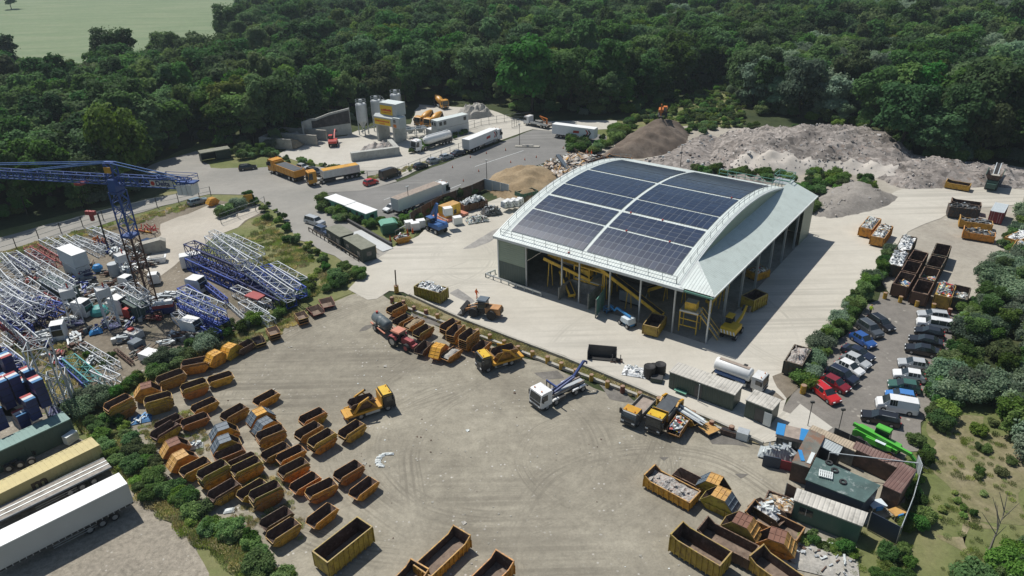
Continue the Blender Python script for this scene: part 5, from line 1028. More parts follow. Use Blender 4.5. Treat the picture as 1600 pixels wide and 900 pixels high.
def excavator(name, body_m, wheels=True, cabm='glass_dark', boom=((0, 2.), (2.6, 4.2), (4.2, 1.6)), tool='grab', catg='excavator', big=1., boom_m=None, rear=None):
    boom_m = boom_m or body_m; p = Proto(name, catg); mb = MB()
    if wheels:
        mb.box(-1.7, 1.7, -.7, .7, .55, 1.05, 'chassis'); p.add('undercarriage', mb)
        for x in (-1.3, 1.3):
            for s in (1, -1): p.add('wheel', wheel(.55, .45, x, s * 1.25))
    else:
        for s in (1, -1): q = MB(); q.prism([(-1.8, .25), (-1.5, 0), (1.5, 0), (1.8, .25), (1.8, .6), (1.5, .85), (-1.5, .85), (-1.8, .6)][::-1], s * 1.1 - .28, s * 1.1 + .28, 'chassis'); p.add('crawler_track', q)
        mb.box(-1.2, 1.2, -.8, .8, .4, 1.05, 'chassis'); p.add('undercarriage', mb)
    mb = MB(); mb.prism([(-2.2, 1.15), (.9, 1.15), (.9, 1.9), (-1.8, 2.1), (-2.2, 1.8)][::-1], -1.2, 1.2, body_m); p.add('upper_body', mb)
    if rear:
        mb = MB()
        for k in range(5): y = -1. + .5 * k; mb.poly([(-2.215, y, 1.2), (-2.215, y - .25, 1.2), (-2.215, y - .1, 1.8), (-2.215, y + .15, 1.8)], rear)
        p.add('warning_stripes', mb)
    mb = MB(); mb.box(-.1, 1.5, .2, 1.2, 1.3, 2.9, cabm, taper=.06); p.add('cab', mb); mb = MB(); mb.box(-.15, 1.5, .15, 1.25, 2.9, 2.98, body_m); p.add('cab_roof', mb)
    pts = [Vector((x, -.3, z)) for x, z in boom]; mb = MB(); mb.bar(pts[0], pts[1], .35, boom_m, .5); p.add('boom', mb)
    mb = MB(); mb.bar(pts[1], pts[2], .3, boom_m, .4); p.add('dipper_arm', mb); e = pts[2]; mb = MB()
    if tool == 'grab':
        for k in range(5): t = 6.28 * k / 5; d = Vector((math.cos(t), math.sin(t), 0)); mb.bar(e + Vector((0, 0, -.1)), e + d * .6 + Vector((0, 0, -.6)), .22, 'machine_dark'); mb.bar(e + d * .6 + Vector((0, 0, -.6)), e + d * .2 + Vector((0, 0, -1.1)), .16, 'machine_dark')
    else: mb.prism([(e.x - .1, e.z), (e.x + .5, e.z - .1), (e.x + .3, e.z - .9), (e.x - .6, e.z - .7)][::-1], -.9, .3, 'machine_dark')
    p.add(tool, mb); return p
c, a, _ = seg((697, 368), (668, 355)); excavator('material_handler', 'blue_steel', boom=((.6, 2.), (-.3, 5.6), (2.6, 1.6)), boom_m='blue_steel').put(c, a, 'blue wheeled material handler with a folded boom and grey cab', scale=1.12)
c, a, _ = seg((1133, 534), (1152, 512)); excavator('wheeled_excavator', 'yellow_paint', rear='white_paint', boom=((.9, 1.7), (3.2, 1.9), (5.0, 2.9)), tool='bucket').put(c, a, 'yellow wheeled excavator with red and white rear stripes in the hall shade', scale=1.)
c, a, _ = seg((1034, 204), (1032, 212)); excavator('crawler_excavator', 'orange_paint', False, boom=((.7, 2.), (3., 4.), (4., 1.)), tool='bucket').put(Vector((c.x, c.y, 5.2)), a, 'orange crawler excavator on top of the brown soil heap')
c, a, _ = seg((518, 236), (525, 219)); p = excavator('loading_shovel', 'red_paint', True, boom=((.5, 1.8), (2.4, 3.), (4.4, 3.6)), tool='bucket', catg='loader'); p.put(c, a, 'red loading shovel with its bucket lifted in the plant yard')
p = Proto('telehandler', 'telehandler'); mb = MB(); mb.prism([(-3, .8), (2.3, .8), (2.3, 1.5), (-2.6, 1.9), (-3, 1.6)][::-1], -.85, .85, 'green_bright'); p.add('chassis', mb)
mb = MB(); mb.box(-.9, .9, .15, 1.1, 1.4, 2.75, 'glass_dark', taper=.1); p.add('cab', mb); mb = MB(); mb.box(-.9, .9, .15, 1.15, 2.75, 2.88, 'green_bright', taper=.08); p.add('cab_roof', mb)
mb = MB(); mb.bar((-3.2, -.45, 2.3), (3.8, -.45, 1.6), .36, 'green_bright', .42); mb.bar((3.7, -.45, 1.6), (4.5, -.45, .9), .3, 'green_bright', .34); p.add('boom', mb); mb = MB(); mb.box(-1.4, 1.8, -1.15, -.7, 1., 1.7, 'green_bright', taper=.08); mb.box(-.2, 1., -1.16, -.72, 1.71, 1.76, 'boom_white'); p.add('engine_cover', mb)
for x in (-1.9, 1.8):
    for s in (1, -1): p.add('wheel', wheel(.62, .45, x, s * 1.2, 'lid_yellow'))
mb = MB(); mb.box(4.6, 4.75, -1.2, .4, .3, 1.2, 'chassis')
for y in (-.9, .1): mb.box(4.7, 5.8, y - .06, y + .06, .3, .38, 'chassis')
p.add('fork_carriage', mb); c, a, _ = seg((1345, 680), (1402, 706), .8); c.z = 0; p.put(c, a, 'bright green telehandler parked behind the sheds')
p = Proto('stone_crusher', 'crusher'); simple('crusher_green', (.035, .08, .065), .6, 0, .15); mb = MB()
for s in (1, -1): mb.prism([(-3, .1), (3, .1), (3.2, .5), (2.8, .95), (-2.8, .95), (-3.2, .5)][::-1], s * 1.1 - .25, s * 1.1 + .25, 'chassis')
p.add('crawler_track', mb); mb = MB(); mb.box(-4.2, 1.5, -1.2, 1.2, .95, 2.6, 'crusher_green'); mb.box(-4.8, -4.1, -1, 1, .8, 2., 'crusher_green'); p.add('engine_housing', mb)
mb = MB()
for s in (1, -1): mb.poly([(-3.6, s * 1.1, 2.6), (1.8, s * 1.1, 2.6), (2.2, s * 1.7, 4.), (-4., s * 1.7, 4.)], 'skip_rust'); mb.bar((-4, s * 1.7, 4), (2.2, s * 1.7, 4), .15, 'crusher_green')
mb.poly([(-3.6, -1.1, 2.6), (-3.6, 1.1, 2.6), (-4, 1.7, 4), (-4, -1.7, 4)], 'skip_rust'); mb.poly([(-3.5, -1, 2.7), (1.8, -1, 2.7), (1.8, 1, 2.7), (-3.5, 1, 2.7)], 'gravel_fill'); p.add('hopper', mb)
mb = MB()
for s in (.5, -.5): mb.bar((1.5, s, 2.2), (5.2, s, 4.6), .14, 'boom_white', .3)
mb.bar((1.5, 0, 2.2), (5.2, 0, 4.6), .8, 'rubber', .08); p.add('discharge_belt', mb); c, a, _ = seg((1542, 308), (1556, 276)); p.put(c, a, 'dark green mobile stone crusher with raised pale belt arms', scale=.95)
# ---- trailers and containers at the bottom left
simple('cont_yellow', (.5, .42, .19), .6, 0, .1, .6, dirt=(.35, .27, .12), dirt_lo=.6, dirt_hi=.8); simple('cont_green', (.05, .09, .08), .6, 0, .12, .6); simple('cont_green_roof', (.17, .28, .255), .6, 0, .08, .8); simple('cont_red', (.2, .02, .03), .6, 0, .12); simple('cont_grey', (.5, .55, .57), .55, 0, .06); simple('deck_board', (.3, .275, .24), .85, 0, .3, .8, dirt=(.14, .11, .09), dirt_lo=.5, dirt_hi=.7)
def container(L=12.19, H=2.6, W=2.44, m='cont_green', roof=None, door=True, name='shipping_container'):
    p = Proto(name, 'container'); w = W / 2; l = L / 2; mb = MB(); n = int(L / .28); roof = roof or m
    for s in (1, -1):                                                 # corrugated sides
        ys = [s * (w - .02 if (k // 2) % 2 else w - .06) for k in range(2 * n)]
        xs_ = [-l + L * (k // 2 + (k % 2) * .999) / n for k in range(2 * n)]
        for k in range(2 * n - 1):
            q = [(xs_[k], ys[k], .12), (xs_[k + 1], ys[k + 1], .12), (xs_[k + 1], ys[k + 1], H - .1), (xs_[k], ys[k], H - .1)]; mb.poly(q if s < 0 else q[::-1], m)
    mb.poly([(-l, -w, .1), (-l, -w, H - .05), (-l, w, H - .05), (-l, w, .1)], m); mb.poly([(l - .02, -w, .1), (l - .02, w, .1), (l - .02, w, H - .05), (l - .02, -w, H - .05)], m); B = p.add('walls', mb)
    mb = MB()
    for k in range(n): x0 = -l + L * k / n; mb.box(x0, x0 + L / n, -w + .05, w - .05, H - .12, H - (.0 if k % 2 else .035), roof)
    p.add('roof', mb); mb = MB()
    for s in (1, -1):
        mb.bar((-l, s * (w - .05), H - .06), (l, s * (w - .05), H - .06), .13, roof, .14); mb.bar((-l, s * (w - .05), .08), (l, s * (w - .05), .08), .13, m, .16)
        for x in (-l + .06, l - .06): mb.bar((x, s * (w - .06), 0), (x, s * (w - .06), H), .16, m)
    p.add('frame', mb)
    if door:
        for s in (1, -1):
            mb = MB(); mb.box(l, l + .04, s * w / 2 - w / 2 + .05, s * w / 2 + w / 2 - .05, .15, H - .15, m)
            for y in (s * w * .35, s * w * .7): mb.tube((l + .07, y, .2), (l + .07, y, H - .2), .025, 'galv', 6)
            p.add('door', mb)
    return p
def endseg(end, along, z, L):
    p, q = G(*end, z), G(*along, z); d = (p - q).normalized(); c = p - d * (L / 2); c.z = 0; return c, math.atan2(d.y, d.x), d
c, a, d = endseg((149, 688.7), (0, 761), 2.6, 12.19); p = container(12.19, 2.6, 2.44, 'cont_yellow')
cv = bpy.data.curves.new('letter_mark', 'FONT'); cv.body = 'm'; cv.size = 2.2; cv.extrude = .012; cv.offset = .05; to = bpy.data.objects.new('t', cv); COL.objects.link(to); dg = bpy.context.evaluated_depsgraph_get(); tm = bpy.data.meshes.new_from_object(to.evaluated_get(dg)); bpy.data.objects.remove(to)
def textmesh(body, size, mat, M4, bold=.0):
    cv = bpy.data.curves.new('txt', 'FONT'); cv.body = body; cv.size = size; cv.extrude = .012; cv.offset = bold; cv.align_x = 'CENTER'; cv.align_y = 'CENTER'
    to = bpy.data.objects.new('t', cv); COL.objects.link(to); me = bpy.data.meshes.new_from_object(to.evaluated_get(bpy.context.evaluated_depsgraph_get())); bpy.data.objects.remove(to)
    me.transform(M4); me.materials.clear(); me.materials.append(M[mat]); return me
side = lambda x, y, z: Matrix.Translation((x, y, z)) @ Matrix.Rotation(rad(90), 4, 'X')           # reads from -y
front = lambda x, y, z: Matrix.Translation((x, y, z)) @ Matrix.Rotation(rad(90), 4, 'Z') @ Matrix.Rotation(rad(90), 4, 'X')  # reads from +x
simple('mark_brown', (.09, .06, .03), .8)
p.add('letter_mark', textmesh('m', 2.3, 'mark_brown', side(-1., -1.215, 1.45), .09), 0); p.put(c, a, 'long yellow shipping container with a brown letter m, lower left')
c, a, d = endseg((104, 648.4), (0, 695.5), 2.9, 12.19); container(12.19, 2.9, 2.44, 'cont_green', 'cont_green_roof').put(c, a, 'long green container with a pale green roof beside the hedge, lower left')
mb = MB(); mb.box(-.8, .8, -.45, .45, .1, 1.3, 'trim_white'); mb.box(-.75, .75, -.47, .47, .3, 1.1, 'galv'); one('cooling_unit', 'machine', mb, G(113, 690), a + .3, 'small white slatted cooling unit behind the green container')
def trailer_base(p, L, z=1.1, axw=(1.6, 2.9, 4.2)):
    mb = MB()
    for s in (.5, -.5): mb.box(-L / 2, L / 2, s - .07, s + .07, .8, z, 'chassis')
    for s in (1, -1): mb.bar((-L / 2 + 5.2, s * 1.22, .55), (L / 2 - 4, s * 1.22, .55), .05, 'galv'); mb.bar((-L / 2 + 5.2, s * 1.22, .85), (L / 2 - 4, s * 1.22, .85), .05, 'galv')
    p.add('chassis', mb)
    for x in axw:
        for s in (1, -1): p.add('wheel', wheel(.5, .36, L / 2 - x - .6, s * 1.22))
c, a, d = endseg((192, 747), (0, 841), 4., 13.6); p = Proto('curtain_trailer', 'trailer'); mb = MB(); mb.box(-6.8, 6.8, -1.27, 1.27, 1.3, 3.9, 'curtain_grey'); B = p.add('curtain_side', mb)
mb = MB(); mb.box(-6.82, 6.82, -1.29, 1.29, 3.9, 4.02, 'trailer_white'); p.add('roof', mb); mb = MB(); mb.box(-6.8, 6.8, -1.28, 1.28, 1.1, 1.3, 'chassis'); p.add('side_rail', mb)
for k in range(22):
    mb = MB(); x = -6.5 + 13 * k / 21
    for s in (1, -1): mb.box(x - .04, x + .04, s * 1.29 - .01, s * 1.29 + .01, 1.05, 1.6, 'galv')
    p.add('strap', mb, B)
mb = MB()
for s in (1, -1): mb.box(6.8, 6.84, s * .62 - .6, s * .62 + .6, 1.3, 3.88, 'galv')
p.add('rear_door', mb); trailer_base(p, 13.6); p.put(c, a, 'long white curtain sided trailer, nearest at the bottom left')
c, a, d = endseg((168, 722), (0, 802.5), 1.35, 13.6); p = Proto('flatbed_trailer', 'trailer'); mb = MB(); mb.box(-6.8, 6.8, -1.2, 1.2, 1.2, 1.33, 'deck_board'); p.add('deck', mb)
mb = MB()
for s in (1, -1): mb.bar((-6.8, s * 1.24, 1.27), (6.8, s * 1.24, 1.27), .1, 'lid_grey', .2)
for y in (.4, -.4): mb.bar((-6.8, y, 1.36), (6.8, y, 1.36), .14, 'galv', .05)
p.add('side_rail', mb); trailer_base(p, 13.6); p.put(c, a, 'empty flatbed trailer between the yellow container and the white trailer')
c = G(22, 728); p = Proto('lorry_wreck', 'lorry'); mb = MB(); mb.box(-3, .5, -.45, .45, .6, .9, 'chassis'); p.add('chassis', mb)
mb = MB(); mb.box(-3.4, -1.2, -1., 1., .9, 1.7, 'white_paint', taper=.1); p.add('cab_shell', mb)
for x in (-.4, .8, 2.): 
    for s in (1, -1): p.add('wheel', wheel(.5, .4, x, s * 1.05))
p.put(c, rad(30), 'stripped lorry chassis with bare wheels beside the yellow container')
# ------------------------------------------------------------------ crane hire yard
simple('lattice_white', (.56, .59, .61), .5, 0, .08, 1); simple('lattice_blue', (.018, .06, .33), .5, 0, .15, 1); simple('lattice_navy', (.016, .026, .12), .5, 0, .15, 1); simple('lattice_teal', (.05, .3, .29), .5, 0, .12, 1); simple('lattice_red', (.32, .05, .05), .55, 0, .15, 1); simple('lattice_grey', (.4, .44, .46), .55, 0, .12, 1); simple('lattice_rust', (.09, .045, .03), .8, 0, .2, 1); simple('crane_blue', (.025, .075, .26), .5, 0, .12, .8); simple('tie_blue', (.05, .14, .36), .5, 0, .1)
LW = {'white': 'lattice_white', 'blue': 'lattice_blue', 'navy': 'lattice_navy', 'teal': 'lattice_teal', 'red': 'lattice_red', 'grey': 'lattice_grey', 'rust': 'lattice_rust'}
def lattice(mb, L, w, h, m, c=.14, b=.065, z0=0., x0=0., taper=1.):
    n = max(2, round(L / max(w, 1.1))); nodes_ = []
    for i in range(n + 1):
        t = i / n; s = 1 - (1 - taper) * t; x = x0 + L * t
        nodes_.append([Vector((x, -w / 2 * s, z0)), Vector((x, w / 2 * s, z0)), Vector((x, w / 2 * s, z0 + h * s)), Vector((x, -w / 2 * s, z0 + h * s))])
    for k in range(4): mb.bar(nodes_[0][k], nodes_[-1][k], c, m)
    for i in range(n + 1):
        for k in range(4):
            if i in (0, n) or k % 2: mb.bar(nodes_[i][k], nodes_[i][(k + 1) % 4], b, m, cap=False)
    for i in range(n):
        for k in range(4):
            a, d = (k, (k + 1) % 4) if (i + k) % 2 else ((k + 1) % 4, k); mb.bar(nodes_[i][a], nodes_[i + 1][d], b, m, cap=False)
            if w > 1.7: mb.bar(nodes_[i][d], nodes_[i][a].lerp(nodes_[i + 1][d], .5), b * .8, m, cap=False)
    return mb
LC = {}
def section(a, b, w, col, z, lab, grp, h=None, taper=1., base=(0, 0), sc=1.):
    h = h or w; p = (base[0] + a[0] / sc, base[1] + a[1] / sc); q = (base[0] + b[0] / sc, base[1] + b[1] / sc)
    c, an, L = seg(p, q, z + h); L = round(L * 2) / 2; key = (L, w, h, col, taper)
    if key not in LC: dk = 1.5 if col in ('blue', 'navy') else 1.; LC[key] = lattice(MB(), L, w, h, LW[col], (.14 if w > 1.3 else .1) * dk, (.065 if w > 1.3 else .055) * dk * 1.1, 0, -L / 2, taper).mesh('crane_section')
    c.z = z; P_ = Proto('crane_section', 'crane section'); P_.add('crane_section', LC[key]); P_.put(c, an, lab, grp)
gW = 'white lattice crane sections laid in the left of the crane yard'; gB = 'lattice crane sections stacked in the right of the crane yard'
Z1 = ((0, 360), 8.)
lw = ['white lattice section laid beside the road fence of the crane yard', 'white lattice section lying among others left of the white stacked containers']
for a, b, w, col, z, lab, *o in [
    ((30, 290), (300, 530), 1.4, 'white', 0, 'white lattice section at the left margin beside the road fence'), ((-60, 300), (200, 590), 2.2, 'white', .4, 'wide white lattice section cut by the left margin'), ((150, 270), (430, 450), 1.6, 'white', 1.6, 'white lattice section resting on a navy one near the fence'), ((160, 300), (440, 480), 1.6, 'navy', 0, 'navy lattice section under a white one near the fence'),
    ((340, 235), (640, 410), 1.3, 'white', 0, 'white lattice section between two red ones'), ((330, 210), (560, 370), 1.1, 'red', 0, 'short red lattice section near the fence'), ((420, 180), (740, 370), 1.4, 'red', .2, 'long red lattice section beside the white containers'), ((530, 100), (850, 265), 1.5, 'white', .3, lw[0]), ((690, 80), (960, 225), 1.5, 'white', 0, lw[0]), ((780, 55), (1010, 215), 1.3, 'white', .2, lw[0]),
    ((930, 75), (1290, 200), 1.2, 'white', 0, lw[0]), ((1000, 135), (1250, 260), 1.2, 'white', 0, lw[0]), ((450, 380), (880, 640), 1.5, 'white', .4, lw[1]), ((510, 510), (870, 710), 1.6, 'white', 2.7, 'white lattice section lying on top of the dark green container'), ((130, 630), (480, 820), 1.7, 'white', 1.2, lw[1]), ((290, 600), (780, 860), 1.7, 'white', .8, 'tapering white lattice section ending beside the dark green container', None, .45), ((0, 650), (320, 860), 1.8, 'white', 1.2, lw[1]), ((-90, 660), (230, 890), 1.8, 'white', 1.4, lw[1]), ((60, 720), (380, 900), 1.6, 'blue', 0, 'blue lattice section buried under white ones'),
    ((-30, 560), (230, 740), 1.8, 'white', .3, lw[1]), ((500, 790), (700, 900), 1.3, 'red', 0, 'red lattice section beside the tapering white one')]:
    section(a, b, w, col, z, lab, gW if lab in lw else None, None, o[1] if len(o) > 1 else 1., *Z1)
for a, b, w, col, z, lab in [((0, 10), (300, 180), 2.3, 'white', 4.2, 'big white lattice section on top of the blue pile at the left'), ((40, 70), (320, 220), 2.3, 'navy', 2.1, 'navy lattice section in the middle of the pile at the left'), ((60, 130), (330, 280), 2.3, 'navy', 0, 'navy lattice section at the bottom of the pile at the left'), ((260, 0), (560, 80), 2., 'white', 3.2, 'white lattice section leaning over the blue pile'), ((420, 60), (720, 140), 1.8, 'blue', .5, 'blue lattice section in front of the blue pile'), ((40, 230), (410, 560), 1.5, 'white', 1.5, 'white lattice section resting on a red one above the striped columns'), ((20, 290), (390, 600), 1.5, 'red', 0, 'red lattice section under a white one above the striped columns'), ((40, 470), (310, 680), .7, 'white', 0, 'thin white lattice boom in the weeds at the left'), ((-40, 560), (110, 650), 1.2, 'white', 0, 'short white lattice section in the weeds at the left margin'), ((-40, 640), (230, 850), 1.7, 'white', 1.7, 'white lattice section on a blue one beside the striped columns'), ((-30, 690), (250, 900), 1.7, 'blue', 0, 'blue lattice section under a white one beside the striped columns')]:
    section(a, b, w, col, z, lab, None, None, 1., (0, 460), 8.)
for a, b, w, col, z, lab in [((106, 556), (150, 592), 1.8, 'teal', .2, 'turquoise lattice section near the hedge'), ((128, 536), (182, 568), 1., 'white', 0, 'narrow white lattice boom right of the turquoise one'), ((147, 575), (181, 590), 1.5, 'white', .6, 'white and blue lattice section below the turquoise one'), ((113, 532), (174, 577), .5, 'grey', 0, 'thin pale rail lying in the yard weeds'), ((180, 545), (206, 566), .5, 'rust', 0, 'rusty thin rail lying beside the hedge'), ((92, 560), (134, 598), .8, 'blue', 0, 'blue frame lying left of the turquoise section'), ((35, 568), (48, 598), 1., 'blue', 0, 'short blue lattice piece beside the standing grey tower')]:
    section(a, b, w, col, z, lab, None)
for a, b, w, col, z, lab in [((300, 330), (900, 600), 2.2, 'blue', 0, 'blue lattice section in the shade below the navy pair'), ((960, 420), (1330, 620), 1.9, 'blue', .2, 'blue lattice section at the middle of the right pile'), ((1080, 520), (1500, 800), 2., 'navy', 0, 'navy lattice section beneath the bright blue one'), ((200, 700), (480, 890), 1.9, 'blue', .2, 'blue lattice section under the white one by the white machine house')]: section(a, b, w, col, z, lab, None, None, 1., (260, 360), 8.)
for a, b, w, col, z, lab in [((-40, 180), (200, 300), 2.1, 'blue', .2, 'blue lattice section at the left margin below the big pile'), ((330, 130), (620, 260), 2., 'navy', .1, 'navy lattice section in the shade of the big pile'), ((-60, 740), (180, 900), 2., 'navy', 0, 'navy lattice section behind the striped columns'), ((60, 250), (330, 420), 1.8, 'blue', .1, 'blue lattice section behind the white and red pair')]: section(a, b, w, col, z, lab, None, None, 1., (0, 460), 8.)
Z5 = ((260, 360), 8.)
for a, b, w, col, z, lab in [((280, 150), (930, 420), 2.2, 'navy', 2.2, 'long navy lattice section, upper of two at the right pile'), ((300, 250), (960, 520), 2.2, 'navy', 0, 'long navy lattice section, lower of two at the right pile'), ((530, 60), (960, 380), 1.7, 'white', 4.4, 'white lattice section on top of the right pile'), ((640, 60), (1130, 340), 1.7, 'white', 3.6, 'second white lattice section on top of the right pile'), ((560, 0), (900, 150), 1.3, 'white', 1.5, 'white lattice section at the back of the right pile'), ((790, 50), (1180, 230), 1.5, 'white', 1., 'pale lattice section on the grass side of the right pile'), ((620, 440), (1480, 850), 2.2, 'navy', 0, 'long dark lattice section at the front of the right pile'),
    ((1020, 430), (1540, 780), 1.6, 'white', 2.6, 'white lattice section over a bright blue one'), ((1030, 480), (1550, 840), 1.8, 'blue', .6, 'bright blue lattice section under a white one'), ((1230, 440), (1690, 730), 1.6, 'blue', 1.6, 'blue lattice section at the right end of the pile'), ((1290, 470), (1640, 700), 1.4, 'white', 3.1, 'white lattice section on the blue one at the right end'), ((1340, 400), (1720, 610), 1.5, 'white', .6, 'white lattice section on the grass at the far right of the pile'), ((840, 700), (1270, 900), 1.5, 'white', .2, 'white lattice section with a rusty red cover'), ((490, 660), (740, 860), .8, 'blue', .6, 'blue beam frame in front of the right pile')]:
    section(a, b, w, col, z, lab, None, None, 1., *Z5)
for a, b, w, col, z, lab in [((282, 452), (344, 478), 1.8, 'white', 3.6, 'white lattice section on the three high blue stack'), ((283, 462), (346, 490), 1.8, 'blue', 1.8, 'blue lattice section, middle of the three high stack'), ((284, 472), (350, 502), 1.8, 'blue', 0, 'blue lattice section, lowest of the three high stack'), ((283, 482), (312, 502), 1.2, 'white', .3, 'short white lattice section beside the three high stack'), ((308, 500), (340, 521), 1.4, 'blue', 0, 'short blue lattice section ending at the hedge'), ((272, 488), (296, 510), 1.2, 'white', .2, 'white frame with a board bed beside the blue stack'), ((186, 445), (224, 466), 1.5, 'white', 2.6, 'white lattice section laid over a dark container at the crane foot'), ((204, 440), (228, 458), 1.2, 'white', 3.4, 'second white lattice section at the crane foot'), ((150, 357), (196, 380), 1.5, 'white', .2, 'white lattice section behind the pipe props'), ((140, 355), (190, 372), 1.4, 'white', .2, 'white lattice section nearest the road behind the pipe props'), ((116, 368), (160, 388), .9, 'grey', 0, 'narrow grey lattice section in front of the pipe props'), ((155, 388), (182, 378), 1., 'grey', 0, 'grey lattice section lying across beside the pipe props'), ((352, 470), (386, 500), .5, 'grey', 0, 'pale thin rail in the weeds by the right pile'), ((378, 470), (415, 492), 1.5, 'white', 0, 'bundle of white lattice frames near the hedge'), ((388, 478), (425, 500), 1.3, 'grey', 0, 'grey lattice frames near the hedge')]:
    section(a, b, w, col, z, lab, None)
mb = MB(); mb.box(-1.6, 1.6, -1., 1., 0, .25, 'lattice_red', top='lattice_red'); one('rusty_cover', 'cover', mb, G(399, 463, 1.8), rad(-30), 'rusty red sheet cover lying on a white lattice section')
for k, (px, py, H_, w, col, lab) in enumerate([(95, 640, 10.5, 2.6, 'grey', 'tall grey lattice tower standing beside the striped columns'), (105, 632, 5.2, 2.2, 'grey', 'low grey lattice tower standing near the hedge'), (121, 505, 6.5, 1.9, 'white', 'white lattice tower with a solid head standing left of a white machine house'), (178, 510, 7.2, 1.8, 'white', 'tall white lattice tower standing right of the teal dome'), (198, 428, 4.2, 1.9, 'white', 'white lattice tower standing behind the small white cabin')]):
    P_ = Proto('standing_crane_section', 'crane section'); q = MB(); lattice(q, H_, w, w, LW[col], .18, .1); q.v = [(y, z - w / 2, x) for x, y, z in q.v]; q.f = [tuple(reversed(f)) for f in q.f]; P_.add('lattice', q)
    q = MB(); q.box(-w / 2 - .1, w / 2 + .1, -w / 2 - .1, w / 2 + .1, 0, .2, 'lattice_navy'); P_.add('base_plate', q)
    if col == 'white': q = MB(); q.box(-w / 2 - .02, w / 2 + .02, -w / 2 - .02, w / 2 + .02, H_ - 1.4, H_, 'lattice_white', top='curtain_grey'); q.tube((.3, .2, H_), (.3, .2, H_ + .8), .12, 'red_paint', 7); P_.add('head_plate', q)
    P_.put(G(px, py), rad(20 + 7 * k), lab)
# the erected tower crane
B = G(236, 481); JD = (G(325, 290, 22.6) - G(0, 272, 22.6)).normalized(); JA = math.atan2(JD.y, JD.x); P_ = Proto('tower_crane', 'crane')
def vert(mb, z0, z1, w, m, c, b): q = MB(); lattice(q, z1 - z0, w, w, m, c, b); o = len(mb.v); mb.v += [(y, z - w / 2, x + z0) for x, y, z in q.v]; mb.f += [tuple(o + i for i in reversed(f)) for f in q.f]; k = mb.mi(m); mb.m += [k] * len(q.f)
mb = MB(); vert(mb, 0, 14.6, 1.9, 'lattice_rust', .19, .1); P_.add('lower_mast', mb); mb = MB(); vert(mb, 14.6, 22.6, 1.9, 'crane_blue', .19, .1); mb.box(-1.1, 1.1, -1.1, 1.1, 14.3, 14.7, 'crane_blue'); P_.add('upper_mast', mb)
mb = MB(); mb.box(-.9, .9, -.9, .9, 22.6, 23.9, 'crane_blue'); mb.tube((0, 0, 22.3), (0, 0, 22.7), 1.15, 'crane_blue', 14); P_.add('slewing_ring', mb)
mb = MB(); vert(mb, 23.9, 27.6, 1.3, 'crane_blue', .2, .1); mb.bar((-.9, 0, 27.6), (.9, 0, 27.6), .5, 'crane_blue', .25); P_.add('tower_head', mb)
mb = MB(); q = MB(); lattice(q, 42, 1.3, 1.3, 'crane_blue', .15, .08); mb = q; mb.v = [(-x - 1.1, y, z + 24) for x, y, z in mb.v]; P_.add('jib', mb)
mb = MB(); lattice(mb, 13.2, 1.3, 1.5, 'crane_blue', .16, .09, 23.9, 1.1); CJ = P_.add('counter_jib', mb)
mb = MB()
for s in (.5, -.5): mb.bar((.6, s, 27.6), (12.5, s, 25.5), .12, 'tie_blue', .14); mb.bar((-.6, s, 27.6), (-17, s, 25.4), .12, 'tie_blue', .14); mb.bar((-.6, s, 27.6), (-38, s, 25.4), .12, 'tie_blue', .14)
P_.add('tie_rods', mb)
for k in range(3): mb = MB(); mb.box(12.3 + .95 * k, 13.15 + .95 * k, -1., 1., 22.9, 24.6 + .1 * k, 'white_paint'); P_.add('counterweight', mb, CJ)
mb = MB(); mb.box(12.2, 15.6, -.8, .8, 24.9, 25.1, 'crane_blue'); rails([(9.5, -.9, 25.2), (14.8, -.9, 25.2), (15.4, .9, 25.2), (9.5, .9, 25.2)], mb, 1., m='crane_blue', w=.07); P_.add('walkway', mb, CJ)
mb = MB(); mb.box(7.4, 11.6, -.82, -.76, 24.1, 25.2, 'curtain_grey'); BD = P_.add('name_board', mb, CJ); P_.add('lettering', textmesh('Delta', 1.2, 'lattice_navy', side(9.8, -.83, 24.65), .03), BD); mb = MB(); mb.lathe([(.38, 0), (0, .04)], 'red_paint', 12); mb.v = [(7.95 + x, -.83 - z, 24.65 + y) for x, y, z in mb.v]; P_.add('round_mark', mb, BD)
mb = MB(); mb.box(.2, 1.5, -1.9, -.7, 23.2, 25.2, 'crane_blue', taper=.08); CB = P_.add('cab', mb); mb = MB(); mb.box(-.6, .6, -.95, -.7, 26., 27., 'lid_yellow'); P_.add('yellow_box', mb)
mb = MB(); mb.box(-7.4, -6, -.9, .9, 23.5, 23.9, 'lattice_red'); P_.add('trolley', mb)
mb = MB(); mb.bar((-6.7, .3, 23.6), (-6.7, .3, 18.6), .05, 'black'); mb.bar((-6.7, -.3, 23.6), (-6.7, -.3, 18.6), .05, 'black'); mb.box(-7.6, -5.8, -.3, .3, 17.9, 18.6, 'lattice_red'); mb.box(-6.95, -6.45, -.25, .25, 16.8, 17.9, 'lattice_red'); P_.add('hook_block', mb)
P_.put(B, JA, 'tall tower crane with a blue head and jib over a rust brown lower mast', scale=.945)
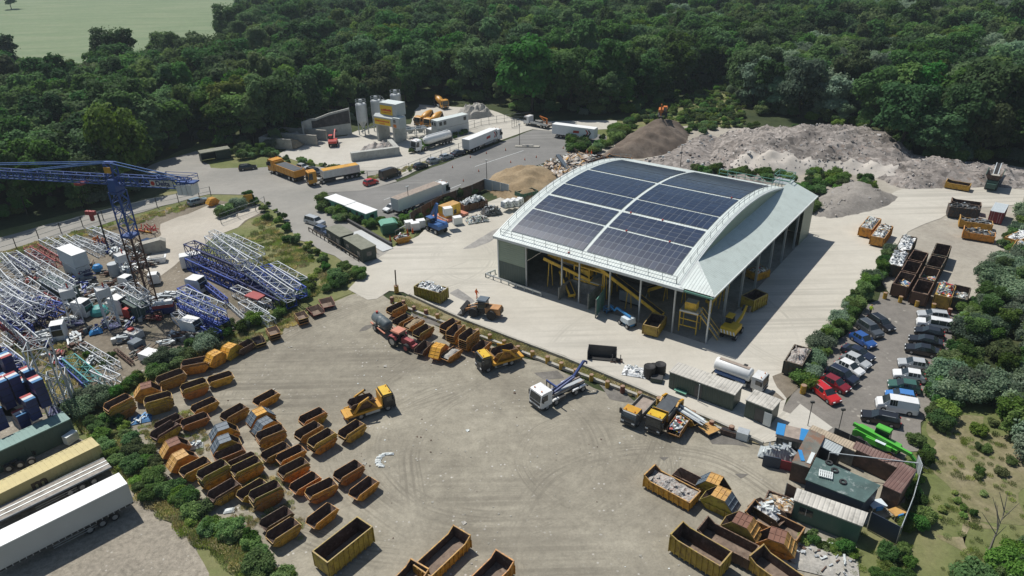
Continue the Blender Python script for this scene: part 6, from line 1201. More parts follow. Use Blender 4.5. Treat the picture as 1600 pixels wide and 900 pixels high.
# machine houses and cabs
def cabin(L, W, H, m='white_paint', win=True, roofm=None):
    p = Proto('crane_machine_house', 'machine house'); mb = MB(); mb.prism([(-L / 2, .15), (L / 2, .15), (L / 2, H * .75), (L / 2 - .35, H), (-L / 2 + .15, H), (-L / 2, H - .15)][::-1], -W / 2, W / 2, m); p.add('shell', mb)
    mb = MB(); mb.poly([(L / 2 + .01, -W * .4, H * .35), (L / 2 + .01, W * .4, H * .35), (L / 2 + .01, W * .4, H * .73), (L / 2 + .01, -W * .4, H * .73)], 'glass_dark'); mb.poly([(L / 2 - .33, -W * .38, H - .01), (L / 2 - .01, -W * .38, H * .77), (L / 2 - .01, W * .38, H * .77), (L / 2 - .33, W * .38, H - .01)][::-1], 'glass_dark'); p.add('window', mb)
    mb = MB(); mb.box(-L / 2 + .1, L / 2 - .1, -W / 2 + .1, W / 2 - .1, 0, .15, 'chassis'); p.add('skid', mb); return p
for px, py, L, W, H_, r, m_, lab in [(302, 415, 4.2, 2., 2.6, 25, 'white_paint', 'rounded white machine house left of the navy sections'), (310, 455, 3., 2.2, 2.8, -20, 'white_paint', 'white machine house at the end of the blue stack'), (133, 492, 2.6, 2., 2.8, -15, 'white_paint', 'white machine house beside a white standing tower'), (190, 488, 2.8, 2., 3., -20, 'white_paint', 'cream topped machine house right of the tall white tower'), (96, 528, 2.4, 1.9, 2.8, -70, 'white_paint', 'white crane cab with a dark roof window in the middle of the yard'), (200, 448, 2.2, 1.7, 2.2, -20, 'white_paint', 'small white cabin at the crane mast foot'), (302, 520, 3.2, 1.9, 2.6, -25, 'white_paint', 'cream crane cab shell near the hedge'), (243, 442, 2., 1.5, 2., 15, 'white_paint', 'small white cabinet right of the mast foot'), (236, 562, 2.8, 2., 1.4, -25, 'white_paint', 'pale green roofed cab half in the hedge'), (216, 545, 2., 1.6, 1.6, 60, 'lid_grey', 'grey crane seat cabin with a dark screen'), (204, 497, 1.4, 1.3, 2., -20, 'red_paint', 'red fronted cabinet beside the cream topped house')]:
    cabin(L, W, H_, m_).put(G(px, py), rad(r), lab)
c, a, _ = seg((100, 385), (122, 397), 5.2); c.z = 0
p = container(6.06, 2.6, 2.44, 'cont_grey', 'trailer_white'); p.add('lettering', textmesh('Delta', .95, 'lattice_navy', front(3.12, .1, 1.6), .02), 0); q = MB(); q.box(3.1, 3.125, -1.05, -.75, 1.45, 1.75, 'red_paint'); p.add('logo_mark', q, 0); q = MB(); q.box(3.1, 3.12, -.9, .95, 1.0, 1.1, 'lattice_grey'); p.add('sub_lettering', q, 0)
p.put(c, a, 'white container with a company name on its end, lower of two stacked'); q = MB(); q.box(-3.2, 3.1, -1.3, 1.3, 0, 2.6, 'cont_grey', top='trailer_white'); one('white_container', 'container', q, c + Vector((0, 0, 2.72)), a + .03, 'plain white container stacked on the one with a name')
c, a, _ = seg((66, 433), (112, 452), 2.6); c.z = 0; container(9., 2.6, 2.44, 'cont_green').put(c, a, 'dark green container under a white lattice section'); c, a, _ = seg((190, 460), (222, 478), 2.6); c.z = 0; container(6.06, 2.6, 2.44, 'cont_green').put(c, a, 'dark container at the foot of the tower crane')
# striped counterweight columns
simple('stripe_red', (.36, .07, .07), .8, 0, .1, 2); simple('stripe_blue', (.06, .18, .36), .8, 0, .1, 2); simple('stripe_white', (.6, .63, .64), .8, 0, .08, 2)
def column(h, fl):
    p = Proto('counterweight_column', 'counterweight'); mb = MB(); mb.box(-.85, .85, -.62, .62, 0, h - .02, 'lattice_navy')
    for z in range(1, int(h)): mb.box(-.87, .87, -.64, .64, z - .05, z, 'black')
    p.add('block_stack', mb)
    for k, mt in enumerate(('stripe_red', 'stripe_white', 'stripe_blue')[::fl]): mb = MB(); mb.box(-.87 + .58 * k, -.29 + .58 * k, -.64, .64, h - .02, h + .05, mt); p.add('painted_top', mb)
    return p
CC = {}
for k, (x, y, h, fl) in enumerate([(5, 580, 4, -1), (22, 593, 4, -1), (-3, 606, 3, -1), (13, 617, 3, -1), (34, 626, 4, 1), (15, 634, 4, 1), (45, 623, 3, 1), (57, 616, 4, 1), (70, 632, 4, 1), (55, 651, 3, 1), (3, 667, 3, 1), (38, 664, 2, 1), (-10, 640, 4, 1)]):
    if (h, fl) not in CC: CC[h, fl] = column(h, fl)
    CC[h, fl].put(G(x, y, h), rad(-38), 'dark counterweight column with a red, white and blue striped top', 'striped counterweight columns at the left margin of the crane yard')
mb = MB(); mb.prism([(-3.4, 0), (3.2, 0), (3.4, 1.6), (2.6, 2.2), (-3.4, 1.3)][::-1], -1, 1, 'trim_white'); simple('old_concrete', (.36, .345, .3), .9, 0, .15, 1, dirt=(.2, .19, .16)); one('concrete_plinth', 'block', MB().prism([(-3.2, 0), (2.8, 0), (3.2, 2.0), (2.2, 2.5), (-3.2, 1.9)], -.9, .9, 'old_concrete'), G(236, 393), rad(22), 'thick wedge shaped concrete base right of the crane mast')
mb = MB(); mb.prism([(-1.4, 0), (1.4, 0), (1.7, 1.1), (-1.7, 1.1)][::-1], -.9, .9, 'white_paint', 'white_paint'); mb.box(-1.3, 1.3, -.7, .7, 1.1, 1.2, 'gravel_fill'); one('ballast_box', 'box', mb, G(247, 409), rad(18), 'white tapered ballast box filled with stone right of the mast')
mb = MB(); mb.box(-1.2, 1.2, -.9, .9, 0, 1.2, 'curtain_grey'); mb.box(-1.05, 1.05, -.75, .75, 1.2, 1.22, 'scrap_mixed'); mb.box(-.8, -.1, -.4, .4, 1.2, 1.6, 'red_paint'); one('parts_bin', 'bin', mb, G(211, 527), rad(-25), 'grey parts bin with a red item in it near the hedge')
mb = MB(); mb.lathe([(1., 0), (1., 2.4), (.95, 2.5), (0, 2.5)], 'lattice_grey', 14); one('steel_silo', 'tank', mb, G(181, 430), 0, 'grey steel cylinder standing left of a white lattice tower')
mb = MB(); mb.lathe([(1.5, 0), (1.4, .7), (1., 1.2), (.4, 1.45), (0, 1.5)], 'lattice_teal', 14); one('teal_dome', 'cover', mb, G(156, 489), 0, 'teal domed cover between two white standing towers')
mb = MB(); mb.lathe([(.85, .2), (.95, .9), (.6, 1.4), (0, 1.5)], 'boom_blue', 10); one('blue_tarp', 'cover', mb, G(154, 424), 0, 'bright blue round tarpaulin bundle beside the stacked white containers')
mb = heapmesh(2., 1.5, .8, 'boom_blue', 3, 8, .3); one('blue_sheet', 'cover', mb, G(150, 520), .5, 'crumpled bright blue sheet on the ground in the crane yard')
p = Proto('generator_set', 'generator'); mb = MB(); mb.box(-2.4, 2.4, -.8, .8, .2, 1.3, 'lattice_navy'); p.add('base_frame', mb); mb = MB(); mb.box(-1., 2.3, -.7, .7, 1.3, 1.9, 'lattice_red', top='lattice_grey'); p.add('engine', mb); mb = MB(); mb.lathe([(.35, -.6), (.35, 1.6)], 'white_paint', 10, (0, 0, 2.1), 'x'); mb.box(1.2, 2.2, -.4, .4, 1.9, 2.4, 'white_paint'); p.add('tank', mb); p.put(G(252, 490), rad(15), 'red and grey winch unit on a navy frame below the crane mast')
for nm, x, y, m1, m2, lab in (('pipe_prop_rack', 162, 385, 'orange_paint', 'lattice_navy', 'rack of upright orange and navy pipe props behind the white containers'), ('red_frame_pile', 234, 362, 'lattice_red', 'red_paint', 'pile of red crane frames right of the mast')):
    mb = MB(); q = random.Random(nm)
    if nm[0] == 'p':
        for i in range(26): u = q.random(); X, Y = -3 + 6 * u, q.uniform(-1, 1); mb.tube((X, Y, 0), (X + q.uniform(-.1, .1), Y, q.uniform(1.2, 2.)), .13, m1 if u < .5 else m2, 6)
    else:
        for i in range(26): a = Vector((q.uniform(-2.2, 2.2), q.uniform(-1.2, 1.2), q.uniform(.1, .8))); mb.bar(a, a + Vector((q.uniform(-1.2, 1.2), q.uniform(-.8, .8), q.uniform(-.1, 1.))), .16, q.choice([m1, m2]))
    one(nm, 'steel parts', mb, G(x, y), rad(-25), lab)
mb = MB(); mb.bar((-2.4, 0, .15), (2.4, 0, .15), .3, 'lid_yellow'); one('yellow_beam', 'beam', mb, G(224, 362), rad(-24), 'yellow beam lying between the mast and the red frames')
# the clutter on the ground: frames, blocks, pallets, drums
KC = []
for s in range(6):
    q = random.Random(40 + s); mb = MB(); cols = [['lattice_white', 'lattice_grey', 'galv'], ['lattice_navy', 'lattice_blue', 'steel_grey'], ['old_concrete', 'white_paint'], ['lattice_rust', 'oldboard'], ['lattice_red', 'lattice_rust'], ['steel_grey', 'galv', 'machine_dark']][s]
    for i in range(14): a = Vector((q.uniform(-1.5, 1.5), q.uniform(-1., 1.), q.uniform(.1, .9))); d = Vector((q.choice([1, 1, .2]) * q.uniform(.5, 1.5), q.uniform(-.3, .3), q.uniform(-.05, .15))); mb.bar(a - d * .7, a + d * .7, q.uniform(.1, .4), q.choice(cols), q.uniform(.08, .3))
    for i in range(4): x, y, l = q.uniform(-1.4, 1.), q.uniform(-1, .6), q.uniform(.4, 1.1); mb.box(x, x + l, y, y + l * .7, 0, q.uniform(.4, 1.1), q.choice(cols))
    KC.append(Proto('crane_parts_pile', 'steel parts')); KC[-1].add('crane_parts_pile', mb)
KN = ['white and grey frames', 'navy and blue beams', 'pale concrete blocks', 'rusty brown timbers and plates', 'red and rusty fittings', 'grey machine parts']
q = random.Random(3); LOT = [G(*t) for t in ((40, 440), (150, 400), (215, 385), (265, 420), (275, 470), (330, 500), (375, 490), (385, 510), (300, 545), (250, 560), (180, 575), (110, 610), (60, 560), (10, 540))]
n = 0
while n < 80:
    x, y = q.uniform(-110, -30), q.uniform(75, 150)
    if not inpoly(x, y, LOT) or (y - G(258, 440).y) ** 2 + (x - G(258, 440).x) ** 2 < 25: continue
    k = q.choice([0, 1, 1, 2, 3, 3, 4, 5, 5]); KC[k].put((x, y, 0), q.uniform(0, 6.28), f'low pile of {KN[k]} on the crane yard ground', f'piles of {KN[k]} among the crane sections', scale=q.uniform(.7, 1.25)); n += 1
# ------------------------------------------------------------------ concrete plant, cabins, sheds, heaps
simple('silo_grey', (.47, .5, .51), .5, .1, .06, .5, dirt=(.33, .35, .35), dirt_lo=.55, dirt_hi=.8); simple('plant_clad', (.4, .44, .44), .55, 0, .06, .5); simple('sign_yellow', (.75, .5, .03), .6, 0, .04); simple('sign_red', (.55, .05, .02), .6); simple('block_wall', (.42, .43, .4), .9, 0, .15, .6, dirt=(.28, .27, .25)); simple('bay_dark', (.05, .048, .05), .9, 0, .4, .6, dirt=(.12, .1, .09))
simple('cabin_green', (.022, .04, .033), .6, 0, .15, 1); simple('cabin_roof', (.2, .205, .16), .85, 0, .15, .8, dirt=(.12, .125, .09)); simple('cabin_grey', (.48, .5, .5), .6, 0, .05, .6); simple('kiosk_green', (.035, .14, .1), .5, 0, .1); simple('kiosk_roof', (.13, .33, .24), .55, 0, .08)
ribbed('rib_roof', (.5, .48, .43), 'X', .5, .12, dirt=(.2, .19, .16)); ribbed('rib_green', (.03, .055, .045), 'X', .35, .1); ribbed('shed_green', (.06, .125, .095), 'X', 2.2, .08); ribbed('timber_roof', (.4, .33, .24), 'X', .3, .2, dirt=(.2, .15, .1)); ribbed('brown_roof', (.15, .085, .07), 'X', .35, .2, dirt=(.25, .18, .15)); ribbed('grey_sheet', (.38, .42, .43), 'X', .3, .1); simple('tarp_green', (.07, .12, .112), .5, 0, .3, .6, dirt=(.3, .34, .33), dirt_lo=.56, dirt_hi=.68); simple('navy_panel', (.03, .045, .075), .6, 0, .12, .6); simple('old_rust', (.09, .06, .045), .9, 0, .3, .6, dirt=(.19, .11, .08)); simple('rust_roof', (.15, .15, .13), .85, 0, .3, .4, dirt=(.2, .11, .07), dirt_lo=.45, dirt_hi=.6)
def silo(h=9.2, r=1.65):
    p = Proto('cement_silo', 'silo'); mb = MB(); mb.lathe([(.3, 2.2), (r, 4.4), (r, h), (r * .85, h + .35), (0, h + .5)], 'silo_grey', 18); p.add('shell', mb)
    for k in range(4): t = .8 + 1.571 * k; mb = MB(); mb.bar((r * .85 * math.cos(t), r * .85 * math.sin(t), 0), (r * .9 * math.cos(t), r * .9 * math.sin(t), 5), .22, 'plant_clad'); p.add('leg', mb)
    mb = MB(); q = [(r * .95 * math.cos(t * .785), r * .95 * math.sin(t * .785), h + .3) for t in range(9)]; rails(q, mb, 1.1, m='rail_steel', w=.08); p.add('railing', mb)
    mb = MB(); mb.box(-.45, .45, -.4, .4, h + .4, h + 1.5, 'galv'); p.add('filter_unit', mb); mb = MB()
    for s in (.25, -.25): mb.bar((r + .12, s, .3), (r + .12, s, h + 1), .06, 'rail_steel')
    for k in range(18): mb.bar((r + .12, -.25, .5 + .5 * k), (r + .12, .25, .5 + .5 * k), .05, 'rail_steel', cap=False)
    p.add('ladder', mb); return p
S_ = silo()
for x, y, s, lab in ((569, 210, 1., 'left of the three grey cement silos'), (592, 204, 1., 'middle grey cement silo, half behind the batching tower'), (622, 195, 1.03, 'right and tallest of the three grey cement silos')): S_.put(G(x, y), rad(-20), lab, 'cement silos', scale=s)
c, a, _ = seg((597, 216), (629, 222)); p = Proto('batching_tower', 'plant building'); mb = MB()
for x in (-2.9, 2.9): mb.box(x - .3, x + .3, -2.2, 2.2, 0, 4.4, 'block_wall')
p.add('pier', mb) if False else None
for x in (-2.9, 2.9): mb = MB(); mb.box(x - .3, x + .3, -2.2, 2.2, 0, 4.4, 'block_wall'); p.add('pier', mb)
mb = MB(); mb.prism([(-2.4, 4.4), (2.4, 4.4), (2.4, 6.4), (-1.6, 7.2), (-2.4, 6.6)], -3.6, 3.2, 'plant_clad', ax='x'); p.add('mixer_house', mb); mb = MB(); mb.box(-1.9, 3.9, -1.6, 2., 7., 10.2, 'plant_clad', top='roof_sheet'); p.add('upper_house', mb)
mb = MB(); mb.box(-3.3, 2.3, -2.47, -2.4, 4.6, 6.2, 'sign_yellow'); g1 = p.add('yellow_sign', mb); mb = MB(); mb.box(-1.6, 2.6, -1.67, -1.6, 7.2, 9.6, 'sign_yellow'); g2 = p.add('yellow_sign', mb)
mb = MB()
for k in range(11): mb.box(-2.9 + .45 * k, -2.6 + .45 * k, -2.5, -2.47, 5.35 + .05 * (k % 2), 5.75, 'sign_red')
for k in range(5): mb.box(-1.5 + .4 * k, -1.25 + .4 * k, -2.5, -2.47, 4.8, 5.05, 'sign_red')
p.add('red_lettering', mb, g1); mb = MB()
for k in range(7): mb.box(-.6 + .42 * k, -.25 + .42 * k, -1.7, -1.67, 8.15, 8.6 + .08 * (k % 3), 'sign_red')
mb.box(-1.2, -.75, -1.7, -1.67, 8.1, 8.5, 'sign_red'); mb.box(-1.2, 2.2, -1.7, -1.67, 7.7, 7.85, 'sign_red'); p.add('red_lettering', mb, g2)
mb = MB(); mb.box(3.3, 5.6, -2.6, 0, 4.3, 7., 'plant_clad', top='roof_sheet'); k_ = p.add('control_cabin', mb); mb = MB(); mb.box(3.5, 4.3, -2.64, -2.6, 5.7, 6.5, 'glass_dark'); p.add('window', mb, k_); mb = MB(); mb.box(3.45, 4.5, -2.64, -2.6, 4.5, 5.3, 'orange_paint'); p.add('orange_sign', mb, k_)
mb = MB(); mb.bar((-2, 2.2, 8.), (-5.5, 3.4, 9.4), .7, 'plant_clad', .15); mb.bar((-2, 2., 9.), (-5.5, 3.2, 10.4), .07, 'rail_steel'); mb.bar((-3, 0, 4.6), (-10, -1, 1.2), .8, 'steel_grey', .3); p.add('feed_conveyor', mb); p.put(c, a, 'grey batching tower with yellow signs in front of the silos', scale=1.12)
# aggregate loading frame beside the tower
p = Proto('aggregate_hopper', 'hopper'); mb = MB()
for x in (-3, 0, 3):
    for y in (-1.4, 1.4): mb.bar((x, y, 0), (x, y, 2.6), .2, 'steel_grey')
for y in (-1.4, 1.4):
    for z in (1.4, 2.6): mb.bar((-3.2, y, z), (3.2, y, z), .18, 'galv')
p.add('frame', mb)
for x in (-1.6, 1.6): mb = MB(); mb.lathe([(.4, 1.), (1.9, 2.6), (1.8, 2.6), (.3, 1.)], 'steel_grey', 4); mb.v = [(X + x, Y, Z) for X, Y, Z in mb.v]; p.add('bin', mb)
p.put(G(650, 213), rad(18), 'grey aggregate hopper frame beside the batching tower')
# walls and bays
p = Proto('shelter_wall', 'wall'); mb = MB(); mb.prism([(-7.2, 0), (7.2, 0), (7.2, 8), (1, 7), (-3, 5.8), (-4.5, 5.9), (-7.2, 5.2)][::-1], -.25, .25, 'block_wall'); p.add('back_wall', mb); mb = MB()
for x in (-7.2,): mb.box(x - .2, x + .2, -2.2, .25, 0, 5.2, 'block_wall')
p.add('side_wall', mb); mb = MB(); mb.poly([(-4.4, -.26, 2.9), (7., -.26, 3.4), (7., -.26, 7.4), (1, -.26, 6.4), (-3, -.26, 5.2), (-4.4, -.26, 5.3)], 'bay_dark'); p.add('stained_face', mb)
c, a, _ = seg((484, 216), (542, 210)); p.put(c + Vector((0, 0, 0)), a, 'tall grey concrete bay wall with a dark stained upper face')
c, a, _ = seg((435, 240), (508, 222)); 
p = Proto('aggregate_bay', 'storage bay')
for y, L0 in ((-4.5, 8.), (0., 12), (4.5, 12)): mb = MB(); mb.box(-7, -7 + L0, y - .25, y + .25, 0, 2.4, 'old_concrete'); p.add('bay_wall', mb)
mb = MB(); mb.box(-7.4, -7, -4.75, 4.75, 0, 2.4, 'old_concrete'); p.add('end_wall', mb); ab = p.put(c + Vector((-2, 4, 0)), a - rad(62), 'old concrete aggregate bays behind the orange tippers', scale=1.25)
for k, (m_, lab, y) in enumerate((('soil_fill', 'tan sand heaped in the aggregate bay nearest the tippers', -2.25), ('rubble_pale', 'grey stone heaped in the middle aggregate bay', 2.2), ('soil_fill', 'brown sand heaped in the aggregate bay farthest from the tippers', 6.4))):
    M4 = Matrix.Translation(c + Vector((-2, 4, 0))) @ Matrix.Rotation(a - rad(62), 4, 'Z'); v = M4 @ Vector((-3.2, y * 1.25, 0)); one('aggregate_heap', 'heap', heapmesh(11, 5, 2.2, m_, 60 + k, 14, .2), v, a - rad(62), lab)
p = Proto('block_bay', 'storage bay'); mb = MB(); q = random.Random(8)
for i in range(9):
    for j in range(3): mb.box(-7 + 1.5 * i, -5.53 + 1.5 * i, -.75, .72, .78 * j, .75 + .78 * j, 'block_wall')
p.add('front_wall', mb); mb = MB()
for i in range(5):
    for j in range(3): mb.box(5.1, 6.5, .8 + 1.5 * i, 2.25 + 1.5 * i, .78 * j, .75 + .78 * j, 'block_wall')
p.add('side_wall', mb)
c, a, _ = seg((566, 249), (611, 243)); p.put(c, a, 'grey concrete block bay beside the plant fence'); one('stone_heap', 'heap', heapmesh(11, 6, 2.6, 'rubble_pale', 5, 14, .3, ['rubble_pale'], 10), c + Vector((0, 4.5, 0)), a, 'broken grey stone heaped behind the block bay')
one('gravel_heap', 'heap', heapmesh(11, 9, 3.4, 'gravel_fill', 9, 14, .15, edge=.0), G(742, 180), .4, 'pale gravel heap near the back fence of the plant yard')
p = Proto('site_cabin', 'cabin'); mb = MB(); mb.box(-6, 6, -1.5, 1.5, .1, 2.7, 'cabin_grey', top='cabin_roof'); mb.box(-5.95, 5.95, -1.45, 1.45, 2.75, 5.3, 'cabin_grey', top='roof_sheet'); p.add('walls', mb)
for x, z in ((-4.6, 3.7), (-3., 3.7), (4.6, 3.7), (-4.6, 1.2)): mb = MB(); mb.box(x - .5, x + .5, -1.53, -1.49, z, z + 1.1, 'glass_dark'); p.add('window', mb)
for x in (-5.2, -2): mb = MB(); mb.box(-6.03, -5.99, -.9, -.1, 3.7, 4.7, 'glass_dark') if x < -4 else mb.box(-6.03, -5.99, .3, 1.1, 3.7, 4.7, 'glass_dark'); p.add('window', mb)
c, a, _ = seg((686, 214), (722, 205)); p.put(c, a, 'two storey stack of grey site cabins at the plant gate'); mb = MB(); mb.box(-1.8, 1.8, -1.2, 1.2, 0, 2.2, 'cabin_grey', top='trailer_white'); one('small_white_cabin', 'cabin', mb, G(677, 211), a, 'small white cabin left of the two storey cabin stack')
# weighbridge cabins, park cabins, kiosk, fences
def office(L, W, H_, wall, roof, name='portable_cabin', wins=((-.3, 1), (.3, 1)), doors=((.05, 1),)):
    p = Proto(name, 'cabin'); mb = MB(); mb.box(-L / 2, L / 2, -W / 2, W / 2, .12, H_ - .15, wall); p.add('walls', mb); mb = MB(); mb.box(-L / 2 - .12, L / 2 + .12, -W / 2 - .12, W / 2 + .12, H_ - .15, H_, roof); p.add('roof', mb)
    for f, s in wins: mb = MB(); mb.box(L * f - .55, L * f + .55, -W / 2 - .025, -W / 2, 1.1, 2., 'glass_dark'); mb.box(L * f - .62, L * f + .62, -W / 2 - .035, -W / 2, 1.02, 1.1, 'galv'); p.add('window', mb)
    for f, s in doors: mb = MB(); mb.box(L * f - .45, L * f + .45, -W / 2 - .03, -W / 2, .12, 2.1, 'machine_dark'); p.add('door', mb)
    mb = MB(); mb.box(L / 2, L / 2 + .025, -.5, .5, 1.1, 2., 'glass_dark'); p.add('window', mb); return p
o1 = office(6.1, 3., 2.9, 'cabin_green', 'cabin_roof'); o2 = office(7.4, 3., 2.9, 'cabin_green', 'cabin_roof')
for pr, t, n, lab in ((o1, (514, 350), (547, 370), 'dark green weighbridge cabin, farther of two'), (o2, (543, 366), (580, 389), 'dark green weighbridge cabin, nearer of two')):
    c, a, _ = seg(t, n, 2.9); c.z = 0; pr.put(c, a, lab)
for t, n, lab in (((532, 372), (540, 383), 'timber steps between the two weighbridge cabins'), ((573, 398), (590, 392), 'timber steps at the end of the nearer weighbridge cabin')):
    c, a, _ = seg(t, n); mb = MB()
    for k in range(4): mb.box(-.9 + .35 * k, -.55 + .35 * k, -.6, .6, 0, .2 + .2 * k, 'deck_board')
    for s in (.6, -.6): mb.bar((-.9, s, 1.), (.6, s, 1.7), .08, 'lid_tan'); mb.bar((-.9, s, 0), (-.9, s, 1.), .08, 'lid_tan'); mb.bar((.6, s, 0), (.6, s, 1.7), .08, 'lid_tan')
    one('timber_steps', 'steps', mb, c, a, lab)
c, a, _ = seg((514, 305), (583, 331), 2.7); c.z = 0; office(7.6, 3, 2.7, 'kiosk_roof', 'trailer_white').put(c - Vector((math.cos(a), math.sin(a), 0)) * 3.9, a, 'pale green park cabin with a white roof, farther of two'); office(7.4, 3, 2.6, 'kiosk_roof', 'trailer_white').put(c + Vector((math.cos(a), math.sin(a), 0)) * 3.9, a, 'pale green park cabin with a white roof, nearer of two')
p = Proto('utility_kiosk', 'kiosk'); mb = MB(); mb.box(-1.6, 1.6, -1.3, 1.3, 0, 2.1, 'kiosk_green'); p.add('walls', mb); mb = MB(); mb.prism([(-1.8, 2.1), (1.8, 2.1), (1.2, 2.5), (-1.2, 2.5)][::-1], -1.5, 1.5, 'kiosk_roof'); p.add('roof', mb); p.put(G(608, 362), rad(20), 'small dark green kiosk with a light green roof among shrubs')
def fence(name, cat, path, lab, h=2.4, step=4., mpost='chassis', mrail='rail_steel', rails_h=(.1, 1.2, 2.3), w=.05, pw=.1, z=0., group=None, panel=None):
    p = Proto(name, cat); P0 = path[0] if isinstance(path[0], Vector) else G(*path[0]); pts_ = [(v if isinstance(v, Vector) else G(*v)) - P0 for v in path]; r = MB(); n = 0
    for a, b in zip(pts_, pts_[1:]):
        k = max(1, round((b - a).length / step))
        for i in range(k):
            c_ = a.lerp(b, i / k); q = MB(); q.bar(c_, c_ + Vector((0, 0, h)), pw, mpost); p.add('post', q) if n < 95 else None; n += 1
        for z_ in rails_h: r.bar(a + Vector((0, 0, z_)), b + Vector((0, 0, z_)), w, mrail, w * 1.5)
        if panel: r.bar(a + Vector((0, 0, h / 2)), b + Vector((0, 0, h / 2)), .06, panel, h)
    q = MB(); q.bar(pts_[-1], pts_[-1] + Vector((0, 0, h)), pw, mpost); p.add('post', q); p.add('rails' if not panel else 'panel', r); return p.put(P0, 0, lab, group)
fence('wire_fence', 'fence', [(-60, 414), (26, 388), (96, 364), (162, 344), (246, 324), (312, 310), (330, 306)], 'wire fence with dark posts along the access road', step=5.5, pw=.13)
fence('wire_fence', 'fence', [(346, 350), (372, 340), (400, 330), (415, 322)], 'wire fence between the crane yard and the access road hedge', step=4)
fence('mesh_fence', 'fence', [(575, 282), (622, 276), (690, 248), (730, 232)], 'mesh fence with thin posts behind the cars at the lorry park', step=4, pw=.12)
fence('mesh_fence', 'fence', [(720, 206), (752, 196), (800, 189), (830, 187)], 'mesh fence at the back gate of the plant yard', step=3)
fence('steel_gate', 'gate', [(800, 200), (811, 196)], 'dark metal gate standing open at the back of the lorry park', step=1.2)
fence('timber_barrier', 'barrier', [(483, 361), (520, 383), (560, 408)], 'dark timber rail barrier along the weighbridge road', .9, 1.8, 'pole_wood', 'pole_wood', (.82,), .14, .16)
fence('timber_barrier', 'barrier', [(618, 366), (636, 357)], 'short grey rail barrier behind the rubbish skip', .9, 1.2, 'steel_grey', 'galv', (.8,), .14, .14)
fence('timber_barrier', 'barrier', [(681, 341), (698, 349)], 'short grey rail barrier beside the yellow generator', .9, 1.2, 'steel_grey', 'galv', (.8,), .14, .14)
mb = MB(); w0, w1 = G(525, 336), G(612, 385); d = (w1 - w0); L = d.length; mb.box(0, L, -.25, .25, 0, .7, 'chassis'); one('weighbridge_kerb', 'kerb', mb, w0, math.atan2(d.y, d.x), 'long dark kerb wall along the weighbridge')
mb = MB(); mb.box(0, L * .55, -2.8, -.3, 0, .1, 'cabin_grey'); one('weighbridge_plate', 'weighbridge', mb, G(566, 359), math.atan2(d.y, d.x), 'grey steel weighbridge plate inside the dark kerb')
fence('bay_wall', 'wall', [(642, 350), (690, 322), (738, 305), (757, 296)], 'dark brown board wall behind the yellow generator', 2.6, 4, 'oldboard', 'old_rust', (), .1, .2, panel='old_rust')
fence('bay_wall', 'wall', [(757, 296), (795, 306)], 'grey corrugated wall beside the wood chip heap', 2.8, 3, 'galv', 'galv', (), .1, .2, panel='lattice_grey')
p = Proto('generator', 'generator'); mb = MB(); mb.box(-3.4, 3.4, -2.4, 2.4, 0, .5, 'tractor_roof'); p.add('bund_tray', mb); mb = MB(); mb.box(-2.2, 2.2, -1.2, 1.2, .5, 2.9, 'machine_yellow', top='lid_tan'); p.add('housing', mb); 
for x in (-1.2, .6): mb = MB(); mb.box(x - .4, x + .4, -1.23, -1.2, .8, 1.8, 'machine_dark'); p.add('vent', mb)
p.put(G(703, 338), rad(45), 'yellow generator standing in a red bund tray')
IB = Proto('bulk_container', 'container'); mb = MB(); mb.box(-.6, .6, -.5, .5, .15, 1.15, 'trailer_white'); IB.add('tank', mb); mb = MB()
for x in (-.6, .6):
    for y in (-.5, .5): mb.bar((x, y, 0), (x, y, 1.17), .04, 'galv')
mb.box(-.6, .6, -.5, .5, .05, .14, 'galv'); IB.add('cage', mb)
for x, y, z, lab in ((640, 357, 0, 'left of a row of three at the board wall'), (649, 359, 0, 'middle of a row of three at the board wall'), (658, 355, 0, 'right of a row of three at the board wall'), (715, 350, 0, 'alone in front of the red bund tray'), (700, 336, 2.9, 'standing on top of the yellow generator')): IB.put(G(x, y, z), rad(20), 'white caged liquid container ' + lab, scale=1.5)
BG = Proto('white_bale', 'bale'); mb = MB(); mb.box(-.6, .6, -.55, .55, 0, 1.05, 'scrap_white', taper=.06); BG.add('white_bale', mb)
for k in range(12): BG.put(G(789 + (k % 6) * 4.6, 323 - (k % 2) * 2 - .6 * (k % 6), 1.05 * (k // 6)), rad(20 + 5 * k), 'grey white bale in the stack by the corrugated wall', 'grey white bales stacked by the corrugated wall', scale=1.25)
bins([((727, 318), (752, 312), 1.6, 0, BROWN, 'rusty bin piled with white sheets by the board wall', {'L': 6.1, 'load': ('scrap_white', 1.25, WB, 50, 'white sheets piled in the rusty bin by the board wall')})])
bins([((815, 300), (830, 296), 1.7, .3, (.03, .13, .09), 'green bin standing before the wood chip heap', {'L': 5.})])
mb = heapmesh(5, 3, 1., 'scrap_mixed', 11, 10, .3, DK + WB, 24); one('scrap_heap', 'heap', mb, G(746, 345), rad(20), 'small heap of grey motors and scrap on the concrete'); mb = heapmesh(4.5, 3, 1.6, 'scrap_dark', 12, 10, .3, DK, 30); one('scrap_heap', 'heap', mb, G(768, 334), rad(20), 'dark heap of pipes and frames beside the rail bay')
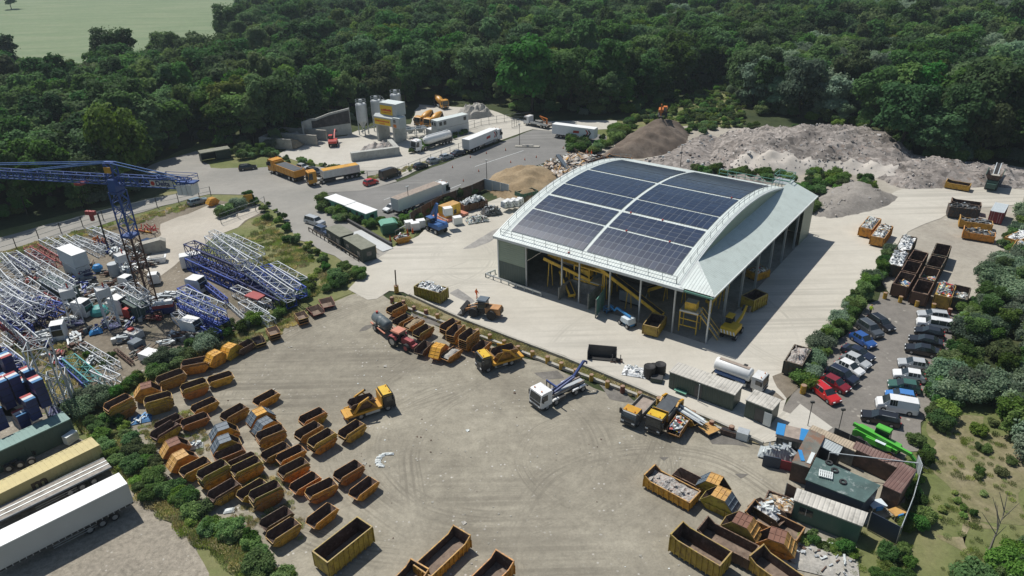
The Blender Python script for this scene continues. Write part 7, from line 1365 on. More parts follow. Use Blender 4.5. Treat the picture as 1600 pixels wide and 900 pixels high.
# dark green site cabins on the bank
def rcabin(L, W, H_, lab, c, a, wins=()):
    p = Proto('site_cabin', 'cabin'); mb = MB(); mb.box(-L / 2, L / 2, -W / 2, W / 2, .1, H_ - .1, 'rib_green'); p.add('walls', mb); mb = MB(); mb.box(-L / 2 - .1, L / 2 + .1, -W / 2 - .1, W / 2 + .1, H_ - .1, H_ + .04, 'rib_roof'); p.add('roof', mb)
    for x, ww in wins: mb = MB(); mb.box(x - ww / 2, x + ww / 2, -W / 2 - .03, -W / 2, .15, 2.1, 'machine_dark'); p.add('door', mb)
    p.put(c, a, lab)
c, a, L = seg((1053.5, 573.5), (1154, 609), 2.7); c.z = 0; rcabin(L, 2.7, 2.7, 'long dark green site cabin with a ribbed pale roof on the bank', c, a, ((-.3, 1.), (-4., .05)))
mb = MB(); mb.bar((0, 0, 0), (0, 0, 2.7), .1, 'trim_white'); one('door_post', 'post', mb, c + Vector((math.sin(a), -math.cos(a), 0)) * 1.9, a, 'white post in front of the long dark green cabin')
c, a, L = seg((1173, 617), (1213, 632.5), 2.7); c.z = 0; rcabin(L, 2.7, 2.7, 'short dark green cabin with an open door at the end of the bank', c, a, ((.3, 1.3),)); mb = MB(); mb.box(-.5, .5, -.04, .04, .1, 2.1, 'trim_white'); one('white_board', 'board', mb, c + Vector((math.cos(a), math.sin(a), 0)) * 1.4 + Vector((math.sin(a), -math.cos(a), 0)) * 1.5, a, 'white board leaning at the open door of the short cabin')
mb = MB(); mb.lathe([(.75, 0), (.75, 1.5), (.7, 1.55), (.65, 1.5), (0, 1.4)], 'black', 14); TK = Proto('water_tank', 'tank'); TK.add('water_tank', mb)
for x, y, s, lab in ((1014, 588, 1.15, 'left of the black water tanks by the bank'), (1021, 582, .85, 'middle black water tank by the bank'), (1031, 584, 1.1, 'right of the black water tanks by the bank')): TK.put(G(x, y), 0, lab, scale=s)
mb = MB(); mb.box(-.8, .8, -.6, .6, 0, .7, 'cabin_green', top='machine_dark'); one('green_box', 'box', mb, G(1026, 595), rad(-20), 'dark green box in front of the black water tanks'); mb = heapmesh(4.2, 2.6, .45, 'scrap_white', 21, 12, .2, WB, 18); one('white_bags', 'heap', mb, G(996, 582), rad(-20), 'heap of white plastic beside the black water tanks')
mb = MB(); mb.box(-2.1, 2.1, -.1, 1.2, .05, .15, 'black'); mb.box(-2.1, 2.1, 1.1, 1.2, 0, 1.9, 'machine_dark'); mb.box(-2.15, -2.05, -.1, 1.2, 0, 1.5, 'machine_dark'); mb.box(2.05, 2.15, -.1, 1.2, 0, 1.5, 'machine_dark'); one('loader_bucket', 'bucket', mb, G(940, 563), rad(-12), 'wide black loader bucket standing on the concrete'); mb = MB(); mb.box(-.9, .9, -.06, .06, .4, .5, 'machine_dark'); mb.bar((-.6, 0, 0), (-.6, 0, 1.2), .12, 'machine_dark'); mb.bar((.6, 0, 0), (.6, 0, 1.2), .12, 'machine_dark'); mb.box(-.9, .9, -.3, .7, 0, .12, 'old_rust'); one('pallet_forks', 'forks', mb, G(963, 565), rad(-5), 'dark pallet fork frame beside the loader bucket')
mb = MB(); mb.box(-.9, .9, -.45, .45, .35, .42, 'kiosk_roof'); mb.bar((-.8, 0, 0), (-.8, 0, .4), .1, 'trim_white'); mb.bar((.8, 0, 0), (.8, 0, .4), .1, 'trim_white'); one('green_bench', 'bench', mb, G(1064, 614), a, 'pale green bench in front of the long dark green cabin')
# retaining kerbs of the bank
def wall_(name, cat, path, h, w, m, lab):
    mb = MB(); P0 = G(*path[0]); L_ = [G(*t) - P0 for t in path]
    for a_, b_ in zip(L_, L_[1:]): mb.bar(a_ + Vector((0, 0, h / 2)), b_ + Vector((0, 0, h / 2)), w, m, h)
    one(name, cat, mb, P0, 0, lab)
wall_('kerb_wall', 'wall', [(640, 463), (720, 500), (800, 531), (880, 561), (960, 594), (1040, 629), (1120, 663), (1192, 696)], .55, .35, 'trim_white' if False else 'old_concrete', 'low pale kerb wall on the concrete side of the bank'); wall_('kerb_wall', 'wall', [(618, 476), (700, 508), (790, 542), (880, 577), (960, 606), (1040, 636), (1100, 662), (1170, 690)], .4, .45, 'old_concrete', 'low kerb wall on the dirt side of the bank')
sheet('grass_bank', [(613, 462), (640, 464), (720, 501), (880, 562), (1040, 630), (1192, 697), (1165, 690), (1100, 662), (960, 606), (790, 542), (700, 508), (617, 476)], .12, 'dry_grass_bank', .2)
# the sheds at the lower right
def lean(corners, h, drop, wall, roof, name, cat, lab, extra=None):
    """shed from the four roof corners as surveyed (back left, front left, front right, back right); drop = front lower than the back"""
    z = [h, h - drop, h - drop, h]; P4 = [G(x, y, zz) for (x, y), zz in zip(corners, z)]; O = sum((Vector((q.x, q.y, 0)) for q in P4), Vector()) / 4; p = Proto(name, cat); mb = MB()
    dx = (P4[2] + P4[3] - P4[0] - P4[1]); a = math.atan2(dx.y, dx.x); R_ = Matrix.Rotation(-a, 3, 'Z'); q4 = [R_ @ (q - O) for q in P4]
    mb.poly(q4[::1], roof); lo = [q - Vector((0, 0, .14)) for q in q4]; mb.poly(lo[::-1], roof)
    for i in range(4): mb.poly([q4[i], lo[i], lo[(i + 1) % 4], q4[(i + 1) % 4]], roof)
    p.add('roof', mb); c_ = sum(lo, Vector()) / 4; ins = [c_ + (q - c_) * .96 for q in lo]; ins = [Vector((q.x, q.y, l.z - .01)) for q, l in zip(ins, lo)]; mb = MB()
    for i in range(4): A_, B_ = ins[i], ins[(i + 1) % 4]; mb.poly([(A_.x, A_.y, 0), (B_.x, B_.y, 0), B_, A_], wall)
    p.add('walls', mb)
    if extra: extra(p, ins)
    return p.put(O, a, lab)
def win(p, ins):
    A_, B_ = ins[1], ins[2]
    for t in (.2,): c_ = A_.lerp(B_, t); mb = MB(); mb.box(c_.x - .7, c_.x + .7, c_.y - .05, c_.y - .01, 1.1, 2., 'glass_dark'); mb.box(c_.x - .03, c_.x + .03, c_.y - .07, c_.y - .01, 1.1, 2., 'galv'); p.add('window', mb)
lean([(1245, 762), (1239.5, 781), (1348, 822.5), (1356.6, 801)], 2.7, .1, 'shed_green', 'rib_roof', 'green_shed', 'shed', 'long green shed with a pale ribbed roof and one window', win)
lean([(1275, 714), (1258, 749), (1351, 785), (1376, 758)], 3.1, .3, 'navy_panel', 'tarp_green', 'tarp_roof_shed', 'shed', 'big shed under a dark green sheeted roof with tyres on it')
lean([(1409.5, 722), (1379, 758), (1408, 771), (1432, 734)], 2.7, .0, 'old_rust', 'brown_roof', 'rusty_container_shed', 'shed', 'rusty brown ribbed container shed at the right of the compound')
lean([(1338, 689), (1332, 700), (1405, 732), (1411, 719.5)], 2.7, .3, 'old_rust', 'brown_roof', 'open_lean_to', 'shed', 'long brown corrugated lean-to roof in front of the green telehandler')
lean([(1270, 664), (1263, 671), (1337, 706), (1342, 694)], 2.5, .2, 'oldboard', 'timber_roof', 'timber_roof_shed', 'shed', 'narrow shed with a pale timber roof at the top of the compound')
lean([(1288.6, 684.5), (1282, 697), (1310, 711), (1317, 698)], 2.5, .2, 'machine_dark', 'grey_sheet', 'sheet_roof_shed', 'shed', 'small shed with a light grey corrugated roof'); lean([(1265, 670), (1237, 722), (1265, 731), (1289.6, 681)], 2.7, 0., 'old_rust', 'rust_roof', 'old_container', 'container', 'old container with a rust stained grey roof at the left of the compound')
TY = Proto('tyre', 'tyre'); mb = MB(); mb.lathe([(.22, .02), (.4, .0), (.42, .1), (.4, .2), (.22, .18), (.22, .02)], 'rubber', 14); TY.add('tyre', mb)
for x, y, z, lab in ((1295, 724, 3.05, 'tyre lying on the dark green sheeted roof, upper left one'), (1304, 736, 3.0, 'tyre lying on the dark green sheeted roof beside the white pallet'), (1317, 754, 2.9, 'tyre lying on the dark green sheeted roof, lowest one')): TY.put(G(x, y, z), 0, lab)
mb = MB()
for k in range(7): mb.box(-.6 + .18 * k, -.48 + .18 * k, -.5, .5, .1, .13, 'trim_white')
for y in (-.45, 0, .4): mb.box(-.6, .6, y, y + .08, 0, .1, 'trim_white')
one('white_pallet', 'pallet', mb, G(1290, 742, 3.0), rad(-25), 'white pallet lying on the dark green sheeted roof', scale=1.2)
for px, py, z, L, r, m_, lab in ((1252, 712, 2.72, 1.9, 80, 'boom_blue', 'bright blue board lying on the rust stained container roof'), (1267, 716, 2.72, 2.2, 55, 'trim_white', 'white board lying on the rust stained container roof')): mb = MB(); mb.box(-L / 2, L / 2, -.22, .22, 0, .08, m_); one('loose_board', 'board', mb, G(px, py, z), rad(r), lab)
p = Proto('covered_van', 'van'); mb = MB(); mb.box(-1.9, 1.9, -1., 1., .4, 1.9, 'glass_dark', taper=.1); p.add('body', mb); mb = MB(); mb.prism([(-2., 1.85), (2., 1.85), (1.8, 2.25), (-1.7, 2.3)][::-1], -1.1, 1.1, 'bed_dust'); p.add('canopy', mb); mb = MB(); mb.box(-2.02, -1.1, -1.12, 1.12, 2.25, 2.34, 'boom_blue'); mb.box(.6, 1.7, -1.12, 1.12, 2.24, 2.32, 'boom_blue'); p.add('blue_tarpaulin', mb); p.put(G(1237, 700), rad(-25), 'dark covered van with blue tarpaulins left of the old container', scale=1.05)
mb = heapmesh(5.5, 2.2, 1.6, 'grey_sheet', 31, 10, .2, ['galv', 'lid_grey', 'trim_white'], 30); one('sheet_pile', 'heap', mb, G(1222, 716), rad(-28), 'pile of grey metal sheets left of the old container'); p = Proto('blue_board', 'panel'); mb = MB(); mb.box(-1., 1., -.06, .06, 0, 1.6, 'navy_panel'); p.add('blue_board', mb); p.put(G(1204, 730), rad(-20), 'dark blue framed panel at the lower left of the compound'); mb = MB(); mb.box(-1.9, 1.9, -.06, .06, 0, 1.3, 'cont_red'); one('red_sheet', 'panel', mb, G(1223, 733), rad(-25), 'dark red panel beside the blue framed panel')
for path, m_, lab, h in ([[(1270, 762), (1300, 778), (1352, 800)], 'lid_grey', 'grey panel wall between the green shed and the sheeted roof', 2.4], [[(1355, 826), (1400, 850)], 'navy_panel', 'navy panel wall at the lower corner of the compound', 2.4], [[(1401, 848), (1420, 800), (1434, 750), (1428, 735)], 'lattice_grey', 'pale sheet fence curving round the right of the compound', 2.3], [[(1225, 780), (1248, 793)], 'old_rust', 'rusty panel left of the green shed', 2.4], [[(1300, 690), (1348, 712), (1372, 738)], 'machine_dark', 'dark board wall inside the compound', 2.2]): fence('panel_wall', 'wall', path, lab, h, 2.4, 'oldboard', m_, (), .1, .12, panel=m_)
for x, y, z, r, m1, lab, s in ((1368, 795, 0, 10, 'boom_white', 'small table covered with a blue and grey sheet in the compound', 1), (1400, 806, 0, 20, 'lid_tan', 'yellow box in the weeds of the compound', .9)):
    mb = MB(); mb.box(-.9, .9, -.6, .6, .75, .82, m1)
    for a_ in (-.8, .8):
        for b_ in (-.5, .5): mb.bar((a_, b_, 0), (a_, b_, .78), .07, 'galv')
    mb.box(-.5, .3, -.7, -.55, .4, .86, 'boom_blue'); one('work_table', 'table', mb, G(x, y), rad(r), lab, scale=s)
mb = MB(); mb.bar((0, 0, 2.7), (9.5, 0, 2.7), .09, 'lattice_grey'); mb.bar((0, 0, 0), (0, 0, 2.7), .1, 'galv'); mb.bar((9.5, 0, 0), (9.5, 0, 2.7), .1, 'galv'); one('roof_pole', 'pole', mb, G(1290, 735), rad(-13), 'long pale blue pole across the open part of the compound')
for px, py, lab in ((1262, 665, 'thin lamp mast at the top left of the compound'), (1309, 677, 'thin lamp mast behind the timber roof')): mb = MB(); mb.tube((0, 0, 0), (0, 0, 3.6), .05, 'chassis', 6); mb.box(-.25, .25, -.12, .12, 3.6, 3.85, 'chassis'); one('lamp_mast', 'lamp', mb, G(px, py), 0, lab)
c, a, _ = seg((1553, 340), (1571, 309), 2.6); c.z = 0; container(6.06, 2.6, 2.44, 'cont_red', 'cont_grey').put(c, a + math.pi, 'dark red container with a pale grey roof beside the amber bins')
p = Proto('dark_timber_shelter', 'shelter'); mb = MB(); mb.box(-4, 4, -1.6, 1.6, 2.6, 2.85, 'cabin_roof'); p.add('roof', mb); mb = MB(); mb.box(-4, 4, 1.4, 1.6, 0, 2.6, 'cabin_green'); mb.box(-4, -3.8, -1.6, 1.4, 0, 2.6, 'cabin_green'); mb.box(0, 4, -1.2, 1.4, 0, 2.6, 'cabin_green'); p.add('walls', mb); c, a, _ = seg((320, 252), (355, 246)); p.put(c, a, 'dark timber shelter by the junction')
# ---- heaps of soil, rubble, wood chip
m, nt, b, cc = earth('rubble', [(.16, .142, .128), (.255, .23, .21), (.345, .315, .29)], .12, 1.5, specks=((.55, .53, .5), .9), bstr=1., fine_amt=.3)
vo = N(nt, 'ShaderNodeTexVoronoi'); nt.links.new(wpos(nt), vo.inputs['Vector']); vo.inputs['Scale'].default_value = 1.1; sx = N(nt, 'ShaderNodeSeparateColor'); nt.links.new(vo.outputs['Color'], sx.inputs[0])
hs = N(nt, 'ShaderNodeHueSaturation'); nt.links.new(cc, hs.inputs['Color']); nt.links.new(rng(nt, sx.outputs[0], 0, 1, .6, 1.35), hs.inputs['Value']); rd = math_(nt, 'MULTIPLY', rng(nt, sx.outputs[1], .86, .9), rng(nt, noise(nt, wpos(nt), .06, 3), .5, .65)); nt.links.new(mixc(nt, hs.outputs[0], (.27, .22, .19), rd), b.inputs['Base Color'])
earth('soil_dark', [(.105, .082, .065), (.155, .125, .1), (.21, .175, .145)], .1, 1.3, bstr=.9, fine_amt=.3); earth('wood_chip', [(.2, .145, .085), (.29, .22, .135), (.34, .265, .17)], .12, 1.8, bstr=.7, fine_amt=.25); earth('grey_spoil', [(.2, .185, .165), (.27, .25, .225), (.31, .29, .265)], .15, 1.5, bstr=.7); earth('haul_track', [(.42, .385, .34), (.48, .445, .4), (.52, .485, .44)], .1, .8, bstr=.2, fine_amt=.12)
cells('waste_mix', [(.4, .33, .26), (.52, .48, .42), (.3, .24, .19), (.22, .19, .17), (.55, .53, .5), (.36, .27, .2), (.45, .4, .35)], 1.7, .9, 'w', 1.)
HZ = {}
simple('stone_a', (.34, .32, .3), .9, 0, .2); simple('stone_b', (.46, .44, .42), .9, 0, .15); simple('stone_c', (.2, .19, .18), .9, 0, .2); simple('stone_d', (.33, .22, .17), .9, 0, .2)
def heap(name, cat, outline, H_, slope, m, lab, step=1.6, bumps=.8, seed=0, track=None, bf=.16):
    P_ = [G(*t) for t in outline]; x0, x1 = min(p.x for p in P_), max(p.x for p in P_); y0, y1 = min(p.y for p in P_), max(p.y for p in P_); nx, ny = int((x1 - x0) / step) + 2, int((y1 - y0) / step) + 2
    E_ = list(zip(P_, P_[1:] + P_[:1]))
    def hz(x, y):
        if not inpoly(x, y, P_): return -.3
        d = 1e9
        for a, b in E_:
            ab = b - a; t = max(0, min(1, ((x - a.x) * ab.x + (y - a.y) * ab.y) / (ab.x ** 2 + ab.y ** 2))); d = min(d, math.hypot(x - a.x - ab.x * t, y - a.y - ab.y * t))
        n1 = mnoise.noise(Vector((x * .05, y * .05, seed))); n2 = mnoise.noise(Vector((x * bf, y * bf, seed + 4))); n3 = mnoise.noise(Vector((x * .6, y * .6, seed + 9)))
        top = H_ * (.72 + .5 * n1); z = top * (1 - math.exp(-slope * d / max(.5, top))); return max(-.2, z + (bumps * n2 + bumps * .4 * n3 + bumps * .16 * (random.random() - .5)) * min(1, d / 4))
    mb = MB(); id_ = {}; zz = {}
    for i in range(nx):
        for j in range(ny): zz[i, j] = hz(x0 + i * step, y0 + j * step)
    k = mb.mi(m); kt = mb.mi('haul_track') if track else None; TR = [G(x, y, z) for x, y, z in track] if track else None
    def vid(i, j):
        if (i, j) not in id_: id_[i, j] = len(mb.v); mb.v.append((x0 + i * step + U(-.25, .25) * step, y0 + j * step + U(-.25, .25) * step, zz[i, j]))
        return id_[i, j]
    for i in range(nx - 1):
        for j in range(ny - 1):
            if max(zz[i, j], zz[i + 1, j], zz[i, j + 1], zz[i + 1, j + 1]) < -.25: continue
            mb.f.append((vid(i, j), vid(i + 1, j), vid(i + 1, j + 1), vid(i, j + 1))); mm = k
            if TR:
                c_ = Vector((x0 + (i + .5) * step, y0 + (j + .5) * step, 0)); 
                for a, b in zip(TR, TR[1:]):
                    a2, b2 = Vector((a.x, a.y, 0)), Vector((b.x, b.y, 0)); ab = b2 - a2; t = max(0, min(1, (c_ - a2).dot(ab) / ab.length_squared))
                    if (c_ - a2 - ab * t).length < 2.6: mm = kt
            mb.m.append(mm)
    o = one(name, cat, mb, (0, 0, 0), 0, lab, smooth=True); HZ[name, seed] = hz; return o
heap('rubble_heap', 'heap', [(1108, 252), (1120, 214), (1190, 202), (1260, 207), (1330, 206), (1392, 214), (1425, 236), (1440, 262), (1416, 288), (1360, 276), (1300, 268), (1220, 276), (1160, 272)], 7., .8, 'rubble', 'huge pale rubble heap with a haul track across it', 1., 1.5, 1, bf=.3, track=[(1300, 268, .5), (1265, 258, 2.5), (1235, 246, 4.5), (1200, 240, 4.5), (1160, 246, 3), (1168, 236, 4.5), (1210, 228, 6), (1260, 226, 6.5), (1310, 232, 6), (1350, 246, 4), (1390, 262, 2)])
heap('rubble_heap', 'heap', [(1372, 262), (1420, 246), (1500, 254), (1600, 268), (1650, 280), (1640, 296), (1540, 292), (1480, 294), (1420, 296), (1385, 286)], 3.2, .6, 'rubble', 'lower rubble heap stretching to the right edge', 1., 1.3, 2, bf=.3)
heap('soil_heap', 'heap', [(940, 244), (975, 216), (1010, 200), (1050, 198), (1078, 206), (1072, 224), (1045, 240), (1000, 248)], 7.6, .9, 'soil_dark', 'brown soil heap under the orange excavator', .9, 1.6, 3, bf=.28)
heap('rubble_heap', 'heap', [(1000, 252), (1046, 238), (1085, 214), (1120, 212), (1110, 256), (1190, 272), (1240, 282), (1180, 288), (1080, 268)], 2.6, .5, 'rubble', 'low heap of mixed broken rubble behind the hall', 1.4, 1.2, 4)
heap('spoil_heap', 'heap', [(1268, 336), (1285, 300), (1330, 283), (1372, 296), (1402, 308), (1388, 322), (1340, 334), (1300, 342)], 4.5, .7, 'grey_spoil', 'grey spoil mound with shrubs on it behind the hall corner', 1., 1.1, 5)
heap('wood_chip_heap', 'heap', [(755, 290), (770, 274), (800, 264), (838, 262), (866, 268), (880, 284), (868, 300), (830, 316), (800, 318), (770, 302)], 5.4, .75, 'wood_chip', 'tan wood chip heap left of the hall', .8, 1.2, 6, bf=.3)
heap('waste_heap', 'heap', [(842, 264), (862, 252), (900, 246), (940, 248), (955, 258), (930, 276), (890, 290), (868, 286)], 5., .8, 'waste_mix', 'heap of mixed timber waste behind the wood chip heap', 1.1, 1.2, 7)
mb = MB(); q = random.Random(2)
for i in range(260):
    p_ = G(q.uniform(845, 945), q.uniform(250, 284)); z = HZ['waste_heap', 7](p_.x, p_.y)
    if z < .3: continue
    d = Vector((q.uniform(-1, 1), q.uniform(-1, 1), q.uniform(-.3, .5))).normalized() * q.uniform(.5, 1.6); mb.bar(p_ + Vector((0, 0, z)) - d, p_ + Vector((0, 0, z + .2)) + d, q.uniform(.15, .5), q.choice(['scrap_wood', 'trim_white', 'lid_tan', 'oldboard', 'old_rust']), .12)
for i in range(300):
    p_ = G(q.uniform(1000, 1240), q.uniform(212, 286)); z = HZ['rubble_heap', 4](p_.x, p_.y)
    if z < .2: continue
    s = q.uniform(.12, .5); mb.box(p_.x - s, p_.x + s, p_.y - s * .6, p_.y + s * .6, z - .3, z + s * .7, q.choice(['stone_a', 'stone_b', 'steel_grey', 'stone_c', 'trim_white', 'old_rust']), taper=s * .25)
for hn, sd, x0, x1, y0, y1, n_ in (('rubble_heap', 1, 1110, 1440, 200, 288, 2600), ('rubble_heap', 2, 1380, 1620, 246, 296, 900), ('spoil_heap', 5, 1270, 1400, 284, 340, 160)):
    for i in range(n_):
        p_ = G(q.uniform(x0, x1), q.uniform(y0, y1)); z = HZ[hn, sd](p_.x, p_.y)
        if z < .15 or mnoise.noise(Vector((p_.x * .08, p_.y * .08, 5))) < q.uniform(-.5, .35): continue
        s = q.uniform(.07, .26) * (2. if q.random() < .04 else 1); t = q.uniform(0, 3); u_, v_ = Vector((math.cos(t), math.sin(t), q.uniform(-.3, .3))), Vector((-math.sin(t), math.cos(t), q.uniform(-.3, .3))); mb.bar(p_ + Vector((0, 0, z)) - u_ * s, p_ + Vector((0, 0, z + .1)) + u_ * s, s * 1.1, q.choice(['stone_a', 'stone_a', 'stone_b', 'stone_c', 'stone_a']), s * .8, up=(v_.x, v_.y, 1.))
o = struct('loose_debris', mb.mesh('loose_debris'), 'stuff', label='loose timber and broken blocks scattered on the heaps')
mb = MB(); mb.bar((0, 0, .5), (8, 0, 4.2), 1., 'lid_grey', .4); one('loading_conveyor', 'conveyor', mb, G(897, 280), rad(118), 'grey inclined conveyor reaching up the timber waste heap')
bins([((915, 250), (942, 243), 2.6, 0, BROWN, 'dark bin behind the two workers', {'L': 6.1}), ((950, 243), (985, 248), 1.8, .3, ORANGE, 'orange bin behind the arch of the hall roof', {'L': 6.5})])
# ------------------------------------------------------------------ shrubs, weeds, people, small things
def bush(key, r, h, leaves, size, mat, seed, name='shrub', n=16):
    q = np.random.RandomState(seed); L = [(0, 0, h * .4, r * .7, r * .7, h * .42)]
    for i in range(n): a = q.rand() * 6.28; d = r * (.35 + .35 * q.rand()); s = r * (.2 + .25 * q.rand()); L.append((d * math.cos(a), d * math.sin(a), h * (.25 + .5 * q.rand()), s, s, s * .95))
    p = Proto(name, 'shrub'); p.add(name, leafmesh(name, leafcloud(L, leaves, size, seed, .5, .5), mat)); BU[key] = p
BU = {}
bush('b0', 1.7, 1.9, 4200, .105, 'leaf_bush', 21); bush('b1', 2.1, 2.4, 5200, .115, 'leaf_bush', 22); bush('b2', 1.4, 2.3, 3600, .1, 'leaf_ash', 23); bush('w0', 2.3, 3., 5600, .115, 'leaf_willow', 24); bush('p0', 1.2, 1.1, 2200, .09, 'leaf_pale', 25); bush('t0', 1.5, 3.7, 4600, .11, 'leaf_ash', 26, 'shrub', 20)
def tuft(key, r, h, n, mat, seed):
    q = np.random.RandomState(seed); P_ = []
    for i in range(n):
        a, d = q.rand() * 6.28, r * q.rand() ** .5; b = np.array([d * math.cos(a), d * math.sin(a), 0]); l = h * (.5 + .7 * q.rand()); t = q.rand() * 6.28; o = np.array([math.cos(t), math.sin(t), 0]) * .05; e = b + np.array([q.normal() * .25 * h, q.normal() * .25 * h, l]); P_.append([b - o, b + o, e + o * .4, e - o * .4])
    p = Proto('grass_tuft', 'grass'); p.add('grass_tuft', leafmesh('grass_tuft', np.array(P_).reshape(-1, 3), mat)); BU[key] = p
leafmat('leaf_dry', (.34, .3, .15), (.5, .44, .26), hue=.012); leafmat('leaf_grass', (.17, .22, .065), (.27, .31, .12), hue=.015)
tuft('g0', .8, .32, 110, 'leaf_grass', 31); tuft('g1', .7, .36, 100, 'leaf_dry', 32)
rb = random.Random(77); BP = []
def row(path, w, step, kinds, s0, s1, lab):
    P_ = [G(*t) for t in path]
    for a, b in zip(P_, P_[1:]):
        d = b - a; n = max(1, int(d.length / step)); nrm = Vector((-d.y, d.x, 0)).normalized()
        for i in range(n): c = a.lerp(b, (i + rb.random()) / n) + nrm * rb.uniform(-w, w) * .5; BP.append((c.x, c.y, rb.choice(kinds), rb.uniform(s0, s1), lab))
def patch(poly, n, kinds, s0, s1, lab, hz=None):
    P_ = [G(*t) for t in poly]; x0, x1, y0, y1 = min(p.x for p in P_), max(p.x for p in P_), min(p.y for p in P_), max(p.y for p in P_); k = 0; t = 0
    while k < n and t < n * 40:
        t += 1; x, y = rb.uniform(x0, x1), rb.uniform(y0, y1)
        if inpoly(x, y, P_): BP.append((x, y, rb.choice(kinds), rb.uniform(s0, s1), lab)); k += 1
h1, h2 = 'green shrub in the hedge between the skips and the trailers', 'green shrub in the hedge between the skips and the crane yard'
for k in (0, 1): row([(150, 655), (185, 695), (235, 745), (290, 800), (345, 848), (410, 880), (450, 930)], 3.6, 1.25, ['b0', 'b1', 'b2', 'p0'], .5, .9, h1)
for k in (0, 1): row([(112, 648), (150, 628), (195, 603), (245, 580), (300, 553), (345, 522), (385, 512)], 3.2, 1.5, ['b0', 'b1', 'b2', 'w0'], .55, .95, h2)
row([(385, 512), (425, 495), (460, 472), (500, 452), (535, 440), (572, 432)], 4, 1.3, ['b0', 'b1', 'b2'], .6, .95, h2); row([(470, 440), (520, 430), (565, 428)], 5, 1.3, ['b0', 'b1', 'p0'], .6, 1., h2)
row([(412, 322), (430, 345), (455, 372), (490, 400), (530, 425)], 3, 1.6, ['b0', 'p0', 'b2'], .5, .9, 'shrub along the verge of the access road'); row([(345, 335), (370, 325), (398, 318)], 4, 1.6, ['b0', 'p0'], .6, .9, 'shrub on the roadside bank by the yellow sign')
row([(497, 318), (515, 330), (540, 342), (575, 348), (600, 352), (635, 350)], 5, 1.2, ['b0', 'b1', 'b2'], .7, 1.1, 'shrub behind the pale green park cabins'); row([(635, 350), (665, 335), (700, 318), (745, 300)], 2.4, 1.5, ['b0', 't0', 'b2'], .55, .85, 'shrub along the board wall by the white box lorry')
row([(1398, 398), (1372, 430), (1345, 465), (1322, 500), (1300, 528), (1282, 555), (1262, 592), (1252, 606)], 1.4, 1.3, ['b1', 'w0', 'b0', 't0'], .62, .92, 'shrub in the hedge between the concrete road and the parked cars')
h8 = 'shrub in the thicket to the right of the car park'
patch([(1570, 400), (1530, 470), (1502, 545), (1470, 600), (1448, 662), (1470, 672), (1500, 640), (1540, 625), (1640, 650), (1700, 560), (1700, 380), (1620, 410)], 170, ['w0', 'b1', 't0', 'w0', 'b0'], .7, 1.4, h8); patch([(1560, 640), (1590, 690), (1640, 745), (1720, 740), (1700, 600)], 50, ['b1', 'b0', 't0', 'w0'], .8, 1.4, h8)
row([(1524, 480), (1512, 540), (1490, 590), (1468, 640), (1452, 672)], 3, 1.2, ['b0', 'b1', 'b2'], .7, 1.1, h8)
patch([(1470, 700), (1540, 690), (1560, 760), (1500, 830), (1450, 800)], 16, ['p0', 'b2'], .25, .5, 'low weedy shrub on the grass right of the pale sheet fence'); patch([(1412, 820), (1445, 800), (1440, 860), (1420, 960), (1330, 960), (1385, 870)], 30, ['b0', 'b2', 'p0'], .4, .8, 'shrub on the rough ground right of the sheds'); patch([(1510, 880), (1560, 850), (1640, 850), (1640, 990), (1490, 990)], 30, ['b0', 'b1', 'b2'], .6, 1., 'shrub in the bottom right corner'); patch([(1262, 835), (1330, 860), (1335, 872), (1255, 852)], 16, ['p0', 'p0', 'b2'], .45, .75, 'weedy shrub in front of the green shed'); row([(1440, 690), (1432, 740), (1425, 800)], 2, 1.6, ['b0', 'p0', 'b2'], .5, .85, 'shrub along the pale sheet fence'); row([(1560, 660), (1540, 700), (1600, 760)], 3, 2.2, ['p0', 'b0'], .5, .9, h8)
patch([(1240, 292), (1262, 268), (1300, 272), (1370, 286), (1360, 300), (1300, 300), (1275, 320), (1262, 338)], 46, ['b0', 'b1', 'p0', 'b2'], .7, 1.15, 'shrub on the mound behind the hall corner'); row([(1085, 272), (1130, 270), (1180, 275), (1240, 285)], 5, 1.2, ['b0', 'b1', 'b2'], .7, 1.1, 'shrub behind the rear rail of the hall')
patch([(880, 238), (895, 215), (945, 215), (985, 190), (1000, 196), (960, 225), (930, 240)], 40, ['b0', 'b1', 'b2'], .8, 1.3, 'shrub between the white trailer and the soil heap'); patch([(985, 185), (1060, 158), (1120, 135), (1165, 150), (1160, 198), (1090, 204), (1060, 190), (1010, 196)], 330, ['b2', 'p0', 'b0', 'p0', 'p0'], .6, 1.1, 'low bush in the clearing beside the soil heap')
patch([(655, 222), (690, 215), (728, 208), (722, 216), (690, 228), (640, 242)], 22, ['b0', 'b2'], .5, .9, 'shrub beside the stacked site cabins'); row([(445, 252), (480, 258), (530, 262), (565, 275)], 3, 1.6, ['b0', 'p0', 'b2'], .5, .9, 'shrub behind the orange tipper lorries'); row([(585, 280), (640, 268), (700, 246)], 1.2, 4., ['p0', 'b0'], .3, .55, 'small shrub on the verge behind the parked cars')
patch([(360, 236), (430, 236), (440, 246), (395, 248), (358, 250)], 26, ['b0', 'b1', 't0'], .6, 1., 'shrub around the dark timber shelter'); patch([(1575, 310), (1620, 310), (1620, 400), (1560, 400), (1580, 350)], 20, ['b1', 'b0', 'w0'], .7, 1.1, 'shrub beside the dark red container'); patch([(1100, 212), (1060, 205), (1100, 196), (1200, 198), (1260, 203), (1190, 200)], 16, ['b0', 'b2'], .7, 1., 'shrub behind the rubble heap crest')
patch([(100, 560), (150, 545), (185, 560), (150, 600)], 7, ['p0', 'b2'], .35, .6, 'weedy shrub among the crane sections'); patch([(0, 520), (40, 525), (40, 550), (0, 560)], 5, ['p0', 'b2'], .4, .7, 'weedy shrub among the crane sections')
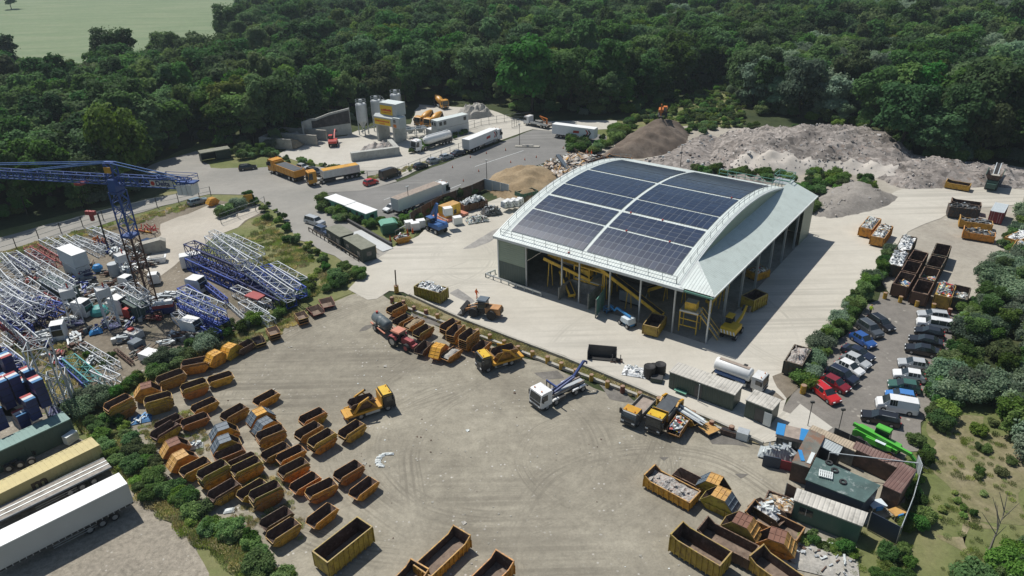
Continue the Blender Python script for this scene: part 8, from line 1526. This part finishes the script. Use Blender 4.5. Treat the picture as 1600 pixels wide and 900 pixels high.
for a, b in zip(WOOD[:31], WOOD[1:31]):                              # undergrowth hiding the feet of the wood
    d = b - a; n = int(d.length / 1.9); nr = Vector((-d.y, d.x, 0)).normalized()
    for i in range(n): c = a.lerp(b, rb.random()) + nr * rb.uniform(-1.5, 4.5); BP.append((c.x, c.y, rb.choice(['b1', 'w0', 't0', 'b0', 'b1']), rb.uniform(.8, 1.5), 'undergrowth'))
seen = lambda p: p[4] != 'undergrowth'
BP.sort(key=lambda p: (not seen(p), p[0] ** 2 + p[1] ** 2)); rest = []
for i, (x, y, k, s, lab) in enumerate(BP):
    if i < 270 and seen((x, y, k, s, lab)): BU[k].put((x, y, -.1), rb.uniform(0, 6.28), lab, lab + ' (one of many)', scale=(s * rb.uniform(.9, 1.15), s * rb.uniform(.9, 1.15), s))
    else: rest.append((x, y, k, s))
for i, k in enumerate(('b0', 'b1', 'b2', 'w0', 'p0', 't0')): source(k, BU[k], G(345 + i * 9, 338 - i * 4), 'shrub on the roadside bank by the yellow sign', 'shrub on the roadside bank by the yellow sign (one of many)')
scatter('undergrowth', rest, ['b0', 'b1', 'b2', 'w0', 'p0', 't0'], 'far shrubs and undergrowth along the wood and the yard edges')
GT = []
def grass(poly, n, kinds, s0=.6, s1=1.2):
    P_ = [G(*t) for t in poly]; x0, x1, y0, y1 = min(p.x for p in P_), max(p.x for p in P_), min(p.y for p in P_), max(p.y for p in P_); k = t = 0
    while k < n and t < n * 30:
        t += 1; x, y = rb.uniform(x0, x1), rb.uniform(y0, y1)
        if inpoly(x, y, P_) and mnoise.noise(Vector((x * .15, y * .15, 2))) > rb.uniform(-.5, .15): GT.append((x, y, rb.choice(kinds), rb.uniform(s0, s1))); k += 1
grass([(613, 463), (720, 502), (880, 563), (1040, 631), (1190, 696), (1100, 660), (960, 605), (790, 541), (617, 475)], 650, ['g1', 'g1', 'g0'], .5, 1.); grass([(370, 372), (410, 335), (450, 375), (500, 410), (560, 435), (470, 470), (430, 465)], 420, ['g0', 'g1', 'g0']); grass([(120, 655), (185, 680), (300, 800), (440, 900), (380, 900), (220, 780)], 500, ['g0', 'g1']); grass([(1420, 700), (1500, 660), (1640, 700), (1640, 960), (1240, 960), (1260, 870), (1390, 800)], 260, ['g0'], .25, .6); grass([(205, 630), (330, 570), (430, 525), (480, 495), (470, 485), (380, 515), (200, 610)], 260, ['g0', 'g1'], .4, .9); grass([(210, 670), (300, 640), (330, 700), (290, 720), (250, 700)], 120, ['g0', 'g1'], .3, .7); grass([(400, 700), (440, 720), (480, 840), (400, 850), (330, 780)], 120, ['g0', 'g1'], .3, .7)
grass([(0, 395), (120, 362), (320, 312), (320, 318), (120, 376), (0, 412)], 260, ['g1', 'g0'], .5, 1.); grass([(0, 540), (100, 530), (180, 560), (100, 640), (0, 600)], 240, ['g0', 'g1'], .5, 1.1); grass([(575, 282), (690, 252), (740, 232), (690, 246), (575, 276)], 160, ['g1', 'g0'], .5, .9)
for i, k in enumerate(('g0', 'g1')): source(k, BU[k], G(425 + 9 * i, 400), 'tuft of grass on the verge right of the crane sections', 'grass tufts on the verge')
scatter('grass', GT, ['g0', 'g1'], 'rough grass tufts on the banks and verges')
# ---- stains and wet patches on the ground
earth('wet_grey', [(.2, .195, .185), (.26, .25, .235), (.3, .29, .27)], .2, 1., rough=.7, bstr=0); earth('oil_dark', [(.1, .095, .085), (.15, .14, .125), (.2, .19, .17)], .25, 1.2, rough=.8, bstr=0); earth('mud_brown', [(.12, .1, .075), (.17, .145, .11), (.22, .19, .15)], .2, 1., rough=.6, bstr=0)
for m_, z, L in (('wet_grey', -.012, [[(726, 388), (748, 372), (780, 358), (790, 352), (792, 362), (770, 374), (745, 386)], [(700, 458), (716, 452), (740, 470), (730, 474)]]), ('oil_dark', -.05, [[(560, 519), (572, 509), (584, 507), (582, 513), (572, 518)], [(640, 484), (668, 482), (700, 500), (690, 512), (668, 502), (650, 498)], [(836, 580), (868, 578), (880, 592), (850, 592)], [(930, 600), (975, 612), (990, 628), (950, 622)], [(1090, 668), (1135, 680), (1170, 700), (1110, 690)], [(1035, 716), (1048, 715), (1040, 721)], [(1150, 738), (1172, 742), (1160, 747)]]), ('mud_brown', -.01, [[(1212, 590), (1232, 582), (1246, 604), (1232, 622), (1216, 608)], [(1196, 618), (1212, 610), (1226, 622), (1206, 632)]])):
    for i, P_ in enumerate(L): sheet('ground_stain', P_, z + .002 * i, m_, .5, .7, seed=i)
# ---- people: one continuous figure grown from a skeleton
simple('hi_vis_orange', (.75, .13, .02), .8, 0, .05); simple('hi_vis_lime', (.55, .75, .05), .8, 0, .05); simple('dark_cloth', (.02, .025, .04), .9); simple('skin', (.45, .27, .19), .6)
def person(top, legs, stride=.18, arm=.25):
    J = [((0, 0, .95), .15), ((0, 0, 1.2), .16), ((0, 0, 1.42), .15), ((0, 0, 1.54), .06), ((.02, 0, 1.68), .105), ((.02, 0, 1.76), .085)]; E_ = [(0, 1), (1, 2), (2, 3), (3, 4), (4, 5)]
    for s in (1, -1):
        b = len(J); J += [((0, s * .1, .9), .1), ((.03 + s * stride * .4, s * .11, .5), .07), ((s * stride, s * .11, .08), .05), ((s * stride + .16, s * .12, .05), .045)]; E_ += [(0, b), (b, b + 1), (b + 1, b + 2), (b + 2, b + 3)]
        b = len(J); J += [((0, s * .2, 1.43), .07), ((-s * arm * .5, s * .25, 1.15), .05), ((-s * arm * .5 + .12, s * .24, .92), .042), ((-s * arm * .5 + .16, s * .24, .82), .04)]; E_ += [(2, b), (b, b + 1), (b + 1, b + 2), (b + 2, b + 3)]
    me = bpy.data.meshes.new('person'); me.from_pydata([j[0] for j in J], E_, []); o = bpy.data.objects.new('t', me); COL.objects.link(o); sk = o.modifiers.new('s', 'SKIN'); me.skin_vertices.new() if not me.skin_vertices else None
    for v, j in zip(me.skin_vertices[0].data, J): v.radius = (j[1], j[1])
    me.skin_vertices[0].data[0].use_root = True; o.modifiers.new('u', 'SUBSURF').levels = 1; r = bpy.data.meshes.new_from_object(o.evaluated_get(bpy.context.evaluated_depsgraph_get())); bpy.data.objects.remove(o); r.materials.clear()
    for m_ in (top, legs, 'skin', 'lid_yellow' if top != 'dark_cloth' else 'dark_cloth', 'black'): r.materials.append(M[m_])
    for f in r.polygons: z = f.center.z; f.material_index = 3 if z > 1.73 else 2 if z > 1.5 or (abs(f.center.y) > .19 and z < .9) else 0 if z > .95 else 1 if z > .12 else 4
    return r
for px, py, rot, top, legs, lab in ((745, 466, 40, 'hi_vis_orange', 'hi_vis_orange', 'worker in orange walking beyond the wheel loader'), (917, 251, 200, 'hi_vis_orange', 'hi_vis_orange', 'worker in orange on the waste heap, left of two'), (924, 250, 160, 'hi_vis_orange', 'hi_vis_orange', 'worker in orange on the waste heap, right of two'), (1359, 492, 30, 'hi_vis_lime', 'dark_cloth', 'worker in a lime vest beside the black estate car')):
    p = Proto('person', 'person'); p.add('person', person(top, legs)); e = G(px, py); e.z = max(0, HZ['waste_heap', 7](e.x, e.y)) if px > 900 and px < 930 else 0; p.put(e, rad(rot), lab, scale=1.08)
# ---- lamps, poles, cones, litter, lines
LP = Proto('lamp_post', 'lamp'); mb = MB(); mb.tube((0, 0, 0), (0, 0, 6), .09, 'chassis', 7, .06); LP.add('pole', mb); mb = MB(); mb.box(-.35, .35, -.15, .15, 5.9, 6.1, 'galv'); LP.add('lamp_head', mb)
for x, y, lab in ((761, 287, 'thin lamp post at the shrub side of the lorry park'), (640, 331, 'thin lamp post in front of the dusty roofed box lorry'), (812, 226, 'thin lamp post on the kerb island near the back gate'), (1063, 262, 'pole behind the crown of the hall roof')): LP.put(G(x, y), .5, lab)
mb = MB(); mb.bar((0, 0, 0), (0, 0, 8.2), .22, 'black'); one('dark_mast', 'mast', mb, G(170, 391), 0, 'thin dark mast beside the pipe props in the crane yard')
p = Proto('warning_sign', 'sign'); mb = MB()
for s in (.7, -.7): mb.bar((0, s, 0), (0, s, 1.2), .08, 'galv')
p.add('leg', mb); mb = MB(); mb.box(-.05, .05, -1., 1., 1., 2.8, 'lid_yellow'); p.add('panel', mb); p.put(G(390, 322), rad(-60), 'yellow sign panel standing in the roadside shrubs')
CNE = Proto('traffic_cone', 'cone'); mb = MB(); mb.box(-.22, .22, -.22, .22, 0, .05, 'chassis'); mb.lathe([(.17, .05), (.04, .75), (0, .76)], 'hi_vis_orange', 10); CNE.add('traffic_cone', mb)
for x, y in ((707, 262), (735, 246), (760, 240), (790, 235), (724, 283), (748, 268), (798, 254), (820, 250), (838, 246), (880, 232), (668, 300)): CNE.put(G(x, y), 0, 'small cone standing on the asphalt of the lorry park', 'cones on the lorry park', scale=.8)
for i, (x, y) in enumerate(((637, 365), (645, 364), (610, 376))): CNE.put(G(x, y), 0, ['red and white cone, left of two before the white containers', 'red and white cone, right of two before the white containers', 'lone cone beside the kerb of the weighbridge'][i], scale=1.4)
for k, t in enumerate((((742, 260), (818, 235)), ((660, 262), (722, 243)), ((640, 320), (720, 288)), ((600, 312), (690, 280)))): a, b = G(*t[0]), G(*t[1]); n = Vector((-(b - a).y, (b - a).x, 0)).normalized() * .09; sheet('painted_line', [a - n, b - n, b + n, a + n], -.03, 'trim_white', 0, 400)
p = Proto('kerb_island', 'kerb'); mb = MB(); mb.box(-3.5, 3.5, -.7, .7, 0, .18, 'old_concrete'); p.add('kerb', mb); mb = MB(); mb.box(-1.6, 1.8, -.5, .5, .18, .5, 'gravel_fill', taper=.2); p.add('infill', mb); p.put(G(824, 229), rad(-8), 'small kerb island with stones at the back of the lorry park')
mb = MB(); q = random.Random(13); YD = [G(*t) for t in ((240, 620), (420, 545), (600, 520), (1000, 690), (1190, 730), (1270, 900), (460, 900), (300, 760))]
for i in range(1500):
    x, y = q.uniform(-60, 45), q.uniform(45, 110)
    if not inpoly(x, y, YD) or mnoise.noise(Vector((x * .12, y * .12, 8))) < q.uniform(-.2, .5): continue
    s = q.uniform(.04, .16) * (2.2 if q.random() < .06 else 1); a = q.uniform(0, 6.28); c, d = math.cos(a) * s, math.sin(a) * s; k = q.choice(['trim_white', 'old_concrete', 'gravel_fill', 'old_concrete', 'old_rust']); mb.poly([(x + c, y + d, -.03), (x - d, y + c, -.03 + s * .4), (x - c, y - d, -.03), (x + d, y - c, -.03 + s * .3)], k)
struct('litter', mb.mesh('litter'), 'stuff', label='small stones and litter scattered over the dirt yard')
mb = MB()
for k in range(9): t = 1.2 + .38 * k; h = heapmesh(.75, .4, .16, 'trim_white', k, 5, .1); o_ = len(mb.v); mb.v += [(x + 1.05 * math.cos(t), y + 1.2 * math.sin(t), z) for x, y, z in h.v]; mb.f += [tuple(o_ + i for i in f) for f in h.f]; mb.mi('trim_white'); mb.m += h.m
one('plastic_strip', 'sheet', mb, G(604, 719), 0, 'white crumpled curved plastic strip on the dirt of the yard'); mb = heapmesh(1.8, 1.2, .5, 'trim_white', 6, 8, .2, ['trim_white', 'lid_grey'], 8); one('white_bag', 'bag', mb, G(306, 698), rad(20), 'white bags on the weeds between the covered skips'); mb = heapmesh(2.6, 2., .3, 'stripe_blue', 7, 8, .2, ['trim_white', 'boom_blue'], 14); one('blue_rubbish', 'rubbish', mb, G(221, 655), rad(20), 'blue and white rubbish on the ground beside the leftmost stack'); mb = heapmesh(1.2, .8, .3, 'trim_white', 5, 6, .1); one('white_bag', 'bag', mb, G(358, 798), .2, 'white bag at the foot of the lower hedge'); mb = heapmesh(8, 5, .3, 'gravel_fill', 15, 12, .2, WB + ['old_concrete', 'old_rust'], 40); one('rubble_patch', 'rubbish', mb, G(1275, 868), rad(-20), 'patch of pale rubble and plastic in front of the green shed')
mb = MB(); q = random.Random(6); p0 = Vector((0, 0, 0))
for i in range(9): mb.tube((0, 0, 1.5 + .5 * i) if i else (0, 0, 0), Vector((q.uniform(-1.8, 1.8), q.uniform(-1.8, 1.8), 4 + .5 * i)), .06 if i else .14, 'dead_wood', 5, .02)
one('dead_tree', 'tree', mb, G(1545, 862), 0, 'thin dead bare tree in the bottom right corner')
# ---- air
if HAZE:
    mb = MB(); mb.box(-950, 950, -60, 1150, -1.2, 64, 'black'); hm = bpy.data.materials.new('haze'); hm.use_nodes = True; nt = hm.node_tree; nt.nodes.remove(nt.nodes['Principled BSDF']); pv = nt.nodes.new('ShaderNodeVolumePrincipled'); pv.inputs['Color'].default_value = (.72, .85, .95, 1); pv.inputs['Density'].default_value = HAZE; pv.inputs['Anisotropy'].default_value = .2; nt.links.new(pv.outputs[0], nt.nodes['Material Output'].inputs['Volume']); M['haze'] = hm; mb.k = ['haze']; struct('haze', mb.mesh('haze'), 'stuff', label='thin summer haze in the air')
